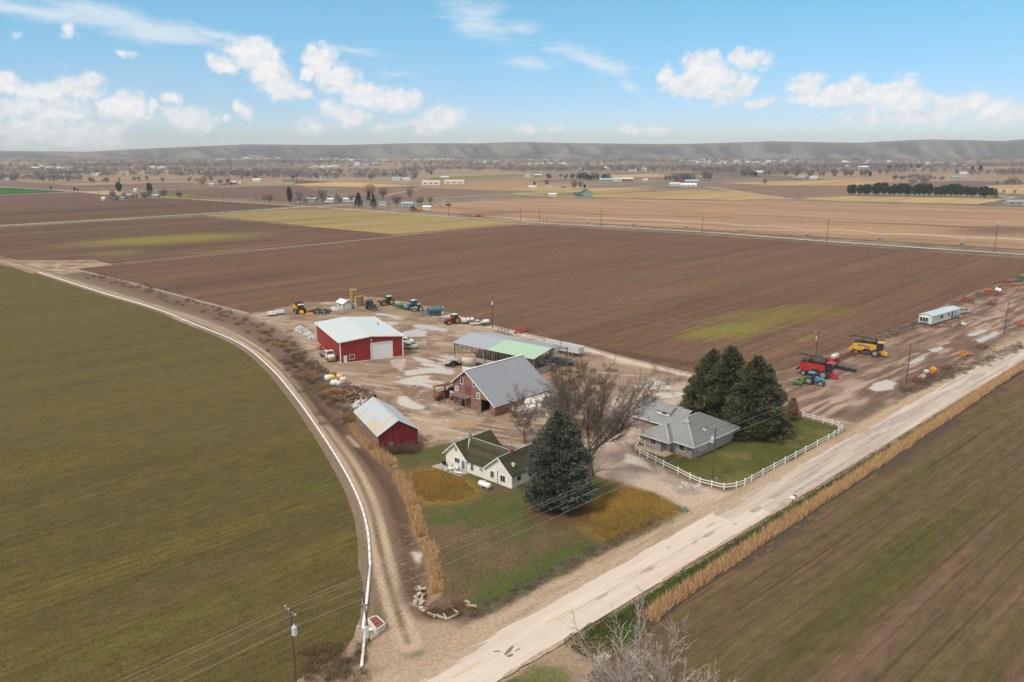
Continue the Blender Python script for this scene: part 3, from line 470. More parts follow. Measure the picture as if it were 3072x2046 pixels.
def ground_eval(x, y):
    n1 = vnoise(x, y, 18, 1, 5); n2 = vnoise(x, y, 5, 20, 5); n3 = vnoise(x, y, 1.6, 40, 3); n4 = vnoise(x, y, 0.7, 60, 2)
    w = (n2-.5)*3.0+(n3-.5)*1.4
    z = (n1-.5)*0.10+(n3-.5)*0.05
    # farmyard mud and gravel
    col = np.empty((len(x), 3)); col[:] = (0.295, 0.213, 0.148)
    col = lerp(col, (0.385, 0.295, 0.213), sst(0.42, 0.68, n1)); col = lerp(col, (0.185, 0.122, 0.083), sst(0.48, 0.68, n2)*0.85)
    # wheel ruts in the yard: bands of noise bent around the buildings
    ca, sa = math.cos(R(-25)), math.sin(R(-25)); u = x*ca+y*sa; v_ = -x*sa+y*ca
    rut = vnoise(u+6*(n1-.5), v_*7+30*(n1-.5), 9, 77, 3); col = lerp(col, (0.24, 0.16, 0.105), sst(0.58, 0.68, rut)*0.55); col = lerp(col, (0.50, 0.41, 0.325), sst(0.36, 0.26, rut)*0.55)
    # pale gravel strip along the field ditch
    dl, _, _ = sd_line(x, y, P2((1325, 938), (1460, 976), (1600, 1010), (1745, 1042), (1852, 1073), (2078, 1128))); col = lerp(col, (0.60, 0.50, 0.40), sst(3.5, 0.5, dl+w*0.6)*0.75)
    sp = _h(np.floor(x/0.45), np.floor(y/0.45), 5); col = lerp(col, (0.72, 0.66, 0.58), ((sp > 0.965) & (n1 > 0.5)).astype(float)*0.45)
    # west edge: brush and dark soil between lane and yard
    dd, sd, _ = sd_line(x, y, DITCH); brush = sst(9, 5, np.where(sd > 0, dd, dd*0.9)+w*1.2)
    col = lerp(col, (0.175, 0.115, 0.082), brush*0.9)
    # machinery lot
    mp = sd_poly(x, y, MACH); a = math.cos(RA)*x+math.sin(RA)*y; c_ = -math.sin(RA)*x+math.cos(RA)*y
    t2 = vnoise(a*0.16+2*(n1-.5), c_*1.6+3*(n1-.5), 1.8, 91, 4); mm = sst(1.5, -1.5, mp+w)
    mc = np.empty((len(x), 3)); mc[:] = (0.215, 0.138, 0.098); mc = lerp(mc, (0.33, 0.225, 0.17), sst(0.5, 0.68, t2)); mc = lerp(mc, (0.13, 0.085, 0.06), sst(0.46, 0.34, t2)*0.8); mc = lerp(mc, (0.22, 0.13, 0.075), sst(0.55, 0.7, n1)*0.6)
    dstrip = sst(0.56, 0.66, n2); mc = lerp(mc, (0.12, 0.088, 0.062), dstrip*0.5); edge = sst(-9, -1, mp)*0.6; mc = lerp(mc, (0.125, 0.092, 0.062), edge*sst(0.4, 0.55, n2))
    # track loop along the lot, its wet sheen painted as paler ground colour
    dlot, _, _ = sd_line(x, y, P2((2420, 1235), (2560, 1190), (2680, 1130), (2800, 1062), (2920, 1002), (3072, 915), (3200, 850))); mc = lerp(mc, (0.40, 0.29, 0.225), sst(0.45, 0.7, t2)*sst(7, 2, dlot)*0.9)
    col = col*(1-mm[:, None])+mc*mm[:, None]
    # house driveway: greyer gravel
    dv = sst(1.0, -1.0, sd_poly(x, y, DRIVE)+w*0.6); dc = lerp(np.tile(np.array((0.47, 0.36, 0.28)), (len(x), 1)), (0.34, 0.27, 0.225), sst(0.45, 0.65, n2)); col = col*(1-dv[:, None])+dc*dv[:, None]
    # white-house lot
    lot = sst(0.8, -0.8, sd_poly(x, y, LOT)+w*0.5); lc = np.tile(np.array((0.115, 0.092, 0.042)), (len(x), 1)); lc = lerp(lc, (0.16, 0.105, 0.06), sst(0.42, 0.62, n2)*0.8); lc = lerp(lc, (0.085, 0.105, 0.026), sst(0.5, 0.7, n1)*0.6)
    for (gx, gy, gr) in ((1400, 1535, 5), (1330, 1560, 4), (1550, 1533, 5), (1610, 1545, 4), (1560, 1590, 3), (1650, 1700, 5), (1740, 1665, 5), (1540, 1768, 6), (1470, 1790, 4), (1310, 1425, 3), (1220, 1385, 3), (1600, 1735, 5), (1450, 1560, 3)):
        p = at(gx, gy); d = np.hypot(x-p.x, (y-p.y)*0.8); lc = lerp(lc, (0.072, 0.104, 0.027), sst(gr, gr*0.2, d+w*1.1)*0.85*sst(0.4, 0.6, n2+0.1))
    for q in ORANGE: lc = lerp(lc, (0.285, 0.162, 0.036), sst(1.6, -2.0, sd_poly(x, y, q)+w*1.1)*(0.6+0.4*sst(0.35, 0.6, n2)))
    p = at(1673, 1526); lc = lerp(lc, (0.13, 0.068, 0.042), sst(8, 3.5, np.hypot(x-p.x, y-p.y)+w)*0.9)
    p = at(1500, 1470); lc = lerp(lc, (0.15, 0.085, 0.055), sst(5, 1, np.hypot((x-p.x)*0.8+(y-p.y)*0.6, ((y-p.y)*0.8-(x-p.x)*0.6)*2.2)+w*.6)*0.8)
    lf_ = (_h(np.floor(x/0.4), np.floor(y/0.4), 9) > 0.972).astype(float); lc = lerp(lc, (0.30, 0.19, 0.10), lf_*0.22)
    col = col*(1-lot[:, None])+lc*lot[:, None]
    # fenced lawn
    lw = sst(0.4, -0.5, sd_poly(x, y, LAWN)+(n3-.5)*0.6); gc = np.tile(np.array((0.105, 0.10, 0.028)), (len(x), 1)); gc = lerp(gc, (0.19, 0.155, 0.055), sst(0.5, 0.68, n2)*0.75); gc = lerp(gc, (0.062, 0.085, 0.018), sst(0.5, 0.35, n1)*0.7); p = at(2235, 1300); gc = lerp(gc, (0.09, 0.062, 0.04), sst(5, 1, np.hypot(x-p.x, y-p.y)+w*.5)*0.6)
    col = col*(1-lw[:, None])+gc*lw[:, None]
    fe, fs_, _ = sd_line(x, y, FENCE); col = lerp(col, (0.22, 0.135, 0.095), sst(1.3, 0.3, fe+(n3-.5))*0.7*(1-lw))
    p = at(2070, 1460); col = lerp(col, (0.62, 0.55, 0.46), sst(4.2, 1.5, np.hypot(x-p.x, (y-p.y)*1.5)+w)*sst(0.5, 0.6, n4)*0.9)
    # county road: shoulders and verges
    dx = x-RC.x; dy = y-RC.y; s = dx*RE.x+dy*RE.y; off = dx*RN.x+dy*RN.y
    shl = sst(-7.6, -5.8, off+w*0.5)*sst(-3.0, -3.6, off); shl = np.where(s > 62, sst(-6.2, -5.0, off+w*.4)*sst(-3.0, -3.6, off), shl); col = lerp(col, (0.42, 0.315, 0.22), shl*0.92); col = lerp(col, (0.31, 0.225, 0.15), shl*sst(0.5, 0.7, vnoise(s*0.15, off*1.4, 1.0, 15, 3))*0.7)
    dk = sst(-9.5, -8.2, off+w*.6)*sst(-6.4, -7.6, off+w*.4)*(s < 50)*(s > 8); col = lerp(col, (0.15, 0.115, 0.085), dk*0.7)
    col = lerp(col, (0.095, 0.07, 0.048), sst(3.4, 3.8, off)); rshoulder = (off > 2.8)*sst(4.6, 4.0, off+w*0.2); col = lerp(col, (0.36, 0.27, 0.19), rshoulder*0.9)
    gv = sst(3.9, 4.4, off+(n3-.5)*0.6)*sst(7.4, 6.0, off+w*0.4); col = lerp(col, (0.075, 0.115, 0.02), gv*sst(0.28, 0.5, n2)); col = lerp(col, (0.075, 0.058, 0.04), gv*sst(0.42, 0.3, n2)*0.9); dk2 = sst(5.4, 6.0, off+w*.25)*sst(9.5, 8.5, off); col = lerp(col, (0.085, 0.062, 0.045), dk2*0.85)
    rv = sst(9.0, 10.5, off)*(s > -40); col = lerp(col, (0.135, 0.088, 0.055), rv)
    # bottom-right culvert approach
    p = at(1700, 1950); ap = sst(9, 6, np.hypot(x-p.x, (y-p.y)*1.1)+w*0.5)*(off > 3.2); col = lerp(col, (0.33, 0.235, 0.16), ap*0.9); p = at(1650, 2040); col = lerp(col, (0.10, 0.115, 0.03), sst(4, 1.5, np.hypot(x-p.x, y-p.y)+w)*0.8*(off > 4)); p = at(1850, 1900); col = lerp(col, (0.06, 0.11, 0.018), sst(5.5, 2, np.hypot(x-p.x, y-p.y)+w)*0.9*(off > 4))
    # field lane: two wheel tracks
    dl, sl, al = sd_line(x, y, LANE); ln = sst(4.6, 3.2, dl+w*0.35); col = lerp(col, (0.20, 0.145, 0.098), ln*0.85)
    q = P2((1213, 1931))[0]; mouth = sst(9, 5, np.hypot(x-q[0]-1.5, (y-q[1])*1.3)+w*.5)*(off < -3.2); col = lerp(col, (0.39, 0.28, 0.195), mouth*0.9)
    for o in (-0.95, 0.95):
        tk = sst(0.85, 0.35, np.abs(dl*sl-o)+(n3-.5)*0.2); col = lerp(col, (0.45, 0.335, 0.235), tk*0.95*(0.75+0.25*sst(.3, .6, n2)))
    ce = sst(0.6, 0.2, np.abs(dl*sl)+(n3-.5)*0.4); col = lerp(col, (0.135, 0.108, 0.05), ce*0.7*sst(.4, .6, n2)); gl = sst(0.5, 0.65, n2)*sst(3.4, 2.4, dl)*sst(1.7, 2.2, dl); col = lerp(col, (0.085, 0.12, 0.02), gl*0.6*(y < 118))
    # ditch
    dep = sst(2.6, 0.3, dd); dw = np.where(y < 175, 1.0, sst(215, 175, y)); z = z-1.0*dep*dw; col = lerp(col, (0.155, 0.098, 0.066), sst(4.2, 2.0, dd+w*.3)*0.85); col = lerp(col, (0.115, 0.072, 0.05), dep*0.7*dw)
    lit = ((_h(np.floor(x/0.4), np.floor(y/0.4), 31) > 0.8) & (dd < 2.2) & (y < 118)).astype(float); col = lerp(col, (0.30, 0.18, 0.125), lit*0.6)
    p = at(1258, 1800); col = lerp(col, (0.42, 0.33, 0.25), sst(3.2, 1, np.hypot((x-p.x)*2.0, y-p.y)+w*.3)*sst(0.45, 0.6, n4))
    for rp in REED_L: dr, _, _ = sd_line(x, y, rp); col = lerp(col, (0.32, 0.21, 0.10), sst(1.4, 0.4, dr+(n3-.5)*.5)*0.8)
    # puddles
    pud = np.full(x.shape, 9.0)
    for q in PUDDLES:
        bx = np.array(q); m = (x > bx[:, 0].min()-4) & (x < bx[:, 0].max()+4) & (y > bx[:, 1].min()-4) & (y < bx[:, 1].max()+4)
        if m.any(): pud[m] = np.minimum(pud[m], sd_poly(x[m], y[m], q))
    ydist = sst(30, 12, np.hypot(x+14, (y-200)*0.8-4)); extra = 0.565-vnoise(u*0.6, v_*1.7, 5, 123, 4)
    pud2 = np.minimum(pud+w*0.45, 40*extra*1.0+(1-ydist)*20+1.2)
    wet = sst(0.5, -0.4, pud2); damp = sst(2.2, 0.0, pud2); col = lerp(col, col.mean(0)*0+np.array((0.27, 0.19, 0.13)), damp*0.35)
    pc = np.where((np.hypot(x-at(1393, 1277).x, y-at(1393, 1277).y) < 5)[:, None], np.array((0.42, 0.28, 0.14)), np.array((0.54, 0.46, 0.385))); col = col*(1-wet[:, None])+pc*wet[:, None]
    inyard = wet > 0.3; z = np.where(inyard & (dd > 3), -0.06, z); 
    z = np.where(np.abs(off) < 4.2, z-0.16*sst(4.2, 3.5, np.abs(off)), z)
    return col, z, wet
def ground_mat():
    m = attr_mat('yard_ground', 0.92, 0.7, 3.0, mult=(0.78, 1.22), nscale=2.2); nt = m.node_tree; N = nt.nodes.new; L = nt.links.new; b = nt.nodes['Principled BSDF']
    a = N('ShaderNodeAttribute'); a.attribute_name = 'wet'; r = N('ShaderNodeMapRange'); L(a.outputs['Fac'], r.inputs[0]); r.inputs[1].default_value = 0.3; r.inputs[2].default_value = 0.7; r.inputs[3].default_value = 0.92; r.inputs[4].default_value = 0.05; L(r.outputs[0], b.inputs['Roughness'])
    r2 = N('ShaderNodeMapRange'); L(a.outputs['Fac'], r2.inputs[0]); r2.inputs[1].default_value = 0.3; r2.inputs[2].default_value = 0.7; r2.inputs[3].default_value = 0.12; r2.inputs[4].default_value = 0.95; L(r2.outputs[0], b.inputs['Specular IOR Level'])
    for n in nt.nodes:
        if n.type == 'BUMP': r3 = N('ShaderNodeMapRange'); L(a.outputs['Fac'], r3.inputs[0]); r3.inputs[1].default_value = 0.2; r3.inputs[2].default_value = 0.6; r3.inputs[3].default_value = 0.7; r3.inputs[4].default_value = 0.0; L(r3.outputs[0], n.inputs['Strength'])
    return m
GM = ground_mat()
LAND = None
def ground_patch(name, x0, x1, y0, y1, res, keep=None):
    xs = np.arange(x0, x1+res/2, res); ys = np.arange(y0, y1+res/2, res); X, Y = np.meshgrid(xs, ys); x = X.ravel(); y = Y.ravel(); nx = len(xs)
    fld = np.full(x.shape, 1e3)
    for q in (LEFT_FIELD, BIG): fld = np.minimum(fld, sd_poly(x, y, q))
    dx = x-RC.x; dy = y-RC.y; off = dx*RN.x+dy*RN.y; fld = np.minimum(fld, 10.2-off)
    ok = (fld > -2.0)
    if keep is not None: ok &= keep(x, y)
    vis = np.abs(x) < 0.70*y+30; ok &= vis
    i = np.arange(len(x)).reshape(Y.shape); q = np.stack([i[:-1, :-1], i[:-1, 1:], i[1:, 1:], i[1:, :-1]], -1).reshape(-1, 4); q = q[ok[q].all(1)]
    used, inv = np.unique(q, return_inverse=True); q = inv.reshape(q.shape); x = x[used]; y = y[used]
    col, z, wet = ground_eval(x, y); k = sst(1.2, 0.2, fld[used]); z = z*(1-k)-0.015*k; z = np.where(fld[used] < -0.5, -0.03, z)
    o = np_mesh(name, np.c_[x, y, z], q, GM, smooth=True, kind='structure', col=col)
    a = o.data.attributes.new('wet', 'FLOAT', 'POINT'); a.data.foreach_set('value', wet.astype(np.float32)); return o
AX0, AX1, AY0, AY1 = -84.0, 172.0, 44.0, 262.0
ground_patch('farmyard_ground', AX0, AX1, AY0, AY1, 0.4)
ground_patch('lane_ground', AX0-200, AX0, 180.0, 420.0, 1.0, lambda x, y: (sd_line(x, y, LANE)[0] < 34))
ground_patch('lane_ground', AX0, AX0+80, AY1, 330.0, 1.0)
ground_patch('lot_ground', AX0+80, AX1+110, AY1, 390.0, 1.0, lambda x, y: (x > 60) | (y < 330))
# ---- county road: concrete slabs with open joints, patched
slab_m = mat('road_concrete', (0.60, 0.51, 0.43), 0.88, 0, 0.10, 0.8, 0.2, col2=(0.54, 0.445, 0.365), thr=(0.45, 0.7), rnd_=0.012, coords='World', stretch=(43.7, .06, 1.1))
slab_old = mat('road_concrete_worn', (0.53, 0.435, 0.36), 0.88, 0, 0.14, 0.25, 0.2, col2=(0.40, 0.335, 0.285), thr=(0.42, 0.62), rnd_=0.015, coords='World', stretch=(43.7, .2, 3.2))
base_m = mat('road_joint_filler', (0.36, 0.30, 0.245), 0.95, coords='World')
road = MB(); road.slab([tuple(rs(-60, -3.36).xy), tuple(rs(-60, 3.36).xy), tuple(rs(520, 3.36).xy), tuple(rs(520, -3.36).xy)], -0.25, 0.0); road = road.build('road', base_m, kind='structure')
J0 = 6.4; SL = 3.65
sm = {}
def slab_mesh(L_, W, m):
    k = (round(L_, 2), round(W, 2), m.name)
    if k not in sm:
        me = bpy.data.meshes.new('slab'); b = MB(); b.box((0, 0, 0), (L_, W, 0.05)); me.from_pydata(b.v, [], b.f); me.materials.append(m); sm[k] = me
    return sm[k]
for k in range(-6, 100):
    s0 = J0+SL*k
    for sd in (-1, 1):
        far = s0 > 58 + (6 if sd > 0 else -6); me = slab_mesh(SL-0.022, 3.418, slab_old if (far and rnd.random() < (s0-50)/14) else slab_m)
        o = link('slab', me, road); o.location = rs(s0+SL/2, sd*1.715, 0.004+rnd.random()*0.006); o.rotation_euler = (0, 0, RA+R(rnd.uniform(-.05, .05)))
# patches, oil streaks and the yellow centre dashes lie on the slabs
tar = mat('tar_patch', (0.33, 0.295, 0.27), 0.9, 0, 0.18, 1.5, col2=(0.44, 0.375, 0.32), coords='World'); stain = mat('wet_stain', (0.20, 0.16, 0.135), 0.6, coords='World')
def blot(name, s0, o0, L_, W, m, z, rot=0, n=22):
    mb = MB(); pts = []
    for i in range(n):
        a = 2*math.pi*i/n; r = 0.75+0.35*rnd.random(); u, v_ = math.cos(a)*L_/2*r, math.sin(a)*W/2*r; p = rs(s0+u*math.cos(rot)-v_*math.sin(rot), o0+u*math.sin(rot)+v_*math.cos(rot)); pts.append((p.x, p.y))
    mb.slab(pts, 0.0, z); return mb.build(name, m, road)
for s0, o0, L_, W in ((25.5, 0.35, 2.6, 0.45), (36.0, 0.25, 2.2, 1.0), (34.8, 0.2, 2.0, 0.6), (50.8, 0.35, 3.2, 0.9), (64, 0.8, 3.4, 1.3), (71.5, 0.4, 4.6, 1.2), (76, .2, 5, .6), (57, 1.2, .9, .5), (54, -1.2, 2.8, .4), (43, -1.5, 1.4, .3), (69, 2.8, 2.4, .8), (47, .3, 1.6, .5)):
    blot('patch', s0, o0, L_, W, tar, 0.048+rnd.random()*0.006)
for i in range(46):
    s0 = rnd.uniform(74, 260); blot('patch', s0, rnd.choice((-0.9, 0.2, 0.4, 1.9, -2.0))+rnd.uniform(-.5, .5), rnd.uniform(5, 26), rnd.uniform(0.3, 0.95), tar, 0.046+i*0.0004)
for s0, o0, L_, W, r_ in ((8.6, 0.3, 2.2, .5, -.3), (8.0, 1.1, .9, .5, .2), (9.4, .9, 1.0, .22, 0), (7.4, -.6, 1.0, .3, .6)): blot('stain', s0, o0, L_, W, stain, 0.045, r_)
dirt = mat('road_dirt', (0.40, 0.30, 0.215), 0.95, 0, 0.2, 1.2, coords='World')
for i in range(110):
    s0 = rnd.uniform(-14, 250); sd = rnd.choice((-1, 1)); blot('shoulder_dirt', s0, sd*(3.5-rnd.random()*.22), rnd.uniform(2.5, 9), rnd.uniform(0.3, 0.8), dirt, 0.036+i*0.0001)
for i in range(26): blot('shoulder_dirt', rnd.choice((rnd.uniform(58, 78), rnd.uniform(112, 126), rnd.uniform(-4, 6))), -rnd.uniform(2.2, 3.4), rnd.uniform(2.5, 7), rnd.uniform(0.3, 1.0), dirt, 0.0345+i*0.00005)
for i in range(8):
    s0 = 20+i*4.6; blot('seam', s0, 0.05, 5.5, 0.14, tar, 0.0436+i*0.0003)
yel = mat('yellow_road_paint', (0.62, 0.34, 0.05), 0.8, 0, 0.2, 3, col2=(0.55, 0.44, 0.33), thr=(0.5, 0.6), coords='World')
for i in range(18):
    s0 = 0.5+15.25*i; L_ = 4.4; mb = MB(); mb.slab([tuple(rs(s0, -0.52).xy), tuple(rs(s0+L_, -0.52).xy), tuple(rs(s0+L_, -0.38).xy), tuple(rs(s0, -0.38).xy)], 0.02, 0.0535); mb.build('centre_dash', yel, road)
# ================================================================= hills, far valley
def hills():
    sky_px = [(-700, 452), (-300, 452), (0, 453), (256, 456.5), (391, 448), (565, 440), (739, 433.5), (1024, 435), (1241, 430), (1430, 431), (1589, 427), (1741, 431), (2048, 432.6), (2309, 425), (2570, 429), (2787, 420), (3004, 425), (3072, 420), (3400, 422), (3800, 430)]
    az = np.array([(p[0]-1536)/2470.0 for p in sky_px]); hgt = np.array([CAM_H+(440-p[1])/2400.0*5600 for p in sky_px])
    A = np.linspace(-0.95, 0.95, 1100); D = np.linspace(0, 1, 60); AA, DD = np.meshgrid(A, D); base = 3900+260*(vnoise(AA*3000, AA*0, 500, 3, 3)-.5)
    r = base+DD*2600; X = AA*r; Y = r*1.0; top = np.interp(AA, az, hgt)
    gul = vnoise(AA*5600+DD*260, DD*240, 190, 9, 3); gul2 = vnoise(AA*5600-DD*200, DD*150, 60, 19, 3)
    rise = np.clip((DD-0.10)/0.42, 0, 1); prof = rise**1.25
    rid = 1-np.abs(2*gul-1); h = top*(prof)*(1-0.72*(rid**2)*np.sin(np.pi*np.clip(rise, 0, 1))) - 34*(gul2-.5)*np.sin(np.pi*rise)
    h = np.where(rise >= 1, top+4*(gul-.5)*(DD < 0.98), np.minimum(h, top))-1.0*(DD < 0.02)*3; n = len(A); i = np.arange(X.size).reshape(X.shape)
    q = np.stack([i[:-1, :-1], i[:-1, 1:], i[1:, 1:], i[1:, :-1]], -1).reshape(-1, 4)
    c = np.empty((X.size, 3)); c[:] = (0.215, 0.19, 0.165); g = gul.ravel(); c = lerp(c, (0.33, 0.29, 0.24), sst(0.65, 0.1, rid.ravel())*0.9); c = lerp(c, (0.075, 0.075, 0.07), sst(0.55, 0.95, rid.ravel())*0.8); c = lerp(c, (0.12, 0.11, 0.085), sst(0.55, 0.8, gul2.ravel())*0.5)  # relief shading painted into the colour: light spurs, dark gullies
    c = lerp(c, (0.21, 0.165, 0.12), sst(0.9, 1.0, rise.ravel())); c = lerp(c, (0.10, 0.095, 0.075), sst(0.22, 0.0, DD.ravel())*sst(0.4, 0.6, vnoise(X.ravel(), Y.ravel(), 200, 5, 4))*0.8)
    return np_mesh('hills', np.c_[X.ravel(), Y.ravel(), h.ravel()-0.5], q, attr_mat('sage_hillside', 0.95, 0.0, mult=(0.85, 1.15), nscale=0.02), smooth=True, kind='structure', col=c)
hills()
# ---- cheap far foliage: crowns of many small blades
def blades(C, size, n, up=0.5, seed=0, flat=1.0):
    """n triangles scattered about each centre C (k,3); returns V,F"""
    r = np.random.default_rng(seed); k = len(C); N_ = k*n
    d = r.normal(size=(N_, 3)); d /= np.linalg.norm(d, axis=1)[:, None]; rad = r.random(N_)**(1/2.2); P = np.repeat(C, n, 0)+d*rad[:, None]*np.repeat(size, n, 0)
    return P
def leaf_tris(P, L_, W, r, upb=0.6):
    N_ = len(P); d = r.normal(size=(N_, 3)); d[:, 2] += upb; d /= np.linalg.norm(d, axis=1)[:, None]; s = np.cross(d, r.normal(size=(N_, 3))); s /= np.linalg.norm(s, axis=1)[:, None]
    L_ = np.broadcast_to(np.asarray(L_), (N_,)); W = np.broadcast_to(np.asarray(W), (N_,)); a = P-s*(W/2)[:, None]; b = P+s*(W/2)[:, None]; c = P+d*L_[:, None]
    V = np.stack([a, b, c], 1).reshape(-1, 3); return V, np.arange(N_*3).reshape(-1, 3)
bare_m = attr_mat('bare_twigs', 0.9, mult=(0.85, 1.15), nscale=0.3); ever_m = attr_mat('evergreen_foliage', 0.85, mult=(0.8, 1.2), nscale=0.5)
bark_m = mat('far_bark', (0.13, 0.095, 0.075), 0.9)
def crown_mesh(kind, n, seed, tone):
    r = np.random.default_rng(seed)
    if kind == 'bare':     # rounded haze of twigs, unit height
        u = r.normal(size=(n, 3)); u /= np.linalg.norm(u, axis=1)[:, None]; P = u*(r.random(n)**0.42)[:, None]*np.array((0.36, 0.36, 0.40))+np.array((0, 0, 0.58)); P[:, :2] *= (0.55+0.75*np.clip(P[:, 2:], 0.2, 0.8)); V, F = leaf_tris(P, 0.12+0.1*r.random(n), 0.016+0.012*r.random(n), r, 1.2)
    elif kind == 'round':  # rounded evergreen
        u = r.normal(size=(n, 3)); u /= np.linalg.norm(u, axis=1)[:, None]; P = u*(r.random(n)**0.3)[:, None]*np.array((0.30, 0.30, 0.42))+np.array((0, 0, 0.54)); V, F = leaf_tris(P, 0.13, 0.075, r, 0.5)
    else:                  # cone
        t = r.random(n)**0.75; a = r.random(n)*6.283; rad = (1-t)*0.25*(0.45+0.55*r.random(n)**0.4)+0.01; P = np.c_[np.cos(a)*rad, np.sin(a)*rad, 0.06+0.92*t]; V, F = leaf_tris(P, 0.10, 0.055, r, 0.15)
    c = np.repeat(np.array(tone)[None]*(0.6+0.8*r.random(n))[:, None], 3, 0); return V, F, c
def far_tree(name, kind, tone, label, group, n=420, seed=1):
    o = thing(name, label, 'tree', group=group); V, F, c = crown_mesh(kind, n, seed, tone); np_mesh('crown', V, F, bare_m if kind == 'bare' else ever_m, o, col=c)
    mb = MB(); mb.cyl((0, 0, -0.03), (0, 0, 0.34), 0.022, 0.014, 6, False)
    if kind == 'bare':
        for a in range(5): mb.cyl((0, 0, 0.25), (0.2*math.cos(a*1.26), 0.2*math.sin(a*1.26), 0.62), 0.011, 0.004, 4, False)
    mb.build('trunk', bark_m, o); return o
MAUVE = (0.165, 0.138, 0.125); GREYT = (0.215, 0.185, 0.165); EVER = (0.042, 0.058, 0.032); EVER2 = (0.035, 0.055, 0.04); WILLOW = (0.34, 0.215, 0.085)
protos = {}
def plant(kind, tone, name, px, py, hpx, label, group, wide=1.0):
    key = (kind, tone, name)
    p = at(px, py); h = hpx/FOC*math.hypot(p.y, CAM_H); sc = (h*wide*rnd.uniform(.9, 1.1), h*wide*rnd.uniform(.9, 1.1), h)
    if key not in protos:
        o = far_tree(name, kind, tone, label, group, {'bare': 520, 'round': 520, 'cone': 520}[kind], len(protos)+3); protos[key] = o; o.location = p; o.rotation_euler = (0, 0, rnd.random()*6.28); o.scale = sc
    else: o = dup(protos[key], p, rnd.random()*360, label, group, sc)
    return o
# windbreak of pines
G_W = 'windbreak pines in one row'
wb = []
for i in range(30):
    x = 2545+i*15.2+rnd.uniform(-4, 4); y = 585+(x-2545)*0.0135; wb.append((x, y, rnd.uniform(28, 40)))
for x, y, h in wb[:-1]: plant('round', EVER, 'pine_tree', x, y, h, 'dark pine in the long windbreak row beyond the stubble', G_W, 1.0)
plant('round', EVER, 'pine_tree', 2953, 594, 36, 'broad pine standing clear near the end of the windbreak row', None, 0.95); plant('cone', EVER, 'pine_tree', 2985, 596, 30, 'small pointed pine that ends the windbreak row', None, 1.0)
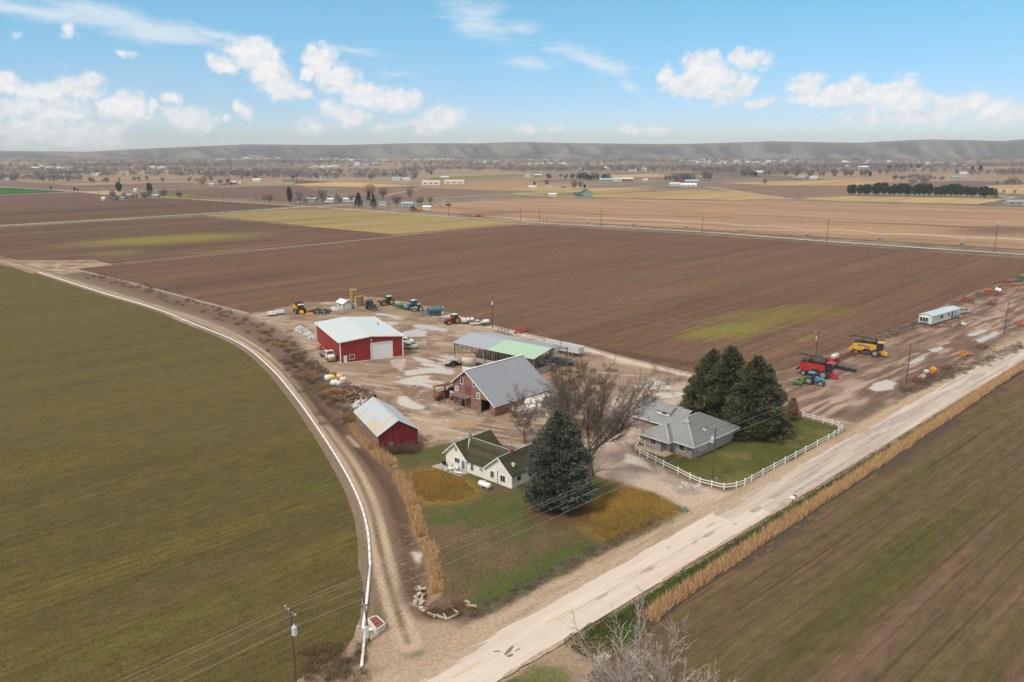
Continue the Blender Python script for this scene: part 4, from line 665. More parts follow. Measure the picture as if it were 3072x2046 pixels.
# single trees one can pick out
for kind, tone, nm, x, y, h, lab, wd in (
 ('round', EVER2, 'evergreen_tree', 358, 579, 34, 'large dark evergreen on the left of the farmstead by the brown fields', 0.9), ('round', EVER, 'evergreen_tree', 450, 586, 38, 'tall dark evergreen leaning over the farmstead with the grey bungalow', 0.75), ('bare', MAUVE, 'bare_tree', 490, 596, 28, 'round bare tree beside the grey-roofed bungalow', 1.3), ('bare', MAUVE, 'bare_tree', 538, 595, 22, 'low round bare tree at the end of the gravel road corner', 1.5),
 ('round', EVER, 'juniper_bush', 153, 568, 10, 'small dark juniper at the edge of the green field', 1.0), ('round', EVER, 'juniper_bush', 224, 574, 13, 'taller of two dark junipers by the road bend', .8), ('round', EVER, 'juniper_bush', 233, 574, 9, 'shorter of two dark junipers by the road bend', .8),
 ('bare', WILLOW, 'willow_tree', 607, 559, 26, 'golden leafless willow beside the red and white farm', 1.3), ('cone', EVER2, 'spruce_tree', 1076, 621, 41, 'blue-green spruce on the lawn by the road junction', 1.4), ('cone', EVER, 'spruce_tree', 1121, 625, 42, 'darker narrow spruce beside the blue-green one', 1.0), ('cone', EVER, 'spruce_tree', 1106, 606, 32, 'spruce behind the two lawn spruces', .9),
 ('round', (0.07, 0.062, 0.05), 'evergreen_tree', 870, 612, 52, 'tall dark ivy-clad tree at the road junction farmstead', .55), ('bare', MAUVE, 'bare_tree', 968, 605, 36, 'bare tree over the white sheds of the junction farmstead', 1.2), ('bare', WILLOW, 'willow_tree', 1110, 595, 42, 'yellowish bare willow behind the spruces', 1.2), ('bare', MAUVE, 'bare_tree', 1190, 620, 34, 'bare tree in front of the blue shed', 1.3), ('bare', GREYT, 'poplar_tree', 1230, 600, 40, 'pale poplars by the blue shed', .8), ('bare', GREYT, 'bare_tree', 900, 608, 36, 'bare tree right of the ivy-clad tree', .9), ('bare', MAUVE, 'bare_tree', 810, 612, 30, 'bare thicket left of the ivy-clad tree', 1.0), ('bare', MAUVE, 'bare_tree', 1150, 600, 38, 'tall bare tree between spruces and blue shed', 1.0),
 ('round', EVER, 'evergreen_tree', 1603, 557, 12, 'dark bush beside the white-roofed sheds past the brown field', .9), ('bare', MAUVE, 'bare_tree', 1640, 560, 21, 'bare tree among the cluster of white sheds', 1.1), ('bare', MAUVE, 'bare_tree', 1722, 570, 30, 'round bare tree left of the green house', 1.0), ('bare', MAUVE, 'bare_tree', 1742, 566, 22, 'small bare tree left of the green house', 1.0), ('round', EVER, 'evergreen_tree', 1754, 566, 13, 'dark conifer behind the green house', 1.0),
 ('bare', MAUVE, 'bare_tree', 2115, 544, 30, 'dark bare tree right of the dairy sheds', 1.0), ('bare', MAUVE, 'bare_tree', 2128, 545, 28, 'dense bare tree at the edge of the dairy', 1.0), ('bare', (0.25, 0.185, 0.16), 'cottonwood_tree', 2388, 537, 40, 'big round bare cottonwood by the blue-roofed house', 1.0), ('bare', MAUVE, 'bare_tree', 2294, 554, 18, 'lone small bare tree in the tan field', 1.1), ('bare', (0.36, 0.31, 0.27), 'cottonwood_tree', 2735, 556, 26, 'pale broad bare cottonwood behind the windbreak', 1.8), ('bare', GREYT, 'cottonwood_tree', 2772, 558, 32, 'grey bare cottonwood behind the windbreak', 1.3),
 ('round', EVER, 'evergreen_tree', 2915, 522, 24, 'dark evergreen at the white ranch house', .7), ('round', EVER, 'evergreen_tree', 2940, 520, 24, 'second dark evergreen at the white ranch house', .7), ('bare', MAUVE, 'bare_tree', 2870, 524, 14, 'bare tree left of the white ranch house', 1.4), ('bare', (0.30, 0.19, 0.11), 'willow_tree', 3040, 553, 24, 'rust-coloured willow thicket past the windbreak', 1.8), ('bare', GREYT, 'bare_tree', 3010, 583, 14, 'small grey orchard tree past the windbreak', 1.0), ('bare', GREYT, 'bare_tree', 3043, 583, 14, 'grey orchard tree nearest the long open shed', 1.0)):
    plant(kind, tone, nm, x, y, h, lab, None, wd)
GB = 'bare trees of the valley groves'; GE = 'evergreens of the valley groves'
def grove(x0, x1, y0, y1, n, h0, h1, ever=0.05, tone=None):
    for _ in range(n):
        x = rnd.uniform(x0, x1); t = rnd.random(); y = y0+(y1-y0)*t; e = rnd.random() < ever
        if e: plant('round', EVER, 'evergreen_tree', x, y, rnd.uniform(h0, h1)*0.8, 'small dark evergreen in a distant valley grove', GE, .8)
        else: plant('bare', tone or rnd.choice((MAUVE, GREYT)), 'bare_tree', x, y, rnd.uniform(h0, h1), 'leafless tree in a distant valley grove', GB, 1.2)
grove(1735, 1830, 538, 542, 16, 16, 24, 0.7); grove(1700, 1760, 532, 538, 8, 12, 18, 0.5); grove(1990, 2090, 540, 546, 16, 14, 24, 0.05); grove(2680, 2830, 536, 545, 22, 10, 18, 0.0); grove(2200, 2360, 524, 530, 18, 12, 20, 0.4); grove(2420, 2660, 524, 532, 24, 12, 22, 0.15); grove(2650, 2790, 505, 510, 12, 12, 18, 0.45)
grove(330, 480, 588, 600, 10, 14, 24, 0.0); grove(780, 1300, 604, 616, 14, 14, 26, 0.0); grove(1640, 1760, 534, 540, 8, 12, 20, 0.1); grove(120, 700, 540, 548, 26, 9, 16, 0.08); grove(700, 1300, 520, 540, 30, 10, 18, 0.1); grove(650, 760, 550, 556, 8, 10, 18, 0.3); grove(2990, 3072, 553, 556, 6, 10, 16, 0.0)
# a far-off wood: bands that read as one mass
def woodland(name, bands, seed, tone, h, nb=26, label=None):
    r = np.random.default_rng(seed); Cs = []; Hs = []
    for (x0, x1, ya, yb, n) in bands:
        n = int(n*1.7); xs = r.uniform(x0, x1, n); t = r.random(n); ys = ya+(yb-ya)*t+(xs-x0)/(x1-x0+1e-6)*0
        for a, b in zip(xs, ys): p = at(a, b); Cs.append((p.x, p.y, 0)); Hs.append(h*r.uniform(0.6, 1.25))
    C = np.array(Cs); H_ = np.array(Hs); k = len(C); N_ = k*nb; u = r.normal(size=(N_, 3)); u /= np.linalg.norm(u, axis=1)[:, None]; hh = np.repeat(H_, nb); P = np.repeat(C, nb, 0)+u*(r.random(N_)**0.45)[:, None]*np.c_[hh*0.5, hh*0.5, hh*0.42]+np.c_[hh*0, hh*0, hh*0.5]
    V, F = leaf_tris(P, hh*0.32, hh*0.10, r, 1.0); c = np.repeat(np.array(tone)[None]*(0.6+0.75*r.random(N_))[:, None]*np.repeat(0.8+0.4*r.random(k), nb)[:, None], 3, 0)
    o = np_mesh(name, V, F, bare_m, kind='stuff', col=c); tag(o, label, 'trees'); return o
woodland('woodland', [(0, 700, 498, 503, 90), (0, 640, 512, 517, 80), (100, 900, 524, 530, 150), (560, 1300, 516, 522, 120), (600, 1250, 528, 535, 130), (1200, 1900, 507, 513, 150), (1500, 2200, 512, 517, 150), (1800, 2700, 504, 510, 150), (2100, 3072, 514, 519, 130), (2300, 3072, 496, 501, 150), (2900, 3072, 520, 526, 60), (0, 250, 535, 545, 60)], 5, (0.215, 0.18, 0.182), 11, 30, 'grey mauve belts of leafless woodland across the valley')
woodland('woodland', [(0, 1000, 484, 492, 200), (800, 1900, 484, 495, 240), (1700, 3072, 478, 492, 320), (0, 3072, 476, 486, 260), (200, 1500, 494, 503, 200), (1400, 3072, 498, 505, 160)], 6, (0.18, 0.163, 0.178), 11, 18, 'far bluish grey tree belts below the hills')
woodland('evergreen_wood', [(980, 1060, 471, 473, 40), (1900, 2700, 478, 488, 60), (300, 1000, 486, 496, 40), (1200, 1800, 490, 500, 40)], 8, (0.05, 0.06, 0.05), 12, 18, 'far dark conifer clumps dotted over the valley')
# ---- buildings of the valley
def gable_house(name, label, w, d, h, rh, wall, roofm, loc, rz, group=None, wins=True, cat='house'):
    o = thing(name, label, cat, loc, rz, group); mb = MB(); mb.prism([(-w/2, -0.8), (w/2, -0.8), (w/2, h), (0, h+rh), (-w/2, h)], -d/2, d/2); mb.build('wall', wall, o)
    r_ = MB(); t = 0.18; ov = 0.4
    for s in (-1, 1):
        a = math.atan2(rh, w/2); L_ = math.hypot(w/2, rh)+ov; cx = s*(math.cos(a)*L_/2); cz = h+rh+0.12-math.sin(a)*L_/2; r_.box((cx, 0, cz), (L_, d+2*ov, t), ry=math.degrees(a)*s)
    r_.build('roof', roofm, o)
    if wins:
        for s in (-1, 1):
            for k in (-1, 0, 1): m = MB(); m.box((s*(w/2+0.03), k*d*0.3, h*0.55), (0.06, d*0.13, h*0.4)); m.build('window', glass_mat(), o)
        m = MB(); m.box((w*0.15, -d/2-0.03, h*0.42), (w*0.18, 0.06, h*0.8)); m.build('door', glass_mat(), o)
    return o
white_w = mat('far_white_wall', (0.70, 0.67, 0.63), 0.7); grey_w = mat('far_grey_wall', (0.38, 0.36, 0.34), 0.7); brown_w = mat('far_brown_wall', (0.26, 0.18, 0.13), 0.8); red_w = mat('far_red_wall', (0.36, 0.09, 0.06), 0.8)
wr = mat('far_white_roof', (0.78, 0.77, 0.75), 0.5, 0, .05); gr = mat('far_grey_roof', (0.30, 0.29, 0.29), 0.7); br = mat('far_blue_roof', (0.36, 0.50, 0.56), 0.5); dr = mat('far_dark_roof', (0.12, 0.13, 0.13), 0.8); pr = mat('far_pink_roof', (0.62, 0.44, 0.40), 0.6); tr_ = mat('far_teal_roof', (0.22, 0.40, 0.38), 0.5)
def fb(px, py, wpx, hpx, wall, roofm, label, rz=None, cat='house', name='farmhouse', depth=None, rise=0.35, group=None, wins=True):
    p = at(px, py); k = math.hypot(p.y, CAM_H)/FOC; d = wpx*k*0.95; h = max(2.2, hpx*k*0.62); w = depth or max(6, min(14, d*0.5))
    return gable_house(name, label, w, d, h, w*rise*0.5, wall, roofm, p, rz if rz is not None else rnd.choice((78, 96, 60, 110)), group, wins, cat)
for a in ((465, 592, 26, 9, grey_w, br, 'grey-blue roofed bungalow with a porch beside bare trees', 84), (408, 574, 9, 6, white_w, wr, 'small white shed behind the bungalow farmstead', 84, 'shed'), (388, 592, 22, 9, brown_w, gr, 'weathered grey barn among junk and bare trees', 84, 'barn'), (313, 600, 10, 4, white_w, wr, 'white shed at the end of the junk row', 84, 'shed'), (372, 599, 14, 5, grey_w, gr, 'low grey shed left of the weathered barn', 70, 'shed'), (345, 600, 10, 5, brown_w, dr, 'small dark shed in the junk row', 84, 'shed'),
          (20, 541, 30, 9, white_w, wr, 'long white shed beside the thicket on the valley edge', 88, 'shed'), (255, 524, 20, 6, white_w, wr, 'white roofed shed left of the teal one', 88, 'shed'), (276, 526, 22, 6, white_w, tr_, 'teal roofed shed on the valley floor', 88, 'shed'), (700, 552, 20, 9, red_w, wr, 'red walled barn with white roof at the willow farm', 88, 'barn'), (724, 552, 16, 9, white_w, wr, 'white gabled farmhouse at the willow farm', 30), (636, 556, 16, 6, white_w, br, 'pale shed right of the golden willow', 88, 'shed'), (772, 544, 26, 9, white_w, wr, 'white roofed barn behind the willow farm', 80, 'barn'), (670, 554, 14, 6, red_w, gr, 'small reddish shed at the willow farm', 80, 'shed'),
          (960, 536, 34, 8, white_w, gr, 'pale longhouse by the dark grove and straw field', 86, 'barn'), (870, 547, 40, 8, grey_w, dr, 'dark roofed low house beside the straw field', 86), (1010, 520, 30, 5, white_w, pr, 'long pale shed with a pink tinted roof', 90, 'shed'), (1065, 520, 40, 8, white_w, gr, 'large white house with several gables', 86), (1190, 540, 26, 10, white_w, br, 'white hall with pale blue roof past the straw field', 80, 'hall'), (1220, 541, 22, 8, white_w, wr, 'white annex of the pale blue hall', 86, 'hall'), (1236, 539, 18, 10, grey_w, dr, 'dark gabled barn right of the pale blue hall', 20, 'barn'),
          (1295, 554, 56, 12, white_w, pr, 'large cream barn with faded red roof', 84, 'barn'), (1364, 550, 62, 9, white_w, pr, 'long low pink roofed shed beside the cream barn', 84, 'shed'), (1335, 535, 24, 5, grey_w, wr, 'white roofed shed behind the cream barn', 86, 'shed'),
          (990, 605, 30, 12, white_w, wr, 'white roofed ranch house at the road junction', 78), (935, 604, 32, 13, grey_w, br, 'grey-blue roofed farmhouse under bare trees', 78), (1048, 604, 34, 11, white_w, wr, 'white bungalow left of the lawn spruce', 84), (1112, 603, 16, 8, white_w, br, 'small white house between the spruces', 80), (1224, 617, 34, 11, br, br, 'pale blue metal shed near the parked implements', 84, 'shed'), (900, 607, 10, 8, white_w, wr, 'white shed by the ivy-clad tree', 84, 'shed'), (1150, 614, 20, 8, white_w, gr, 'weathered white shed between spruces and blue shed', 84, 'shed'), (1282, 628, 26, 12, white_w, wr, 'white grain shed trailer by the junk yard', 80, 'shed'),
          (1598, 564, 24, 7, white_w, wr, 'white roofed shed right of the dark bush', 86, 'shed'), (1648, 560, 20, 9, white_w, gr, 'white house in the bare trees past the brown field', 86), (1690, 562, 14, 6, brown_w, gr, 'brown shed left of the round bare tree', 86, 'shed'), (1584, 530, 18, 8, white_w, br, 'pale blue roofed house past the green meadow', 86), (1614, 530, 22, 8, brown_w, wr, 'cream roofed brown house past the green meadow', 86), (1650, 530, 12, 8, white_w, wr, 'white cottage past the green meadow', 30),
          (1657, 588, 24, 7, white_w, wr, 'white van-like shed beside the green house', 86, 'shed'), (1818, 546, 38, 12, grey_w, br, 'grey machine shed with pale roof and parked gear', 84, 'shed'), (1852, 544, 26, 12, white_w, wr, 'white hoop-roofed shed beside the steep open barn', 86, 'shed'), (1882, 545, 34, 14, brown_w, wr, 'steep white roofed open barn', 84, 'barn'), (1936, 542, 14, 4, white_w, wr, 'small white trailer shed', 86, 'shed'), (2024, 556, 30, 9, white_w, wr, 'white milking parlour with bright roof', 80, 'dairy'), (2075, 550, 40, 11, grey_w, br, 'blue roofed dairy barn', 84, 'barn'), (2065, 558, 48, 6, white_w, wr, 'white roofed feed shed in front of the dairy barn', 84, 'shed'), (2045, 546, 18, 8, red_w, red_w, 'red barn behind the milking parlour', 80, 'barn'),
          (1930, 512, 24, 8, white_w, wr, 'bright white hall on the valley floor', 86, 'hall'), (1980, 510, 18, 7, white_w, wr, 'white dome-roofed shed by conifers', 86, 'shed'), (1897, 514, 28, 4, white_w, wr, 'long low white shed left of the bright hall', 88, 'shed'), (2257, 518, 18, 8, white_w, br, 'white house with blue roof past the straw field', 86), (2278, 519, 26, 7, white_w, wr, 'white shed with blue trim past the straw field', 84, 'shed'), (2402, 535, 20, 9, white_w, br, 'blue roofed house under the big cottonwood', 86), (2440, 537, 22, 8, white_w, wr, 'cream shed right of the blue roofed house', 86, 'shed'), (2390, 538, 30, 4, brown_w, gr, 'low brown shed under the big cottonwood', 86, 'shed'),
          (2592, 506, 34, 8, white_w, wr, 'long white ranch house by the conifer row', 86), (2540, 502, 14, 8, white_w, wr, 'white barn with round roof', 86, 'barn'), (2535, 489, 20, 5, white_w, wr, 'small white house in the mid valley', 86), (2890, 524, 26, 7, white_w, wr, 'white ranch house with dark evergreens', 86), (2868, 536, 30, 7, grey_w, tr_, 'teal roofed shed below the white ranch house', 86, 'shed'), (2948, 522, 16, 5, white_w, wr, 'white shed right of the ranch evergreens', 86, 'shed'), (3050, 612, 70, 10, grey_w, gr, 'long open-sided shed with pale roof by the field corner', 84, 'shed')):
    nm = {'house': 'farmhouse'}.get(a[8] if len(a) > 8 else 'house', (a[8] if len(a) > 8 else 'farmhouse')); fb(*a[:7], rz=a[7], cat=a[8] if len(a) > 8 else 'house', name=nm)
# the green house with a steep roof
p = at(1757, 592); gh = thing('farmhouse', 'large green house with steep dark roofs and white trim', 'house', p, 8); mb = MB(); mb.box((0, 0, 2.6), (13, 9, 5.6)); mb.prism([(-6.5, 5.4), (6.5, 5.4), (0, 9.2)], -4.5, 4.5); mb.box((-9, -1, 1.4), (9, 8, 3.2)); gw = mat('sage_wall', (0.30, 0.36, 0.32), 0.8); mb.build('wall', gw, gh)
mb = MB()
for s in (-1, 1): mb.box((s*3.5, 0, 7.35), (8.2, 10, 0.25), ry=s*30)
for s in (-1, 1): mb.box((-9, -1+s*2.2, 4.2), (10, 5.6, 0.25), rx=-s*33)
mb.build('roof', mat('dark_green_roof', (0.06, 0.085, 0.08), 0.8), gh)
for x, z in ((-3, 1.8), (0, 1.8), (3, 1.8), (-3, 4.4), (0, 4.4), (3, 4.4)): m = MB(); m.box((x, -4.53, z), (1.3, 0.08, 1.4)); f = m.build('window', mat('far_trim', (0.75, 0.74, 0.7)), gh); m = MB(); m.box((x, -4.58, z), (1.0, 0.06, 1.1)); m.build('pane', glass_mat(), f)
# scattered homes of the far valley: same small white and grey look, only their place differs
GH = 'scattered houses of the far valley'
hp = [gable_house('house', 'small pale house scattered in the far valley', 10, 16, 4, 2.2, w_, r_, (0, 0, 0), 0, GH, False) for w_, r_ in ((white_w, wr), (white_w, gr), (grey_w, wr), (white_w, br))]
first = set()
def put_house(x, y):
    k = rnd.randrange(4); loc = at(x, y); rz = rnd.choice((80, 95, 60, 115, 30)); s = (rnd.uniform(.6, 1.1), rnd.uniform(.5, 1.3), rnd.uniform(.6, 1.0))
    if k in first: dup(hp[k], loc, rz, scale=s)
    else: first.add(k); hp[k].location = loc; hp[k].rotation_euler = (0, 0, R(rz)); hp[k].scale = s
for x0, x1, y0, y1, n in ((450, 800, 476, 482, 22), (800, 1500, 477, 496, 44), (1400, 2000, 480, 500, 28), (2100, 2500, 477, 494, 44), (2450, 3072, 477, 494, 22), (50, 480, 498, 508, 14), (60, 400, 520, 530, 9), (650, 1250, 500, 515, 18), (1250, 1900, 500, 518, 12)):
    cl = [(rnd.uniform(x0, x1), rnd.uniform(y0, y1)) for _ in range(max(2, n//8))]
    for _ in range(n): c = rnd.choice(cl); put_house(c[0]+rnd.gauss(0, 34), min(max(c[1]+rnd.gauss(0, 1.6), 475), 535))
# ================================================================= farm buildings
white_trim = mat('white_trim', (0.78, 0.76, 0.72), 0.55, 0, .06); glass = glass_mat(); dark_in = mat('dark_interior', (0.03, 0.026, 0.022), 0.9)
concrete = mat('weathered_concrete', (0.42, 0.37, 0.31), 0.9, 0, 0.15, 0.8, 0.3, col2=(0.32, 0.27, 0.22)); weathered = mat('weathered_wood', (0.27, 0.205, 0.16), 0.9, 0, 0.25, 2.0, 0.3)
rust_m = mat('rusty_steel', (0.21, 0.085, 0.045), 0.85, 0, 0.3, 2.0, 0.2, col2=(0.10, 0.05, 0.035)); rubber = mat('tyre_rubber', (0.035, 0.032, 0.03), 0.9, 0, 0.3, 3, col2=(0.10, 0.075, 0.055), thr=(.5, .7)); steel_m = mat('grey_steel', (0.33, 0.33, 0.33), 0.5, 0.3, 0.15)
def win(parent, c, w, h, ax='x', sgn=-1, fr=0.09, mull=1, frame=None, proud=0.05, cross=0, pane_m=None):
    """framed window; ax 'x' lies along x facing sgn*y, ax 'y' lies along y facing sgn*x"""
    frame = frame or white_trim; c = Vector(c); m = MB()
    def b(u0, u1, z0, z1, d0, d1, mb):
        cu, cz, cd = (u0+u1)/2, (z0+z1)/2, (d0+d1)/2; du, dz, dd = abs(u1-u0), abs(z1-z0), abs(d1-d0)
        if ax == 'x': mb.box((c.x+cu, c.y+sgn*cd, c.z+cz), (du, dd, dz))
        else: mb.box((c.x+sgn*cd, c.y+cu, c.z+cz), (dd, du, dz))
    b(-w/2-fr, w/2+fr, h/2, h/2+fr, 0, proud, m); b(-w/2-fr, w/2+fr, -h/2-fr, -h/2, 0, proud+0.03, m); b(-w/2-fr, -w/2, -h/2, h/2, 0, proud, m); b(w/2, w/2+fr, -h/2, h/2, 0, proud, m)
    for k in range(mull): u = -w/2+w*(k+1)/(mull+1); b(u-fr*.3, u+fr*.3, -h/2, h/2, 0, proud*0.8, m)
    for k in range(cross): z = -h/2+h*(k+1)/(cross+1); b(-w/2, w/2, z-fr*.3, z+fr*.3, 0.001, proud*0.75, m)
    f = m.build('window', frame, parent)
    n = mull+1
    for k in range(n):
        p = MB(); b(-w/2+w*k/n+0.002, -w/2+w*(k+1)/n-0.002, -h/2+0.002, h/2-0.002, 0.002, 0.018, p); p.build('pane', pane_m or glass, f)
    return f
def roof_plane(pts, th, m, parent, name='roof'):
    """sloped sheet through coplanar points, th thick upwards"""
    P = [Vector(p) for p in pts]; n = (P[1]-P[0]).cross(P[2]-P[0]).normalized()
    if n.z < 0: n = -n
    k = len(P); mb = MB(); mb.add(P+[p+n*th for p in P], [tuple(range(k)), tuple(range(2*k-1, k-1, -1))]+[(i, (i+1) % k, k+(i+1) % k, k+i) for i in range(k)]); return mb.build(name, m, parent)
# ---------------------------------------------------------------- red metal workshop
W_, D_, E_, PK = 18.0, 27.6, 6.0, 6.85
shop = thing('metal_workshop', 'large red metal workshop with pale grey roof and white overhead door', 'workshop', (-47.1, 212.4, 0), 26.5)
redx = boards('red_siding_x', (0.29, 0.022, 0.018), (0.25, 0.02, 0.016), 'X', 0.3, 0.45, 0.35, bump=0.3, var=0.04, gdark=0.6); redy = boards('red_siding_y', (0.29, 0.022, 0.018), (0.25, 0.02, 0.016), 'Y', 0.3, 0.45, 0.35, bump=0.3, var=0.04, gdark=0.6)
RX = 8.8; DX0, DX1, DZ = 8.7, 14.8, 4.75
mb = MB(); mb.panel((0, 0, 0), (1, 0, 0), [(0, -0.3), (W_, -0.3), (W_, E_), (RX, PK), (0, E_)], [(DX0, -0.05, DX1, DZ), (0.85, -0.05, 1.85, 2.15), (2.55, 0.95, 3.85, 2.1)], 0.2)
mb.panel((W_, D_, 0), (-1, 0, 0), [(0, -0.3), (W_, -0.3), (W_, E_), (W_-RX, PK), (0, E_)], (), 0.2); mb.build('wall', redx, shop)
mb = MB(); mb.panel((0.002, D_, 0), (0, -1, 0), [(0.002, -0.3), (D_-.002, -0.3), (D_-.002, E_-.002), (0.002, E_-.002)], (), 0.2); mb.panel((W_-.002, 0, 0), (0, 1, 0), [(0.002, -0.3), (D_-.002, -0.3), (D_-.002, E_-.002), (0.002, E_-.002)], (), 0.2); mb.build('wall', redy, shop)
shop_roof = boards('pale_steel_roof', (0.56, 0.60, 0.61), (0.53, 0.57, 0.58), 'Y', 0.9, 0.42, 0.25, var=0.03, bump=0.25, gdark=0.75)
for x0, x1, z0, z1 in ((-0.35, RX, E_-0.03, PK), (RX, W_+0.35, PK, E_-0.03)): roof_plane([(x0, -0.35, z0+.02), (x1, -0.35, z1+.02), (x1, D_+0.35, z1+.02), (x0, D_+0.35, z0+.02)], 0.1, shop_roof, shop)
mb = MB(); mb.box((RX, D_/2, PK+0.14), (0.5, D_+.72, 0.06)); mb.build('ridge_cap', shop_roof, shop)
for nm, bars in (('corner_trim', [((0.03, -0.04, 0), (0.03, -0.04, E_)), ((W_-.03, -0.04, 0), (W_-.03, -0.04, E_)), ((-0.04, D_-.03, 0), (-0.04, D_-.03, E_))]), ('eave_trim', [((-0.42, -0.35, E_), (-0.42, D_+.35, E_)), ((W_+.42, -0.35, E_), (W_+.42, D_+.35, E_))]), ('gable_trim', [((-0.42, -0.40, E_), (RX, -0.40, PK+.08)), ((RX, -0.40, PK+.08), (W_+.42, -0.40, E_)), ((-0.42, D_+.40, E_), (RX, D_+.40, PK+.08)), ((RX, D_+.40, PK+.08), (W_+.42, D_+.40, E_))])):
    for a, b in bars: m = MB(); m.bar(a, b, 0.17, 0.28); m.build(nm, white_trim, shop)
m = MB(); m.bar((0, -0.05, 0.06), (0.75, -0.05, 0.06), .08, .16); m.bar((1.95, -0.05, 0.06), (DX0, -0.05, 0.06), .08, .16); m.bar((DX1, -0.05, 0.06), (W_, -0.05, 0.06), .08, .16); m.bar((-0.05, 0, .06), (-0.05, D_, .06), .08, .16); m.build('base_trim', white_trim, shop)
od = MB(); od.box(((DX0+DX1)/2, 0.16, DZ/2), (DX1-DX0+.1, 0.04, DZ)); od = od.build('overhead_door', mat('door_backing', (0.6, 0.59, 0.57)), shop)
dw_m = mat('white_door', (0.74, 0.74, 0.72), 0.45, 0, .03)
for k in range(8): m = MB(); m.box(((DX0+DX1)/2, 0.10, -0.03+DZ*(k+.5)/8), (DX1-DX0-.02, 0.07, DZ/8-0.025)); m.build('door_section', dw_m, od)
for a, b in (((DX0-.08, -.05, 0), (DX0-.08, -.05, DZ+.1)), ((DX1+.08, -.05, 0), (DX1+.08, -.05, DZ+.1)), ((DX0-.16, -.05, DZ+.1), (DX1+.16, -.05, DZ+.1))): m = MB(); m.bar(a, b, .1, .16); m.build('door_jamb', white_trim, od)
md = MB(); md.box((1.35, 0.06, 1.05), (0.98, 0.06, 2.18)); md = md.build('door', dw_m, shop); m = MB(); m.box((1.72, 0.0, 1.0), (0.06, 0.08, 0.12)); m.build('handle', steel_m, md); m = MB(); m.box((1.35, .02, 1.6), (.4, .03, .12)); m.build('sign', mat('sign_grey', (.45, .47, .5)), md)
win(shop, (3.2, 0.0, 1.52), 1.3, 1.15, 'x', -1, .1, 1)
m = MB(); m.cyl((RX, -0.02, 5.75), (RX, -0.3, 5.75), .16, .2, 10); m.build('yard_light', white_trim, shop); m = MB(); m.cyl((15.5, 15, 6.3), (15.5, 15, 7.1), .12, .12, 8); m.cyl((15.5, 15, 7.1), (15.5, 15, 7.25), .22, .05, 8); m.build('vent_pipe', rubber, shop)
# ---------------------------------------------------------------- old red barn with tin roof
sb = thing('old_barn', 'small old barn with flaking red boards and patched tin roof', 'barn', (-26.1, 147.5, 0), 26.5); W_, D_, E_, PK = 8.1, 16.4, 3.2, 5.6
oldx = boards('flaking_red_boards_x', (0.22, 0.018, 0.02), (0.42, 0.31, 0.26), 'X', 0.24, 0.85, 0.8, (0.60, 0.66), bump=0.6, var=0.18, gdark=0.35); oldy = boards('faded_grey_boards_y', (0.23, 0.135, 0.11), (0.31, 0.235, 0.19), 'Y', 0.24, 0.9, 0.8, (0.5, 0.6), bump=0.6, var=0.22, gdark=0.35)
gp = [(0, -0.4), (W_, -0.4), (W_, E_), (W_/2, PK), (0, E_)]
mb = MB(); mb.panel((0, 0, 0), (1, 0, 0), gp, [(2.1, 0.25, 2.95, 1.3)], .12); mb.panel((W_, D_, 0), (-1, 0, 0), gp, (), .12); mb.build('wall', oldx, sb)
mb = MB(); mb.panel((.002, D_, 0), (0, -1, 0), [(.002, -.4), (D_-.002, -.4), (D_-.002, E_-.002), (.002, E_-.002)], [(D_-1.6, 0.3, D_-0.9, 1.3)], .12); mb.panel((W_-.002, 0, 0), (0, 1, 0), [(.002, -.4), (D_-.002, -.4), (D_-.002, E_-.002), (.002, E_-.002)], (), .12); mb.build('wall', oldy, sb)
m = MB(); m.box((2.52, -0.03, 0.78), (1.0, .05, 1.15)); m.build('hatch', mat('grey_hatch', (.25, .2, .18), .9), sb)
tin = boards('galvanised_tin', (0.48, 0.51, 0.52), (0.42, 0.44, 0.44), 'Y', 0.2, 0.45, 0.35, var=0.05, bump=0.3, gdark=0.7); tin_rust = boards('rusting_tin', (0.51, 0.43, 0.34), (0.50, 0.48, 0.45), 'Y', 0.2, 0.6, 0.35, (0.52, 0.7), var=0.06, bump=0.3, gdark=0.7)
a = math.atan2(PK-E_, W_/2); SLn = math.hypot(W_/2, PK-E_)+0.45
for s in (-1, 1):
    for r_ in range(2):
        for k in range(19):
            u0 = SLn*(0.0 if r_ == 0 else 0.47); u1 = SLn*(0.52 if r_ == 0 else 1.0); um = (u0+u1)/2; y0 = -0.35+k*(D_+.7)/19; y1 = y0+(D_+.7)/19+0.04
            rusty = s < 0 and ((r_ == 1 and (k < 9 or 11 < k < 17)) or (r_ == 0 and (2 < k < 5))) and rnd.random() < .93
            x = W_/2+s*math.cos(a)*um; z = PK+.07-math.sin(a)*um+(0.03 if r_ == 0 else 0)+0.004*(k % 2); m = MB(); m.box((0, 0, 0), (u1-u0, y1-y0, 0.02))
            o = m.build('roof_sheet', tin_rust if rusty else tin, sb); o.location = (x, (y0+y1)/2, z); o.rotation_euler = (0, s*a, 0)
m = MB(); m.box((W_/2, D_/2, PK+.16), (.35, D_+.7, .05)); m.build('ridge_cap', tin, sb)
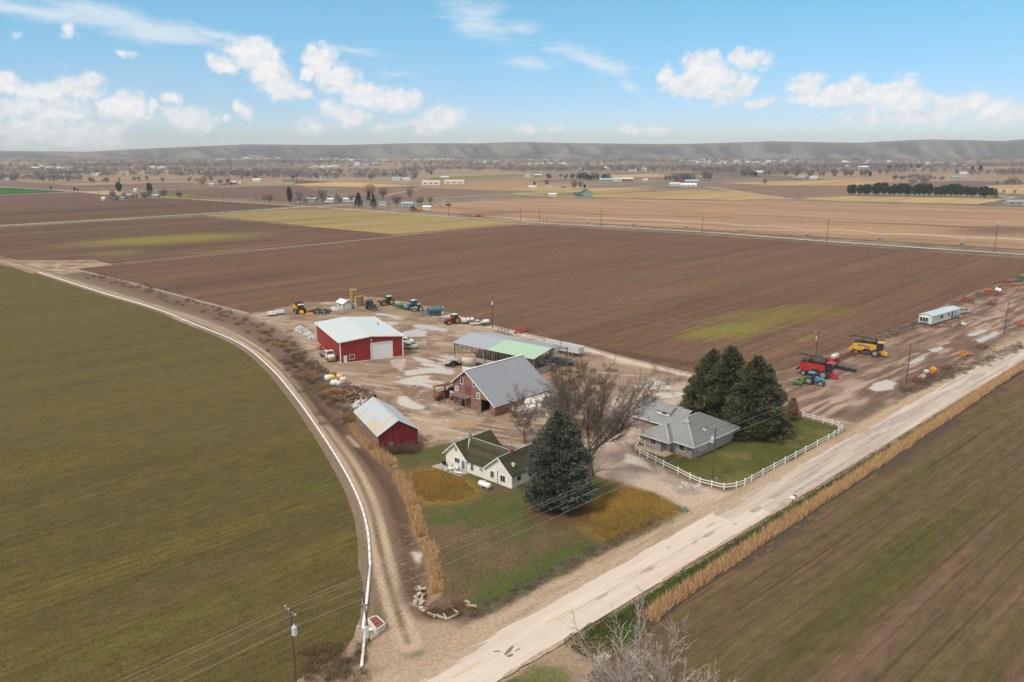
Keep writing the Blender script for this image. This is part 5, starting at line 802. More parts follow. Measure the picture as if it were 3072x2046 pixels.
# ---------------------------------------------------------------- big faded barn
bn = thing('hay_barn', 'big faded red barn with long slate grey roof and hay door platform', 'barn', (-13.57, 177.36, 0), -43.5); W_, D_ = 13.7, 18.4; PX, PZ, LZ, RZ = 4.4, 8.75, 5.3, 2.35
bredx = boards('faded_red_lap', (0.255, 0.115, 0.088), (0.32, 0.205, 0.16), 'Z', 0.2, 0.9, 0.7, (0.45, 0.68), bump=0.5, var=0.16, gdark=0.5)
mb = MB(); mb.panel((0, 0, 0), (1, 0, 0), [(0, -.3), (W_, -.3), (W_, RZ), (PX, PZ), (0, LZ)], [(9.3, -.1, 12.0, 3.1)], .2)
mb.panel((W_, D_, 0), (-1, 0, 0), [(0, -.3), (W_, -.3), (W_, LZ), (W_-PX, PZ), (0, RZ)], (), .2); mb.panel((.002, D_, 0), (0, -1, 0), [(0, -.3), (D_, -.3), (D_, LZ), (0, LZ)], (), .2); mb.panel((W_-.002, 0, 0), (0, 1, 0), [(0, -.3), (D_, -.3), (D_, RZ), (0, RZ)], [(6, .5, 7, 1.5), (11, .5, 12, 1.5)], .2); mb.build('wall', bredx, bn)
slate = boards('slate_steel_roof', (0.26, 0.27, 0.30), (0.25, 0.26, 0.29), 'Y', 0.45, 0.5, 0.3, var=0.03, bump=0.3, gdark=0.65)
roof_plane([(PX, -.5, PZ+.05), (W_+.35, -.5, RZ-.12), (W_+.35, D_+.5, RZ-.12), (PX, D_+.5, PZ+.05)], .1, slate, bn); roof_plane([(PX, -.5, PZ+.05), (-.3, -.5, LZ-.15), (-.3, D_+.5, LZ-.15), (PX, D_+.5, PZ+.05)], .1, slate, bn)
m = MB(); m.box((PX, D_/2, PZ+.19), (.5, D_+1.05, .06)); m.build('ridge_cap', white_trim, bn)
for a_, b_ in (((PX, -.55, PZ), (W_+.3, -.55, RZ-.1)), ((PX, -.55, PZ), (-.3, -.55, LZ-.15))): m = MB(); m.bar(a_, b_, .1, .2); m.build('gable_trim', white_trim, bn)
win(bn, (2.95, 0, 6.15), .7, 1.5, 'x', -1, .12, 0); win(bn, (6.87, 0, 6.2), .65, 1.4, 'x', -1, .12, 0); win(bn, (1.2, 0, 3.9), .6, .8, 'x', -1, .2, 0, cross=1); win(bn, (8.35, 0, 3.68), .7, 1.05, 'x', -1, .2, 0, cross=1)
m = MB(); m.box((2.9, -.04, 1.15), (2.6, .06, 2.5)); m.build('stall_opening_shade', dark_in, bn)  # dark sheet on the wall paints the shade inside the stall opening
hd = MB(); hd.box((5.0, -.04, 4.3), (1.9, .06, 1.9)); hd = hd.build('hay_door', boards('hay_door_boards', (0.235, 0.065, 0.05), (.27, .11, .09), 'X', .2, .9), bn)
# open barn door leaning aside: Z-braced frame
dr_ = MB(); dr_.box((7.9, -.25, 1.55), (2.9, .05, 3.0)); dr_ = dr_.build('barn_door', bredx, bn)
for a_, b_ in (((6.5, -.32, .1), (6.5, -.32, 3.05)), ((9.3, -.32, .1), (9.3, -.32, 3.05)), ((6.5, -.32, .2), (9.3, -.32, .2)), ((6.5, -.32, 1.6), (9.3, -.32, 1.6)), ((6.5, -.32, 2.9), (9.3, -.32, 2.9)), ((6.6, -.33, .2), (9.2, -.33, 2.85))): m = MB(); m.bar(a_, b_, .09, .2); m.build('door_brace', weathered, dr_)
pf = MB(); pf.box((3.2, -.95, 2.75), (5.4, 1.7, .1)); pf = pf.build('platform', weathered, bn)
for x in (0.6, 2.0, 3.2, 4.5, 5.85): m = MB(); m.bar((x, -1.75, 2.7), (x, -1.75, 3.75), .09); m.build('railing_post', weathered, pf)
for z in (3.25, 3.72): m = MB(); m.bar((0.55, -1.75, z), (5.9, -1.75, z), .06, .12); m.build('railing', weathered, pf)
for x in (.6, 5.85): m = MB(); m.bar((x, -1.7, -.05), (x, -1.7, 2.75), .14); m.build('post', weathered, pf)
ld = thing('ladder', 'wooden ladder stair leaning up to the barn platform', 'ladder', bn.matrix_world @ Vector((0, 0, 0)), -43.5); ld.location = bn.location
for x in (4.0, 5.0): m = MB(); m.bar((x, -3.3, 0), (x, -1.8, 2.85), .08, .16); m.build('rail', weathered, ld)
for k in range(8): t = (k+.6)/8.4; m = MB(); m.bar((4.0, -3.3+1.5*t, 2.85*t), (5.0, -3.3+1.5*t, 2.85*t), .2, .05); m.build('rung', weathered, ld)
sgb = MB(); sgb.box((-.05, -.5, 2.55), (.9, .06, .9)); tag(sgb.build('white_board', white_trim), 'white board hung at the barn corner under the platform', 'board'); o = bpy.data.objects['white_board']; o.location = bn.location; o.rotation_euler = (0, 0, R(-43.5))
# lean-to over the tanks
lt = thing('lean_to', 'open rusty lean-to roof on posts against the faded barn', 'lean-to', bn.location, -43.5)
roof_plane([(-.35, -1.2, 4.75), (-6.0, -1.2, 3.0), (-6.0, 6.5, 3.0), (-.35, 6.5, 4.75)], .1, rust_m, lt)
for x, y, z in ((-5.7, -.9, 3.05), (-2.2, -.9, 4.1), (-5.7, 6.2, 3.05), (-5.7, 2.6, 3.05)): m = MB(); m.bar((x, y, -.1), (x, y, z), .16); m.build('post', rust_m, lt)
m = MB(); m.bar((-5.9, -1.1, 2.95), (-.35, -1.1, 4.65), .1, .18); m.build('beam', rust_m, lt)
# ---------------------------------------------------------------- open pole shed
ps = thing('pole_shed', 'long open-sided cattle shed with grey and mint green roof', 'shed', (-15.7, 217.3, 0), -39); X0, X1, Y1, E_, PK = -1.2, 27.7, 15.3, 4.6, 6.0; XM = 11.9; YM = Y1/2
shg = boards('grey_shed_roof', (0.34, 0.36, 0.40), (.33, .35, .38), 'X', .45, .5, .3, var=.03, gdark=.7); shm = boards('mint_shed_roof', (0.36, 0.52, 0.37), (.34, .50, .36), 'X', .45, .5, .25, var=.02, gdark=.8)
for x0, x1, m_ in ((X0, XM, shg), (XM+.01, X1, shm)):
    roof_plane([(x0, -.4, E_), (x1, -.4, E_), (x1, YM, PK), (x0, YM, PK)], .08, m_, ps); roof_plane([(x0, Y1+.4, E_), (x1, Y1+.4, E_), (x1, YM, PK), (x0, YM, PK)], .08, shg if x0 < 5 else mat('grey_underroof', (.3, .31, .32)), ps)
m = MB(); m.box(((X0+X1)/2, 0.1, .7), (X1-X0-2.0, .2, 1.9)); m.build('low_wall', concrete, ps); m = MB(); m.box((X1-.3, YM*.5, .7), (.2, YM, 1.9)); m.build('low_wall', concrete, ps)
slat_m = mat('grey_slat', (0.19, 0.155, 0.13), .9, 0, .25); sl = MB(); sl.box((0, 0, 0), (.11, .09, 3.0)); 
k = 0; x = X0+.5; slo = None
while x < X1-.3:
    if not (14.8 < x < 15.6):
        if slo is None: slo = sl.build('slat', slat_m, ps); o = slo
        else: o = slo.copy(); COL.objects.link(o)
        o.location = (x, 0.06, 3.05); o.rotation_euler = (0, R(rnd.uniform(-1.5, 1.5)), 0)
    x += .62
for y in np.arange(1.2, 7, 1.3): o = slo.copy(); COL.objects.link(o); o.location = (X1-.25, y, 3.0)
for x in np.arange(X0+.4, X1, 4.7):
    for y in (0.3, YM, Y1-.2): m = MB(); m.bar((x, y, -.2), (x, y, E_+(PK-E_)*(y > 1)*(y < 14)), .2); m.build('post', weathered, ps)
for y, z in ((0.25, E_-.12), (YM, PK-.12), (Y1-.2, E_-.12)): m = MB(); m.bar((X0, y, z), (X1, y, z), .12, .25); m.build('beam', weathered, ps)
for x in np.arange(X0+.4, X1+.1, 4.7):
    for s in (0, 1): m = MB(); m.bar((x, .2 if s == 0 else Y1-.2, E_-.05), (x, YM, PK-.1), .08, .18); m.build('rafter', weathered, ps)
for a_, b_ in (((8.2, -1.2, .2), (5.2, .2, 4.3)), ((11.6, -1.0, .2), (9.6, .2, 4.2)), ((X0+.5, .15, 3.3), (X0+2.2, .15, 4.4))): m = MB(); m.bar(a_, b_, .12, .3); m.build('brace', weathered, ps)
m = MB(); m.bar((X1-4.0, -.25, 3.2), (X1-.2, -.25, 3.2), .08, .16); m.build('rail', weathered, ps)
# ---------------------------------------------------------------- rusty silo
si = thing('tank_silo', 'squat rust-streaked white steel silo behind the faded barn', 'silo', (-11.3, 202.0, 0)); silo_m = mat('rust_streaked_white', (0.60, 0.52, 0.44), .7, 0, .1, .9, 0, (0.36, 0.16, 0.075), (.52, .68))
m = MB(); m.lathe([(1.78, -.2), (1.8, 2.6)], (0, 0, 0), n=24); m.build('lower_shell', silo_m, si, True); m = MB(); m.lathe([(1.79, 2.62), (1.8, 5.1)], (0, 0, 0), n=24); m.build('upper_shell', silo_m, si, True)
m = MB(); m.lathe([(1.8, 2.55), (1.86, 2.57), (1.86, 2.66), (1.8, 2.68)], (0, 0, 0), n=24); m.build('band', rust_m, si); m = MB(); m.lathe([(1.84, 5.05), (1.84, 5.16), (.6, 5.5), (.3, 5.55)], (0, 0, 0), n=24); m.build('roof', mat('rusty_lid', (.42, .25, .15), .8, 0, .2, 1, 0, (.3, .12, .06)), si)
# ---------------------------------------------------------------- white bungalow with mossy roof
wh = thing('bungalow', 'white stucco bungalow with mossy brown shingle roof and two gables', 'house', (-12.2, 140.4, 0), -42); L_ = 16.4; E_, PK = 2.5, 5.0
stucco = mat('cream_stucco', (0.80, 0.74, 0.64), .85, 0, .06, .8, .1, col2=(.66, .60, .50), thr=(.5, .8))
def shingle(name, ax):
    m = boards(name, (0.062, 0.052, 0.028), (0.043, 0.045, 0.015), ax, .5, .9, .95, (.40, .7), bump=.9, var=.3, gdark=.3); return m
shx = shingle('mossy_shingles_x', 'X'); shy = shingle('mossy_shingles_y', 'Y')
WL, WR0 = 5.3, 10.3
def gab(x0, x1): return [(x0, -.3), (x1, -.3), (x1, E_), ((x0+x1)/2, PK-.05), (x0, E_)]
mb = MB(); mb.panel((0, 0, 0), (1, 0, 0), gab(-.3, WL), [(2.2, 1.2, 3.4, 2.1), (4.0, 0.0, 4.85, 2.0)], .15); mb.panel((0, .002, 0), (1, 0, 0), [(WL, -.3), (WR0, -.3), (WR0, E_), (WL, E_)], [(6.3, .75, 7.0, 2.0), (8.6, 1.2, 9.4, 1.9)], .15); mb.panel((0, 0, 0), (1, 0, 0), gab(WR0, L_), [(11.3, .8, 12.1, 2.0), (13.7, .75, 14.8, 1.9)], .15)
mb.panel((L_-.002, 0, 0), (0, 1, 0), [(.002, -.3), (9, -.3), (9, E_), (.002, E_)], [(1.3, 1.0, 2.3, 1.9)], .15); mb.panel((-.298, 9, 0), (0, -1, 0), [(0, -.3), (9, -.3), (9, E_), (0, E_)], (), .15)
mb.panel((WL, 9, 0), (-1, 0, 0), [(0, -.3), (5.6, -.3), (5.6, E_), (2.8, PK-.05), (0, E_)], (), .15); mb.panel((L_, 9, 0), (-1, 0, 0), [(0, -.3), (6.1, -.3), (6.1, E_), (3.05, PK-.05), (0, E_)], (), .15); mb.panel((WR0, 7, 0), (-1, 0, 0), [(0, -.3), (5, -.3), (5, E_), (0, E_)], (), .15); mb.build('wall', stucco, wh)
for x0, x1 in ((-.3, WL), (WR0, L_)):
    xm = (x0+x1)/2; dz = (PK-E_)/((x1-x0)/2)*.35
    roof_plane([(x0-.35, -.4, E_-dz+.03), (xm, -.4, PK+.03), (xm, 9.3, PK+.03), (x0-.35, 9.3, E_-dz+.03)], .12, shx, wh); roof_plane([(x1+.35, -.4, E_-dz+.03), (xm, -.4, PK+.03), (xm, 9.3, PK+.03), (x1+.35, 9.3, E_-dz+.03)], .12, shx, wh)
    for a_, b_ in (((x0-.37, -.44, E_-dz+.05), (xm, -.44, PK+.08)), ((xm, -.44, PK+.08), (x1+.37, -.44, E_-dz+.05))): m = MB(); m.bar(a_, b_, .08, .2); m.build('verge_board', white_trim, wh)
    m = MB(); m.bar((xm, -.4, PK+.17), (xm, 9.3, PK+.17), .17, .05); m.build('ridge_cap', mat('ridge_tin', (.42, .46, .45), .5), wh)
XA, XB = 2.5, 13.35; YC = 3.6
roof_plane([(WL+.3, -.35, E_-.2), (WR0-.3, -.35, E_-.2), (XB, YC, PK+.1), (XA, YC, PK+.1)], .12, shy, wh, 'roof'); roof_plane([(WL+.3, 7.55, E_-.2), (WR0-.3, 7.55, E_-.2), (XB, YC, PK+.1), (XA, YC, PK+.1)], .12, shy, wh)
m = MB(); m.bar((XA, YC, PK+.24), (XB, YC, PK+.24), .18, .05); m.build('ridge_cap', mat('ridge_tin', (.42, .46, .45)), wh)
m = MB(); m.bar((WL+.1, -.36, E_-.1), (XA+.15, YC-.1, PK+.2), .22, .05); m.build('valley_flashing', mat('valley_tin', (.62, .6, .56), .6, 0, .2, 2, 0, (.35, .3, .24)), wh)
blue_tr = mat('pale_blue_trim', (.42, .52, .58), .6)
win(wh, (2.8, 0, 1.65), 1.2, .9, 'x', -1, .07, 1); win(wh, (6.65, 0, 1.38), .7, 1.25, 'x', -1, .07, 1); win(wh, (9.0, 0, 1.55), .8, .7, 'x', -1, .07, 0, pane_m=mat('pale_blind', (.35, .33, .33))); win(wh, (11.7, 0, 1.4), .8, 1.2, 'x', -1, .07, 1); win(wh, (14.25, 0, 1.32), 1.1, 1.15, 'x', -1, .07, 1); win(wh, (L_, 1.8, 1.45), 1.0, .9, 'y', 1, .07, 0)
m = MB(); m.box((2.5, -.04, 3.75), (.55, .06, .75)); m.build('gable_vent', mat('vent_grey', (.3, .26, .24)), wh)
d_ = MB(); d_.box((4.42, -.02, 1.0), (.95, .1, 2.1)); d_ = d_.build('door', blue_tr, wh); m = MB(); m.box((4.42, -.09, 1.15), (.6, .03, 1.5)); m.build('pane', mat('blue_glass', (.10, .16, .22), .1), d_)
ch = MB(); ch.box((2.75, 3.4, 5.0), (.5, .5, 1.7)); ch = ch.build('chimney', mat('grey_chimney', (.33, .30, .27), .9, 0, .2, 3), wh); m = MB(); m.cyl((2.75, 3.4, 5.8), (2.75, 3.4, 6.3), .14, .14, 8); m.cyl((2.75, 3.4, 6.3), (2.75, 3.4, 6.42), .26, .2, 8); m.build('chimney_pot', steel_m, ch)
ch = MB(); ch.box((13.35, 3.0, 5.2), (.65, .65, 1.1)); ch = ch.build('chimney', mat('red_brick', (.30, .12, .085), .9, 0, .25, 4), wh); m = MB(); m.cyl((13.35, 3.0, 5.7), (13.35, 3.0, 6.6), .13, .13, 8); m.cyl((13.35, 3, 6.6), (13.35, 3, 6.75), .24, .06, 8); m.build('stove_pipe', steel_m, ch)
for x in (WL, 13.0): m = MB(); m.bar((x, -.05, 0), (x, -.05, 2.4), .09); m.build('downpipe', mat('pipe_dark', (.25, .2, .17)), wh)
sd_ = thing('satellite_dish', 'small grey satellite dish on the mossy bungalow roof', 'dish', wh.matrix_world @ Vector((0, 0, 0)), -42); sd_.location = wh.location; m = MB(); m.lathe([(.05, 0), (.3, .06), (.42, .16)], (15.3, 1.6, 3.75), (0.2, -.8, .5), 12); m.build('reflector', steel_m, sd_); m = MB(); m.bar((15.3, 1.6, 3.35), (15.3, 1.6, 3.8), .06); m.build('mast', steel_m, sd_)
# patio slab
pt = MB(); pt.slab([(-1.6, -2.6), (5.9, -2.3), (5.9, -.15), (-1.2, -.15)], -.1, .08); pt = tag(pt.build('patio', concrete), None, None, None, 'structure'); pt.location = wh.location; pt.rotation_euler = (0, 0, R(-42))
# ---------------------------------------------------------------- grey ranch house
gh2 = thing('ranch_house', 'grey brick ranch house with speckled hip roof inside the white fence', 'house', (34.5, 143.2, 0), 43.5)
gbrick = boards('grey_brick', (0.36, 0.29, 0.26), (0.32, 0.255, 0.23), 'Z', .22, .85, .4, var=.06, bump=.3, gdark=.7)
E_ = 2.6
plan = [(0, 0), (14.9, 0), (14.9, 10.6), (-1.4, 10.6), (-1.4, 6.3), (-.3, 6.3), (-.3, 4.7), (0, 4.7)]
mb = MB()
for (x0, y0), (x1, y1) in zip(plan, plan[1:]+plan[:1]):
    u = Vector((x1-x0, y1-y0, 0)); mb.panel((x0, y0, 0), u, [(0, -.4), (u.length, -.4), (u.length, E_), (0, E_)], (), .18)
mb.panel((6.2, 19.2, 0), (0, -1, 0), [(0, -.4), (8.6, -.4), (8.6, E_), (0, E_)], (), .18); mb.panel((14.8, 10.6, 0), (0, 1, 0), [(0, -.4), (8.6, -.4), (8.6, E_), (0, E_)], (), .18); mb.panel((14.8, 19.2, 0), (-1, 0, 0), [(0, -.4), (8.6, -.4), (8.6, E_), (4.3, 5.2), (0, E_)], (), .18); mb.build('wall', gbrick, gh2)
roofg = mat('speckled_grey_shingles', (0.24, 0.245, 0.24), .95, 0, .35, 7, .3, col2=(0.36, 0.36, 0.35), thr=(.55, .7)); roof_shaded = mat('shaded_grey_shingles', (0.165, 0.17, 0.168), .95, 0, .3, 7, .3, col2=(0.25, .25, .245), thr=(.58, .72))  # darker shingle copy puts shade into the colour of road-side and end slopes
A0, A1, B0, B1 = -.8, 15.6, -.7, 11.3; hy = (B0+B1)/2; hw = (B1-B0)/2; RZ_ = 5.75; e = E_+.02
ra, rb = (A0+hw, hy, RZ_), (A1-hw, hy, RZ_)
roof_plane([(A0, B0, e), (A1, B0, e), rb, ra], .1, roof_shaded, gh2); roof_plane([(A1, B0, e), (A1, B1, e), rb], .1, roof_shaded, gh2); roof_plane([(A1, B1, e), (A0, B1, e), ra, rb], .1, roofg, gh2); roof_plane([(A0, B1, e), (A0, B0, e), ra], .1, roofg, gh2)
c0, c1, cx = 3.95, 11.32, -2.15; ch_ = (c1-c0)/2; sl_ = (RZ_-e)/hw; cz = e+sl_*ch_; ap = (cx+ch_, (c0+c1)/2, cz+.04); bk = (cx+ch_+2.6, (c0+c1)/2, cz+.04)
roof_plane([(cx, c0, e+.04), (cx, c1, e+.04), ap], .1, roofg, gh2); roof_plane([(cx, c0, e+.04), ap, bk, (A0+.4, c0, e+.04)], .1, roof_shaded, gh2); roof_plane([(cx, c1, e+.04), ap, bk, (A0+.4, c1, e+.04)], .1, roofg, gh2)
gx0, gx1, gy0, gy1, gz = 5.6, 15.4, 7.5, 19.8, 5.35; gm_ = (gx0+gx1)/2
roof_plane([(gx0, gy0, e), (gx0, gy1, e), (gm_, gy1, gz), (gm_, gy0, gz)], .1, roofg, gh2); roof_plane([(gx1, gy0, e), (gx1, gy1, e), (gm_, gy1, gz), (gm_, gy0, gz)], .1, roofg, gh2)
fasc = mat('white_fascia', (.74, .72, .68), .6)
for a_, b_ in (((A0, B0-.03, e), (A1, B0-.03, e)), ((A0-.03, B0, e), (A0-.03, c0, e)), ((cx-.03, c0, e), (cx-.03, c1, e)), ((cx, c0-.03, e), (A0, c0-.03, e)), ((gx0-.03, B1, e), (gx0-.03, gy1, e)), ((cx, c1+.03, e), (gx0, c1+.03, e)), ((gx0, gy1+.03, e), (gm_, gy1+.03, gz)), ((gm_, gy1+.03, gz), (gx1, gy1+.03, e))): m = MB(); m.bar(a_, b_, .06, .22); m.build('fascia', fasc, gh2)
cap_m = mat('hip_cap', (.36, .37, .36), .9)
for a_, b_ in ((ra, rb), ((A0, B0, e), ra), ((A1, B0, e), rb), ((cx, c0, e+.04), ap), ((cx, c1, e+.04), ap), ap and (ap, bk), ((gm_, gy0+2, gz), (gm_, gy1, gz))):
    a_, b_ = Vector(a_), Vector(b_); m = MB(); m.bar(a_+Vector((0, 0, .13)), b_+Vector((0, 0, .13)), .28, .04); m.build('hip_cap', cap_m, gh2)
rs_ = MB(); th_ = math.atan(sl_); rs_.box((3.2, 4.1, e+sl_*(4.0)+.02), (2.2, .75, .05), ry=-math.degrees(th_)); rs_.build('rust_stain', mat('roof_rust', (.27, .12, .06), .9, 0, .3, 3, 0, (.2, .15, .12)), gh2)
m = MB(); m.box((4.1, 4.5, e+sl_*4.9+.12), (.9, 1.3, .35), ry=-math.degrees(th_)); m.build('swamp_cooler_base', mat('grey_box', (.3, .31, .29), .7), gh2)
vp = MB(); vp.cyl((6.2, 1.7, e+sl_*2.3), (6.2, 1.7, 6.4), .12, .12, 8); vp = vp.build('flue', steel_m, gh2); m = MB(); m.box((6.2, 1.7, e+sl_*2.4+.15), (.55, .55, .12), rx=30); m.build('flashing', white_trim, vp); m = MB(); m.cyl((6.2, 1.7, 6.4), (6.2, 1.7, 6.6), .16, .12, 8); m.build('cap', rust_m, vp); m = MB(); m.bar((6.2, 1.7, 5.8), (3.4, 2.2, 4.5), .03); m.build('guy_wire', steel_m, vp)
# shed dormer on the rear wing
dm = MB(); dm.prism([(7.6, 3.95), (7.6, 4.75), (9.6, 5.25), (9.6, 4.9)], 11.2, 14.2); dm = dm.build('dormer', white_trim, gh2); roof_plane([(7.3, 10.95, 4.74), (7.3, 14.45, 4.74), (9.9, 14.45, 5.38), (9.9, 10.95, 5.38)], .08, roofg, dm, 'dormer_roof'); m = MB(); m.box((7.57, 12.3, 4.42), (.06, 1.0, .35)); m.build('pane', glass, dm)
for y, w in ((2.55, 1.25), ): win(gh2, (0, y, 1.62), w, 1.15, 'y', -1, .08, 0)
win(gh2, (-1.4, 8.3, 1.62), 1.3, 1.1, 'y', -1, .08, 1); win(gh2, (3.2, 0, 1.7), 2.3, 1.2, 'x', -1, .06, 0, pane_m=mat('aqua_glass', (.30, .42, .40), .15)); win(gh2, (8.2, 0, 1.95), .9, .6, 'x', -1, .05, 0); win(gh2, (10.6, 0, 1.95), .9, .6, 'x', -1, .05, 0); win(gh2, (13.2, 0, 1.95), .7, .6, 'x', -1, .05, 0)
m = MB(); m.box((-.36, 5.5, 1.05), (.1, 1.0, 2.1)); m.build('door', mat('grey_door', (.36, .33, .31), .6), gh2)
pc = MB(); pc.slab([(-2.6, 4.2), (-.35, 4.2), (-.35, 6.2), (-1.6, 6.2), (-1.6, 11.4), (-3.2, 11.4), (-3.2, 4.2)], -.1, .12); pc = tag(pc.build('porch_path', mat('sand_concrete', (.46, .36, .24), .9)), None, None, None, 'structure'); pc.location = gh2.location; pc.rotation_euler = (0, 0, R(43.5))
# ---------------------------------------------------------------- small white shed at the field edge
q = at(1030, 930); q2 = at(1057, 926.4); ws = thing('storage_shed', 'little white shed with metal roof beside the straw stack', 'shed', q, math.degrees(math.atan2(q2.y-q.y, q2.x-q.x))); w = (q2-q).length; dp = 5.2
cream = boards('cream_lap', (.60, .54, .45), (.45, .38, .3), 'Z', .2, .8, .3, (.55, .7), var=.05); mb = MB(); mb.panel((0, 0, 0), (1, 0, 0), [(0, -.2), (w, -.2), (w, 2.3), (w/2, 3.3), (0, 2.3)], (), .1); mb.panel((w, dp, 0), (-1, 0, 0), [(0, -.2), (w, -.2), (w, 2.3), (w/2, 3.3), (0, 2.3)], (), .1); mb.panel((0, dp, 0), (0, -1, 0), [(0, -.2), (dp, -.2), (dp, 2.3), (0, 2.3)], (), .1); mb.panel((w, 0, 0), (0, 1, 0), [(0, -.2), (dp, -.2), (dp, 2.3), (0, 2.3)], (), .1); mb.build('wall', cream, ws)
for s in (0, 1): xe = -.3 if s == 0 else w+.3; roof_plane([(xe, -.4, 2.15), (w/2, -.4, 3.35), (w/2, dp+.4, 3.35), (xe, dp+.4, 2.15)], .08, mat('white_steel', (.72, .73, .72), .45), ws)
m = MB(); m.box((w/2, -.05, 1.0), (w*.62, .06, 2.0)); m.build('door', dw_m, ws); m = MB(); m.box((-.04, dp*.5, 1.4), (.05, .8, .7)); m.build('window', glass, ws)
# ---------------------------------------------------------------- mobile home
a_ = at(2793.5, 978); b_ = at(2880, 952); mh = thing('mobile_home', 'long white mobile home with pale blue roof and teal panel', 'mobile home', (a_.x, a_.y, 0), math.degrees(math.atan2(b_.y-a_.y, b_.x-a_.x))); L_ = 21.5; Wd = 4.3
mbw = boards('white_alu_siding', (.70, .67, .62), (.66, .62, .56), 'Z', .25, .55, .25, var=.03); mb = MB(); mb.prism([(0, .55), (L_, .55), (L_, 3.3), (0, 3.3)], 0, Wd); mb.build('wall', mbw, mh)
mb = MB(); mb.box((L_/2, Wd/2, .3), (L_-.3, Wd-.3, .6)); mb.build('skirting', mat('dark_skirt', (.10, .085, .075), .9), mh)
rf_ = mat('pale_blue_roof', (.46, .55, .62), .45, 0, .05)
for s in (0, 1): ye = -.2 if s == 0 else Wd+.2; roof_plane([(-.25, ye, 3.28), (L_+.2, ye, 3.28), (L_+.2, Wd/2, 3.85), (-.25, Wd/2, 3.85)], .06, rf_, mh)
mb = MB(); mb.panel((-.01, Wd, 0), (0, -1, 0), [(0, 3.29), (Wd, 3.29), (Wd/2, 3.8)], (), .05); mb.build('gable', mbw, mh)
teal = mat('teal_panel', (.22, .38, .38), .6); mb = MB(); mb.box((18.4, -.015, 1.0), (5.9, .03, .95)); mb.build('teal_skirt', teal, mh); mb = MB(); mb.box((15.9, -.016, 2.0), (.5, .032, 2.4)); mb.build('teal_trim', teal, mh)
m = MB(); m.box((15.2, -.03, 1.8), (.85, .06, 2.2)); m.build('door', glass, mh)
for x, w, h, z in ((4.3, .5, 1.5, 2.0), (7.2, 2.4, 1.2, 2.2), (12.6, 1.2, 1.2, 2.2), (17.9, .6, 1.1, 2.3)): win(mh, (x, 0, z), w, h, 'x', -1, .06, 1 if w > 2 else 0)
bay = MB(); bay.prism([(-.55, 1.05), (0, 1.05), (0, 2.8), (-.55, 2.8)], 1.0, 3.7); bay = bay.build('bay_window', white_trim, mh)
for y in (1.45, 2.35, 3.25): m = MB(); m.box((-.57, y, 1.95), (.06, .75, 1.4)); m.build('pane', glass, bay)
# ================================================================= farm machinery and vehicles
def paint(name, c, dirt=(0.20, 0.14, 0.10)): return mat(name, c, .45, 0, .08, 1.5, 0, dirt, (.50, .80))
P_RED = paint('red_paint', (0.44, 0.022, 0.022)); P_YEL = paint('yellow_paint', (0.72, 0.36, 0.02)); P_GRN = paint('green_paint', (0.045, 0.15, 0.04)); P_BLU = paint('blue_paint', (0.035, 0.15, 0.34)); P_LBL = paint('light_blue_paint', (0.06, 0.28, 0.42)); P_BLK = paint('black_paint', (0.028, 0.03, 0.033)); P_ORG = paint('orange_paint', (0.60, 0.13, 0.015)); P_WHT = paint('white_paint', (0.72, 0.70, 0.66)); P_TEAL = paint('teal_paint', (0.05, 0.20, 0.27)); P_CREAM = mat('cream_paint', (.66, .55, .40), .5); P_GREY = mat('dark_grey_steel', (.10, .10, .10), .6, 0, .2); P_PALEG = mat('faded_green_paint', (.33, .42, .32), .6); P_OY = paint('orange_yellow_paint', (.66, .24, .015)); P_DRED = mat('dull_red_paint', (.25, .035, .03), .7, 0, .25, 2, 0, (.14, .06, .04))
cabglass = mat('cab_glass', (0.035, 0.045, 0.05), .08, spec=.7)
wheel_cache = {}
def wheel(parent, x, y, r, w, rim, sy=1, rimfrac=.58):
    k = (round(r, 2), round(w, 2), rim.name)
    if k not in wheel_cache:
        t = MB(); t.lathe([(r*.6, -w/2), (r*.93, -w/2), (r, -w*.36), (r, w*.36), (r*.93, w/2), (r*.6, w/2)], (0, 0, 0), (0, 1, 0), 20)
        for i in range(18): a = 2*math.pi*i/18; t.box((math.cos(a)*r, 0, math.sin(a)*r), (.05*r+.02, w*.8, .06*r), ry=-math.degrees(a))
        rm = MB(); rm.lathe([(r*rimfrac, -w*.52), (r*rimfrac*.9, -w*.40), (r*.2, -w*.30), (r*.2, w*.30), (r*rimfrac*.9, w*.40), (r*rimfrac, w*.52)], (0, 0, 0), (0, 1, 0), 18)
        a_ = t.build('tyre', rubber); b_ = rm.build('rim', rim); wheel_cache[k] = (a_.data, b_.data); bpy.data.objects.remove(a_); bpy.data.objects.remove(b_)
    A, B = wheel_cache[k]; o = bpy.data.objects.new('wheel', A); COL.objects.link(o); o.parent = parent; o.location = (x, y, r-.03); i = bpy.data.objects.new('rim', B); COL.objects.link(i); i.parent = o; return o
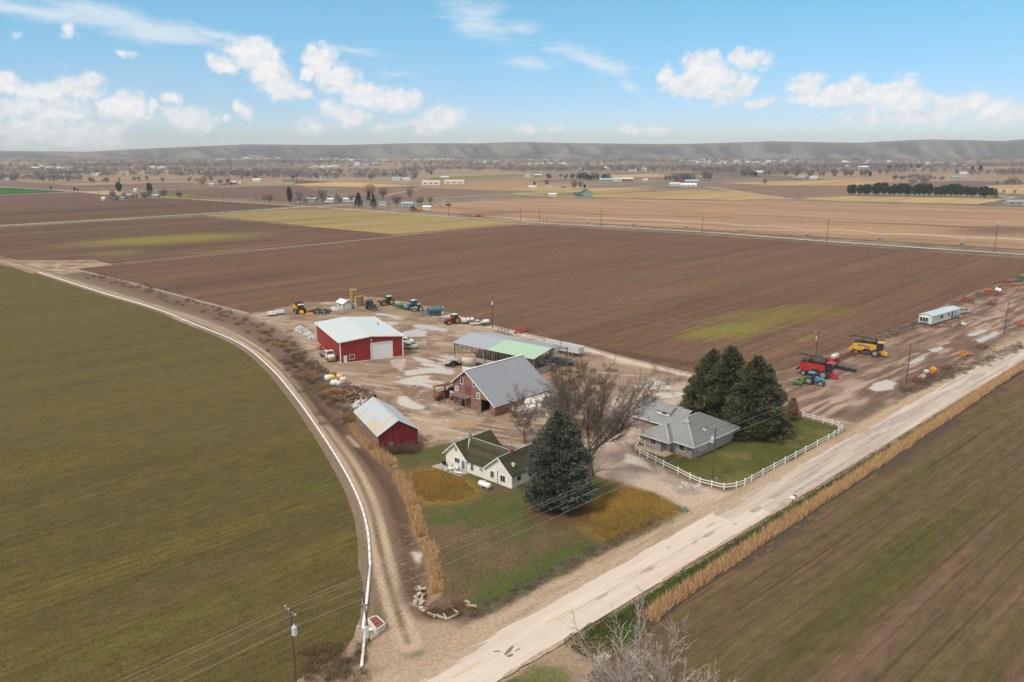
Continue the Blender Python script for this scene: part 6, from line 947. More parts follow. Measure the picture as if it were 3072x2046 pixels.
def cab(parent, x0, x1, w, z0, z1, roofm, post=P_BLK, taper=.06, rake=.12):
    """glazed cab between x0 and x1 (front at x1)"""
    L_ = x1-x0; prof = [(x0, z0), (x1, z0), (x1+rake*.4, z0+(z1-z0)*.45), (x1-rake, z1), (x0+rake*.4, z1)]
    g = MB(); g.prism(prof, -w/2+.04, w/2-.04); c = g.build('cab', cabglass, parent)
    m = MB()
    for s in (-1, 1):
        y = s*(w/2)
        for a_, b_ in ((prof[0], prof[4]), (prof[1], prof[2]), (prof[2], prof[3]), ((x0+L_*.45, z0), (x0+L_*.45, z1))): m.bar((a_[0], y, a_[1]), (b_[0], y, b_[1]), .09)
        m.bar((x0, y, z0+.05), (x1, y, z0+.05), .1, .2)
    m.bar((x0, -w/2, z0+.1), (x0, w/2, z0+.1), .1, .25); m.bar((x1, -w/2, z0+.1), (x1, w/2, z0+.1), .1, .25); m.build('frame', post, c)
    r_ = MB(); r_.prism([(x0-.15, z1), (x1+.1-rake, z1), (x1-rake, z1+.16), (x0, z1+.2)], -w/2-.1, w/2+.1); r_.build('roof', roofm, c); return c
def tractor(name, label, loc, rz, body, rim, roofm, s=1.0, loader=None, front_r=.72, rear_r=.98, dark_hood=False):
    t = thing(name, label, 'tractor', loc, rz); h = MB(); h.prism([(.5, 1.0), (2.75, .95), (2.85, 1.15), (2.75, 1.62), (.5, 1.95)], -.42, .42); hd = h.build('hood', body, t)
    m = MB(); m.prism([(2.78, .8), (2.95, .85), (2.92, 1.5), (2.78, 1.55)], -.38, .38); m.build('grille', P_BLK, hd)
    for y in (-.3, .3): m = MB(); m.cyl((2.9, y, 1.35), (2.99, y, 1.32), .1, .1, 8); m.build('headlight', white_trim, hd)
    m = MB(); m.box((1.2, 0, .75), (3.4, .55, .5)); m.box((-.3, 0, .85), (1.6, .7, .7)); m.build('chassis', P_GREY, t)
    cab(t, -.95, .5, 1.5, 1.35, 2.75, roofm)
    for y in (-.75, .75):
        m = MB(); m.prism([(-1.3, 1.3), (-1.0, 1.95), (-.3, 2.05), (.2, 1.5), (.15, 1.4), (-.3, 1.92), (-.95, 1.82), (-1.2, 1.25)], y-.3*(y < 0)+.0, y+.3*(y > 0)); m.build('fender', body, t)
    for y in (-.95, .95): wheel(t, -.6, y, rear_r, .5, rim); wheel(t, 2.15, y*.92, front_r, .38, rim)
    m = MB(); m.bar((2.15, -.8, front_r), (2.15, .8, front_r), .2); m.bar((-.6, -.9, rear_r), (-.6, .9, rear_r), .26); m.build('axle', P_GREY, t)
    m = MB(); m.cyl((.75, -.5, 1.7), (.75, -.5, 2.7), .06, .06, 8); m.build('exhaust', P_BLK, t); m = MB(); m.bar((-1.0, 0, .7), (-1.75, 0, .55), .12); m.bar((-1.2, -.4, 1.0), (-1.7, -.4, .6), .07); m.bar((-1.2, .4, 1.0), (-1.7, .4, .6), .07); m.build('hitch', P_GREY, t)
    for y in (-.85, .85): m = MB(); m.box((.55, y*1.15, 2.2), (.08, .22, .35)); m.build('mirror', P_BLK, t)
    if loader:
        l = MB()
        for y in (-.55, .55): l.bar((.9, y, 1.7), (2.6, y, 1.9), .12, .18); l.bar((2.6, y, 1.9), (3.6, y, .7), .12, .18); l.bar((.9, y, .8), (.9, y, 1.75), .14)
        la = l.build('loader_arm', loader, t); b_ = MB(); b_.prism([(3.5, .15), (4.3, .12), (4.25, .25), (3.75, .35), (3.65, .95), (3.5, .95)], -1.1, 1.1); b_.build('bucket', P_GREY, la)
    t.scale = (s,)*3; return t
def combine(name, label, loc, rz, body, rim, deck, cabroof, header=None, auger_side=1, s=1.0, stripe=None):
    """front faces +x"""
    t = thing(name, label, 'combine', loc, rz); b = MB(); b.prism([(-3.6, 1.7), (-3.7, 2.6), (-3.2, 3.1), (-1.0, 3.25), (2.0, 3.15), (2.05, 1.9), (1.2, 1.35), (.4, 1.9), (-.6, 1.9), (-1.4, 1.3), (-2.6, 1.25)], -1.42, 1.42); bo = b.build('body', body, t)
    if stripe:
        m = MB(); m.box((-.9, -1.435, 2.55), (3.0, .03, .32), ry=6); m.build('stripe', stripe, bo)
    m = MB(); m.box((-1.5, 0, 1.35), (4.0, 1.7, .9)); m.build('chassis', P_GREY, t)
    g = MB(); g.add([(-1.6, -1.3, 3.2), (1.8, -1.3, 3.15), (1.8, 1.3, 3.15), (-1.6, 1.3, 3.2), (-1.9, -1.6, 3.95), (2.05, -1.6, 3.9), (2.05, 1.6, 3.9), (-1.9, 1.6, 3.95)], [(0, 1, 5, 4), (1, 2, 6, 5), (2, 3, 7, 6), (3, 0, 4, 7), (0, 3, 2, 1)]); g.build('grain_tank', deck, t)
    m = MB(); m.box((-2.6, 0, 3.3), (1.7, 2.3, .45)); m.box((-2.6, 0, 3.6), (1.2, 1.4, .2)); m.build('engine_deck', deck, t)
    cab(t, 2.1, 3.5, 1.9, 1.95, 3.55, cabroof, P_BLK, rake=-.12)
    f = MB(); f.prism([(2.2, 1.2), (3.0, 1.75), (4.7, .95), (4.7, .25), (3.6, .5)], -.65, .65); f.build('feeder_house', body if header is None else body, t)
    for y in (-1.55, 1.55): wheel(t, 1.9, y, .98, .68, rim); wheel(t, -2.7, y*.9, .68, .42, rim)
    m = MB(); m.bar((1.9, -1.6, .98), (1.9, 1.6, .98), .3); m.bar((-2.7, -1.4, .68), (-2.7, 1.4, .68), .24); m.build('axle', P_GREY, t)
    a = MB(); a.cyl((1.6, auger_side*1.5, 3.3), (1.4, auger_side*1.65, 4.2), .2, .2, 10); a.cyl((1.4, auger_side*1.65, 4.15), (-4.6, auger_side*1.75, 4.35), .19, .19, 10); a.cyl((-4.6, auger_side*1.75, 4.35), (-5.2, auger_side*1.75, 4.0), .21, .24, 10); a.build('unloading_auger', deck if deck is not body else P_BLK, t)
    l = MB()
    for y in (-1.75, -1.2): l.bar((3.0, y, 2.0), (3.3, y, .5), .05)
    for k in range(5): l.bar((3.0+.06*k, -1.75, 1.9-.3*k), (3.0+.06*k, -1.2, 1.9-.3*k), .12, .04)
    l.build('ladder', P_GREY, t); m = MB(); m.prism([(-3.7, 1.4), (-4.5, .9), (-4.5, 1.4), (-3.7, 2.2)], -1.1, 1.1); m.build('straw_chopper', body if stripe else P_BLK, t)
    for y in (-.8, .8): m = MB(); m.box((3.75, y, 3.5), (.12, .3, .14)); m.build('work_light', white_trim, t)
    if header:
        h = MB(); h.prism([(4.7, .15), (5.0, .1), (5.3, .3), (4.8, 1.1), (4.7, 1.1)], -header/2, header/2); h.build('header', body, t)
    t.scale = (s,)*3; return t
def pickup(name, label, loc, rz, body, s=1.0, long_=0.0, cap=False):
    t = thing(name, label, 'pickup', loc, rz); b = MB(); b.prism([(-2.7, .5), (2.6, .5), (2.65, 1.0), (2.5, 1.15), (1.25, 1.22), (-2.7, 1.2)], -.95, .95); bo = b.build('body', body, t)
    c = MB(); c.prism([(-.75, 1.2), (1.3, 1.2), (.65, 1.85), (-.65, 1.88)], -.82, .82); c = c.build('cab', body, t)
    for sy in (-1, 1):
        m = MB(); m.prism([(-.55, 1.27), (1.05, 1.27), (.6, 1.75), (-.5, 1.78)], sy*.83-.005, sy*.83+.005); m.build('side_window', cabglass, c)
    m = MB(); m.add([(1.28, -.72, 1.28), (1.28, .72, 1.28), (.7, .68, 1.82), (.7, -.68, 1.82)], [(0, 1, 2, 3)]); m.build('windscreen', cabglass, c); m = MB(); m.add([(-.765, -.7, 1.32), (-.765, .7, 1.32), (-.69, .66, 1.78), (-.69, -.66, 1.78)], [(0, 3, 2, 1)]); m.build('rear_window', cabglass, c)
    m = MB(); m.box((-1.75, 0, 1.13), (1.7, 1.6, .2)); m.build('bed', P_GREY, t)
    for y in (-.8, .8): wheel(t, 1.75, y, .4, .26, steel_m); wheel(t, -1.7, y, .4, .26, steel_m)
    for y in (-.7, .7): m = MB(); m.box((2.64, y, .9), (.06, .3, .2)); m.build('headlight', white_trim, t)
    m = MB(); m.box((2.72, 0, .6), (.12, 1.9, .2)); m.build('bumper', steel_m, t); t.scale = (s,)*3; return t
def htank(name, label, loc, rz, L_, r, m_, z, legs=True, cat='tank', frame=None, cap=None, group=None):
    t = thing(name, label, cat, loc, rz, group); b = MB(); b.lathe([(r*.35, -L_/2-r*.42), (r*.8, -L_/2-r*.22), (r, -L_/2), (r, L_/2), (r*.8, L_/2+r*.22), (r*.35, L_/2+r*.42)], (0, 0, z+r), (1, 0, 0), 18); b.build('shell', m_, t, True)
    m = MB(); m.cyl((0, 0, z+r*1.95), (0, 0, z+2*r+.14), .16, .16, 10); m.build('hatch', cap or m_, t)
    if legs:
        for x in (-L_*.3, L_*.3): m = MB(); m.box((x, 0, (z+r*.4)/2-.03), (.16, r*1.3, z+r*.4+.06)); m.build('saddle', frame or P_GREY, t)
    return t
def implement(name, label, loc, rz, m_, L_=4.0, W=3.0, tines=8, wheels=True, frame_h=.75, cat='implement', extra=None):
    """drawn tillage / hay tool: frame, toolbars, shanks, wheels, tongue"""
    t = thing(name, label, cat, loc, rz); f = MB()
    for y in (-W/2, 0, W/2): f.bar((-L_/2, y, frame_h), (L_/2, y, frame_h), .12, .14)
    for x in (-L_/2, -L_*.15, L_*.2, L_/2): f.bar((x, -W/2, frame_h), (x, W/2, frame_h), .12, .14)
    f.build('frame', m_, t)
    for k in range(tines):
        y = -W/2+W*(k+.5)/tines; x = (-L_/2, -L_*.15, L_*.2)[k % 3]; s_ = MB(); s_.bar((x, y, frame_h), (x-.35, y, .45), .06, .1); s_.bar((x-.35, y, .45), (x-.05, y, .0), .06, .1); s_.build('shank', m_, t)
    m = MB(); m.bar((L_/2, -W*.3, frame_h), (L_/2+1.4, 0, .55), .12); m.bar((L_/2, W*.3, frame_h), (L_/2+1.4, 0, .55), .12); m.build('tongue', m_, t)
    if wheels:
        for y in (-W*.42, W*.42): wheel(t, 0, y, .38, .22, extra or steel_m)
    m = MB(); m.bar((-L_*.15, -W*.2, frame_h), (L_*.2, -W*.2, frame_h+.75), .1); m.bar((L_*.2, W*.2, frame_h), (-.1, W*.1, frame_h+.7), .1); m.build('linkage', m_, t); return t
# ---- right-hand lot
combine('combine', 'red combine harvester with black unloading auger beside the blue tractor', at(2450, 1128), -38, P_RED, steel_m, P_BLK, P_RED, None, 1, 1.12)
bt = tractor('tractor', 'light blue tractor coupled to a green mower in front of the red combine', at(2436, 1152), -35, P_LBL, steel_m, P_LBL, 1.05)
mw = thing('mower', 'green rotary mower hitched behind the light blue tractor', 'mower', at(2397, 1150), -35); m = MB(); m.prism([(-1.1, .25), (1.1, .25), (1.1, .55), (.5, .85), (-.5, .85), (-1.1, .6)], -2.1, 2.1); m.build('deck', P_GRN, mw); m = MB(); m.bar((1.1, 0, .6), (2.1, 0, .7), .16); m.build('drawbar', P_GRN, mw); m = MB(); m.box((0, 0, .95), (.7, .5, .3)); m.build('gearbox', P_BLK, mw)
for y in (-1.8, 1.8): wheel(mw, -1.3, y, .3, .18, P_YEL)
# second red machine: sprayer tank and black grain header
st_ = htank('spray_tank', 'silver-white spray tank on a red frame behind the red combine', at(2503, 1092), 45, 2.6, .75, mat('dull_silver', (.6, .58, .54), .35, .3), 1.5, False); m = MB(); m.box((0, 0, 1.2), (3.6, 1.5, .5)); m.bar((1.8, 0, .9), (3.6, 0, .6), .16); m.build('frame', P_RED, st_); m = MB(); m.prism([(-3.2, 1.1), (-1.5, 1.1), (-1.6, 1.9), (-3.0, 2.2)], -.9, .9); m.build('hood', P_RED, st_)
for y in (-.9, .9): wheel(st_, -.2, y, .7, .4, steel_m)
hd_ = thing('grain_header', 'long black grain header with reel lying in the mud', 'header', at(2528, 1108), 42); m = MB(); m.prism([(-.9, .15), (.7, .1), (1.0, .3), (-.6, 1.0), (-.9, 1.0)], -3.6, 3.6); m.build('trough', P_BLK, hd_)
rl = MB()
for k in range(6): a = k*math.pi/3; rl.bar((.5+.5*math.cos(a), -3.4, 1.0+.5*math.sin(a)), (.5+.5*math.cos(a), 3.4, 1.0+.5*math.sin(a)), .05)
for y in (-3.4, -1.7, 0, 1.7, 3.4):
    for k in range(3): a = k*math.pi/3; rl.bar((.5+.5*math.cos(a), y, 1+.5*math.sin(a)), (.5-.5*math.cos(a), y, 1-.5*math.sin(a)), .05)
rl.build('reel', P_GREY, hd_); 
for y in (-3.6, 3.6): m = MB(); m.bar((-.5, y, 1.0), (.6, y, 1.05), .1, .2); m.build('reel_arm', P_GREY, hd_)
m = MB(); m.bar((0, 3.3, .2), (1.2, 3.9, 1.2), .09); m.build('stay', P_YEL, hd_)
combine('combine', 'yellow combine harvester with black tank and dark auger in the mud lot', at(2603, 1064), -32, P_YEL, steel_m, P_BLK, P_YEL, None, 1, 1.1, P_BLU)
implement('cultivator', 'dark red cultivator with white wheels between the combines', at(2556, 1069), 30, P_DRED, 3.6, 2.6, 7, True, extra=white_trim); implement('harrow', 'rusty harrow frame left of the dark red cultivator', at(2527, 1074), 30, rust_m, 2.6, 2.2, 6, False)
for px, py, rz, m_, L_, W, nm, lab in ((2897, 905, 20, P_RED, 4.5, 3.2, 'disc_harrow', 'faded red disc harrow in the brush behind the mobile home'), (2915, 911, 60, P_GRN, 2.2, 2.0, 'seed_drill', 'small green seed drill in the brush behind the mobile home'), (2978, 886, 12, P_RED, 7.5, 3.4, 'swather', 'long red swather frame with two white tanks'), (2965, 874, 12, P_OY, 3.0, 2.4, 'hay_rake', 'yellow-brown hay rake behind the red swather frame'), (3020, 850, 10, P_DRED, 6.0, 3.0, 'disc_plough', 'crimson disc plough in the weeds at the lot edge'), (3028, 858, 15, P_ORG, 5.0, 2.6, 'ditcher', 'bright orange ditcher beside the crimson plough'), (3062, 836, 8, P_GRN, 8.0, 3.6, 'planter', 'long green planter folded among dry weeds'), (3060, 846, 8, P_GRN, 6.0, 2.2, 'grain_drill', 'second green implement in front of the long planter'), (3066, 977, 40, P_ORG, 3.4, 2.6, 'baler', 'bright orange hay machine at the verge by the power pole'), (2893, 1068, 30, P_OY, 4.4, 2.6, 'hay_rake', 'yellow-orange wheel rake on the verge'), (2945, 1044, 40, rust_m, 3.0, 2.4, 'ditcher', 'rusty implement with one white wheel on the verge'), (2752, 1146, 25, P_DRED, 2.6, 2.6, 'disc_harrow', 'dull red disc gang behind the road sign'), (2783, 1135, 30, P_DRED, 2.6, 1.8, 'plough', 'red plough frame between disc gang and orange machine'), (2836, 1108, 40, rust_m, 4.5, 1.6, 'scraper', 'rusted red blade in the brush of the verge'), (2975, 915, 40, P_DRED, 3.0, 2.0, 'land_leveller', 'pinkish red levelling frame lying in the mud track')):
    implement(nm, lab, at(px, py), rz, m_, L_, W, max(6, int(W*2.5)), True)
for dx, dy in ((0, 0), (8, 3)): q = at(2989+dx, 880+dy); htank('poly_tank', 'round white poly tank riding on the red swather frame', (q.x, q.y, .6), 20, .5, .75, white_trim, .3, True, 'tank', group='white tanks on the swather frame')
om = thing('grain_mixer', 'orange drum mixer with yellow wheels on the road verge', 'mixer', at(2798, 1124), 35); m = MB(); m.lathe([(.5, -.8), (.85, -.5), (.9, .3), (.5, .9)], (0, 0, 1.25), (1, 0, .25), 16); m.build('drum', P_OY, om); m = MB(); m.bar((-1, -.5, .6), (2.0, 0, .55), .12); m.bar((-1, .5, .6), (2.0, 0, .55), .12); m.box((-.2, 0, .65), (1.4, 1.1, .15)); m.build('frame', P_OY, om)
for y in (-.7, .7): wheel(om, -.3, y, .42, .2, P_YEL)
m = MB(); m.box((0, 0, .35), (1.2, .7, .6)); tag(m.build('plastic_tote', white_trim), 'white box lying beside the orange mixer', 'box').location = at(2779, 1117)
pickup('parked_car', 'old pickup half hidden behind the mobile home', at(2889, 940), 20, mat('tan_white_paint', (.5, .46, .4), .5))
m = MB(); m.prism([(-.8, 0), (.8, 0), (.6, .5), (-.3, .8)], -.5, .5); tag(m.build('scrap_tub', white_trim), 'crumpled white tub in the weeds below the mobile home', 'tub').location = at(2891, 973)
# ---- back row of the yard
combine('combine', 'older yellow combine with black grain tank at the field edge', at(898, 938), -62, P_YEL, P_YEL, P_BLK, P_CREAM, None, -1, .95)
oh = thing('corn_head', 'small orange-yellow crop header on the ground by the older combine', 'header', at(928, 946), -55); m = MB(); m.box((0, 0, .55), (1.2, 2.4, .6)); m.build('trough', P_OY, oh)
for k in range(4): m = MB(); m.prism([(.5, .3), (1.6, .1), (.6, .85)], -1.0+k*.65-.2, -1.0+k*.65+.2); m.build('snout', P_OY, oh)
for i, (x, y, lab) in enumerate(((816, 947, 'white service truck bed lying near the lane'), (840, 943, 'taller white service truck bed behind its twin'))):
    t = thing('truck_bed', lab, 'truck bed', at(x, y), 15+8*i); m = MB(); m.prism([(-1.4, .5), (1.4, .5), (1.4, 1.5), (.5, 1.5), (.5, .9), (-.6, .9), (-.6, 1.5), (-1.4, 1.5)], -1.05, -.6); m.prism([(-1.4, .5), (1.4, .5), (1.4, 1.5), (-1.4, 1.5)], .6, 1.05); m.box((0, 0, .55), (2.8, 1.2, .12)); m.build('box', P_WHT, t)
    m = MB(); m.box((0, 0, .22), (2.4, .9, .5)); m.build('skid', P_GREY, t)
    for k in (-1, 1): m = MB(); m.box((k*.9, -1.07, 1.0), (.7, .03, .55)); m.build('locker_door', white_trim, t)
tractor('tractor', 'black loader tractor parked by the straw stack', at(1110, 926), -60, P_BLK, P_DRED, P_GREY, 1.15, P_BLK, .85, 1.05); tractor('tractor', 'green tractor with yellow wheels and pale cab roof', at(1166, 914), 215, P_GRN, P_YEL, mat('pale_green_roof', (.45, .6, .42), .5), 1.15, None, .75, 1.05); tractor('tractor', 'bright blue tractor with pale blue cab roof in the back row', at(1240, 926), 225, P_BLU, steel_m, mat('pale_blue_cab', (.42, .6, .68), .5), 1.12); tractor('tractor', 'small faded green and white tractor beside the blue cart', at(1256, 933), 205, P_PALEG, P_CREAM, P_PALEG, .9); tractor('tractor', 'red tractor with cream cab roof and mud-orange wheels', at(1362, 971), 215, P_RED, P_OY, P_CREAM, 1.15, None, .78, 1.05)
for x, y, rz, lab in ((1192, 919, 20, 'green and yellow planter row unit left of the green drill'), (1206, 924, 15, 'dark green grain drill in the back row'), (1220, 928, 25, 'yellow-topped green seeder beside the blue tractor')):
    t = implement('seeder', lab, at(x, y), rz, P_GRN, 2.6, 2.8, 8, True, .7, 'seeder', P_YEL); m = MB(); m.prism([(-.6, .8), (.6, .8), (.8, 1.5), (-.8, 1.5)], -1.4, 1.4); m.build('seed_box', P_GRN if 'yellow' not in lab else P_PALEG, t)
# blue grain cart
gc_ = thing('grain_cart', 'big blue two-wheeled grain cart with open hopper', 'grain cart', at(1303, 946), 14); g = MB(); a0 = [(-2.3, -.9, .9), (2.2, -.9, .9), (2.2, .9, .9), (-2.3, .9, .9)]; a1 = [(-2.6, -1.5, 1.9), (2.7, -1.5, 1.9), (2.7, 1.5, 1.9), (-2.6, 1.5, 1.9)]; a2 = [(-2.9, -1.6, 2.6), (3.3, -1.6, 2.8), (3.3, 1.6, 2.8), (-2.9, 1.6, 2.6)]
g.add(a0+a1+a2, [(3, 2, 1, 0)]+[(i, (i+1) % 4, 4+(i+1) % 4, 4+i) for i in range(4)]+[(4+i, 4+(i+1) % 4, 8+(i+1) % 4, 8+i) for i in range(4)]); g.build('hopper', P_TEAL, gc_)
r_ = MB()
for i in range(4): r_.bar(a2[i], a2[(i+1) % 4], .14)
for x in (-1.4, 0, 1.5): r_.bar((x, -1.6, 2.68), (x, 1.6, 2.68), .08)
r_.build('rim_rail', mat('pale_blue_rail', (.3, .45, .5), .6), gc_); m = MB(); m.box((0, -.95, .75), (4.2, .1, .6)); m.box((0, .95, .75), (4.2, .1, .6)); m.build('side_frame', P_TEAL, gc_)
for k in range(6): m = MB(); m.box((-1.7+k*.5, -1.005, .75), (.28, .02, .34)); m.build('frame_hole_shade', P_BLK, gc_)  # black plates paint the shade of the holes in the side frame
m = MB(); m.bar((-2.2, 0, .7), (-4.2, 0, .5), .2); m.build('tongue', P_TEAL, gc_); m = MB(); m.bar((-1.8, -1.4, 1.0), (-2.9, -1.6, 3.2), .32); m.build('auger', P_TEAL, gc_)
for y in (-1.35, 1.35): wheel(gc_, 1.3, y, .85, .6, rust_m)
# tanks, trailers, pickups along the back row
gt = thing('tank_trailer', 'white box trailer carrying two white tanks in the back row', 'trailer', at(1403, 971), 12); m = MB(); m.box((0, 0, .8), (4.6, 2.0, .25)); m.bar((-2.3, 0, .7), (-3.4, 0, .6), .15); m.build('deck', P_GREY, gt); m = MB(); m.box((-1.3, 0, 1.35), (1.7, 2.0, .9)); m.build('box', P_WHT, gt)
for x in (.3, 1.6): m = MB(); m.lathe([(.2, -.9), (.55, -.75), (.6, 0), (.55, .75), (.2, .9)], (x, 0, 1.5), (0, 1, 0), 14); m.build('tank', P_WHT, gt, True)
for x in (.4, 1.3):
    for y in (-.95, .95): wheel(gt, x, y, .42, .26, steel_m)
pickup('pickup', 'white and red pickup beside the white tank trailer', at(1432, 975), 15, P_WHT, .9); m = MB(); m.box((-.3, 0, 1.62), (1.6, 1.5, .3)); o = m.build('tool_rack', P_RED, bpy.data.objects['pickup'])
ht_ = htank('nurse_tank', 'white nurse tank on a low trailer by the transformer pole', at(1458, 977), 12, 1.9, .65, P_WHT, .85, False); m = MB(); m.box((0, 0, .75), (3.2, 1.3, .18)); m.bar((-1.6, 0, .7), (-2.8, 0, .55), .12); m.build('trailer_frame', P_GREY, ht_)
for y in (-.8, .8): wheel(ht_, .2, y, .36, .22, steel_m)
m = MB(); m.cyl((-1.6, 0, .35), (1.6, 0, .35), .32, .32, 14); tag(m.build('culvert_pipe', mat('blue_grey_pipe', (.36, .43, .48), .5)), 'blue-grey pipe lying between grain cart and red tractor', 'pipe').location = at(1336, 955)
# feed racks and red augers along the field ditch
for x, y, lab in ((1501, 999, 'black steel loader fork rack by the field ditch'), (1519, 1004, 'tall dark pallet rack beside the fork rack')):
    t = thing('steel_rack', lab, 'rack', at(x, y), 20); m = MB()
    for a_ in (-.6, .6):
        for b_ in (-.5, .5): m.bar((a_, b_, 0), (a_, b_, 2.6), .09)
    m.build('upright', P_GREY, t); m = MB()
    for z in (.5, 1.4, 2.5): m.bar((-.6, -.5, z), (.6, -.5, z), .07); m.bar((-.6, .5, z), (.6, .5, z), .07); m.bar((-.6, -.5, z), (-.6, .5, z), .07); m.bar((.6, -.5, z), (.6, .5, z), .07)
    m.build('crossbar', P_GREY, t)
for i, (a_, b_) in enumerate((((1544, 1003), (1566, 993)), ((1562, 1001), (1586, 990)))):
    A_, B_ = at(*a_), at(*b_); t = thing('grain_auger', ('shorter', 'longer')[i]+' red auger tube lying along the field ditch', 'auger', A_, math.degrees(math.atan2(B_.y-A_.y, B_.x-A_.x))); L_ = (B_-A_).length; m = MB(); m.cyl((0, 0, .5), (L_, 0, 1.0), .26, .26, 10); m.build('tube', P_RED, t); m = MB(); m.box((.2, 0, .35), (.8, .7, .6)); m.build('hopper', P_RED, t); m = MB(); m.bar((L_*.8, -.6, 0), (L_*.8, 0, .85), .08); m.bar((L_*.8, .6, 0), (L_*.8, 0, .85), .08); m.build('stand', P_GREY, t)
# trucks behind and inside the pole shed
A_ = at(1612, 1036); tr = thing('dump_trailer', 'long white open-top trailer parked behind the cattle shed', 'trailer', (A_.x+.5, A_.y-5.5, 0), -40); m = MB(); W_ = 2.5; L_ = 14
m.panel((0, 0, 0), (1, 0, 0), [(0, 1.1), (L_, 1.1), (L_, 2.8), (0, 2.8)], (), .08); m.panel((L_, W_, 0), (-1, 0, 0), [(0, 1.1), (L_, 1.1), (L_, 2.8), (0, 2.8)], (), .08); m.panel((0, W_, 0), (0, -1, 0), [(.01, 1.1), (W_-.01, 1.1), (W_-.01, 2.79), (.01, 2.79)], (), .08); m.panel((L_, 0, 0), (0, 1, 0), [(.01, 1.1), (W_-.01, 1.1), (W_-.01, 2.79), (.01, 2.79)], (), .08); m.build('side', boards('ribbed_white', (.62, .62, .62), (.58, .57, .55), 'X', .6, .5, .4, var=.05), tr); m = MB(); m.box((L_/2, W_/2, 1.15), (L_-.2, W_-.2, .1)); m.build('floor', P_GREY, tr); m = MB(); m.bar((0, 0, 2.85), (L_, 0, 2.85), .12); m.bar((0, W_, 2.85), (L_, W_, 2.85), .12); m.build('top_rail', white_trim, tr)
for x in (10.5, 11.8):
    for y in (.2, W_-.2): wheel(tr, x, y, .5, .28, steel_m)
m = MB(); m.bar((2.5, .5, 0), (2.5, .5, 1.1), .14); m.bar((2.5, 2, 0), (2.5, 2, 1.1), .14); m.build('landing_leg', P_GREY, tr)
def heavy_truck(name, label, loc, rz, cabm, hoodm, bedm, bedL=5.5, sides=None):
    t = thing(name, label, 'truck', loc, rz); c = MB(); c.prism([(.2, .9), (1.9, .9), (1.9, 1.9), (1.45, 2.75), (.25, 2.8)], -1.05, 1.05); c = c.build('cab', cabm, t); h = MB(); h.prism([(1.9, .75), (3.4, .7), (3.45, 1.45), (3.2, 1.75), (1.9, 1.95)], -.85, .85); h = h.build('hood', hoodm, t)
    m = MB(); m.add([(1.915, -.9, 1.98), (1.915, .9, 1.98), (1.5, .85, 2.68), (1.5, -.85, 2.68)], [(0, 1, 2, 3)]); m.build('windscreen', cabglass, c)
    for s in (-1, 1): m = MB(); m.prism([(.6, 1.95), (1.75, 1.95), (1.42, 2.6), (.6, 2.62)], s*1.056-.005, s*1.056+.005); m.build('side_window', cabglass, c)
    m = MB(); m.box((3.46, 0, 1.15), (.06, 1.2, .6)); m.build('grille', steel_m, h); m = MB(); m.box((3.55, 0, .6), (.2, 2.1, .3)); m.build('bumper', steel_m, t)
    for y in (-.72, .72): m = MB(); m.cyl((3.43, y, 1.2), (3.5, y, 1.2), .13, .13, 8); m.build('headlight', white_trim, h)
    m = MB(); m.box((-bedL/2+1.2, 0, .75), (bedL+3.4, .8, .25)); m.build('chassis', P_GREY, t); b = MB(); b.box((-bedL/2, 0, 1.1), (bedL, 2.3, .18)); b = b.build('flatbed', bedm, t)
    if sides: m = MB(); m.box((-.6, 0, 1.6), (1.0, 2.2, .9)); m.box((-.2, 0, 1.9), (.12, 2.3, 1.4)); m.build('toolbox', sides, b)
    for y in (-.95, .95): wheel(t, 2.6, y, .5, .3, steel_m); wheel(t, -bedL*.62, y, .5, .5, steel_m); wheel(t, -bedL*.62-1.15, y, .5, .5, steel_m)
    return t
heavy_truck('flatbed_truck', 'white and yellow flatbed truck beside the red workshop', at(986, 1078), -62, P_WHT, P_WHT, weathered, 6.0, P_ORG); m = MB(); m.box((2.75, 0, 1.05), (1.75, 1.78, .5)); m.build('lower_fender', P_YEL, bpy.data.objects['flatbed_truck'])
heavy_truck('flatbed_truck', 'white flatbed truck half sheltered at the end of the cattle shed', at(1668, 1084), 132, P_WHT, P_WHT, P_GREY, 6.5)
pickup('pickup', 'silver pickup parked behind the workshop corner', at(1226, 1046), -10, mat('silver_paint', (.5, .5, .5), .35, .3)); pickup('pickup', 'white pickup behind the silver one at the workshop', at(1216, 1030), -10, P_WHT)
pickup('parked_car', 'white car under the open end of the cattle shed', at(1640, 1097), 140, P_WHT, .8)
op = thing('post_driver', 'orange skid attachment against the workshop side wall', 'attachment', at(962, 1049), 30); m = MB(); m.box((0, 0, .6), (1.0, 1.0, .7)); m.lathe([(.3, -.6), (.4, 0), (.3, .6)], (.2, .3, 1.1), (0, 1, .3), 12); m.build('body', P_ORG, op); m = MB(); m.bar((-.4, -.4, 0), (-.2, -.2, 1.8), .12); m.bar((.4, .4, 0), (.5, .2, 1.3), .12); m.build('arm', P_ORG, op)
for i, (dx, m_, lab) in enumerate(((.35, mat('green_grey_board', (.16, .17, .15), .8), 'dark board leaning on the workshop side wall'), (2.2, P_DRED, 'reddish pallet leaning by the workshop corner'), (1.2, weathered, 'grey ladder panel leaning on the workshop side'))):
    m = MB(); m.box((0, 0, 1.15), (.08, .7, 2.5), ry=16)
    for k in range(4): m.box((-.05, 0, .4+.55*k), (.1, .78, .1), ry=16)
    o = tag(m.build('leaning_board', m_), lab, 'board'); o.location = shop.matrix_basis @ Vector((-.75, 2.0+dx*1.6, 0)); o.rotation_euler = (0, 0, R(26.5))
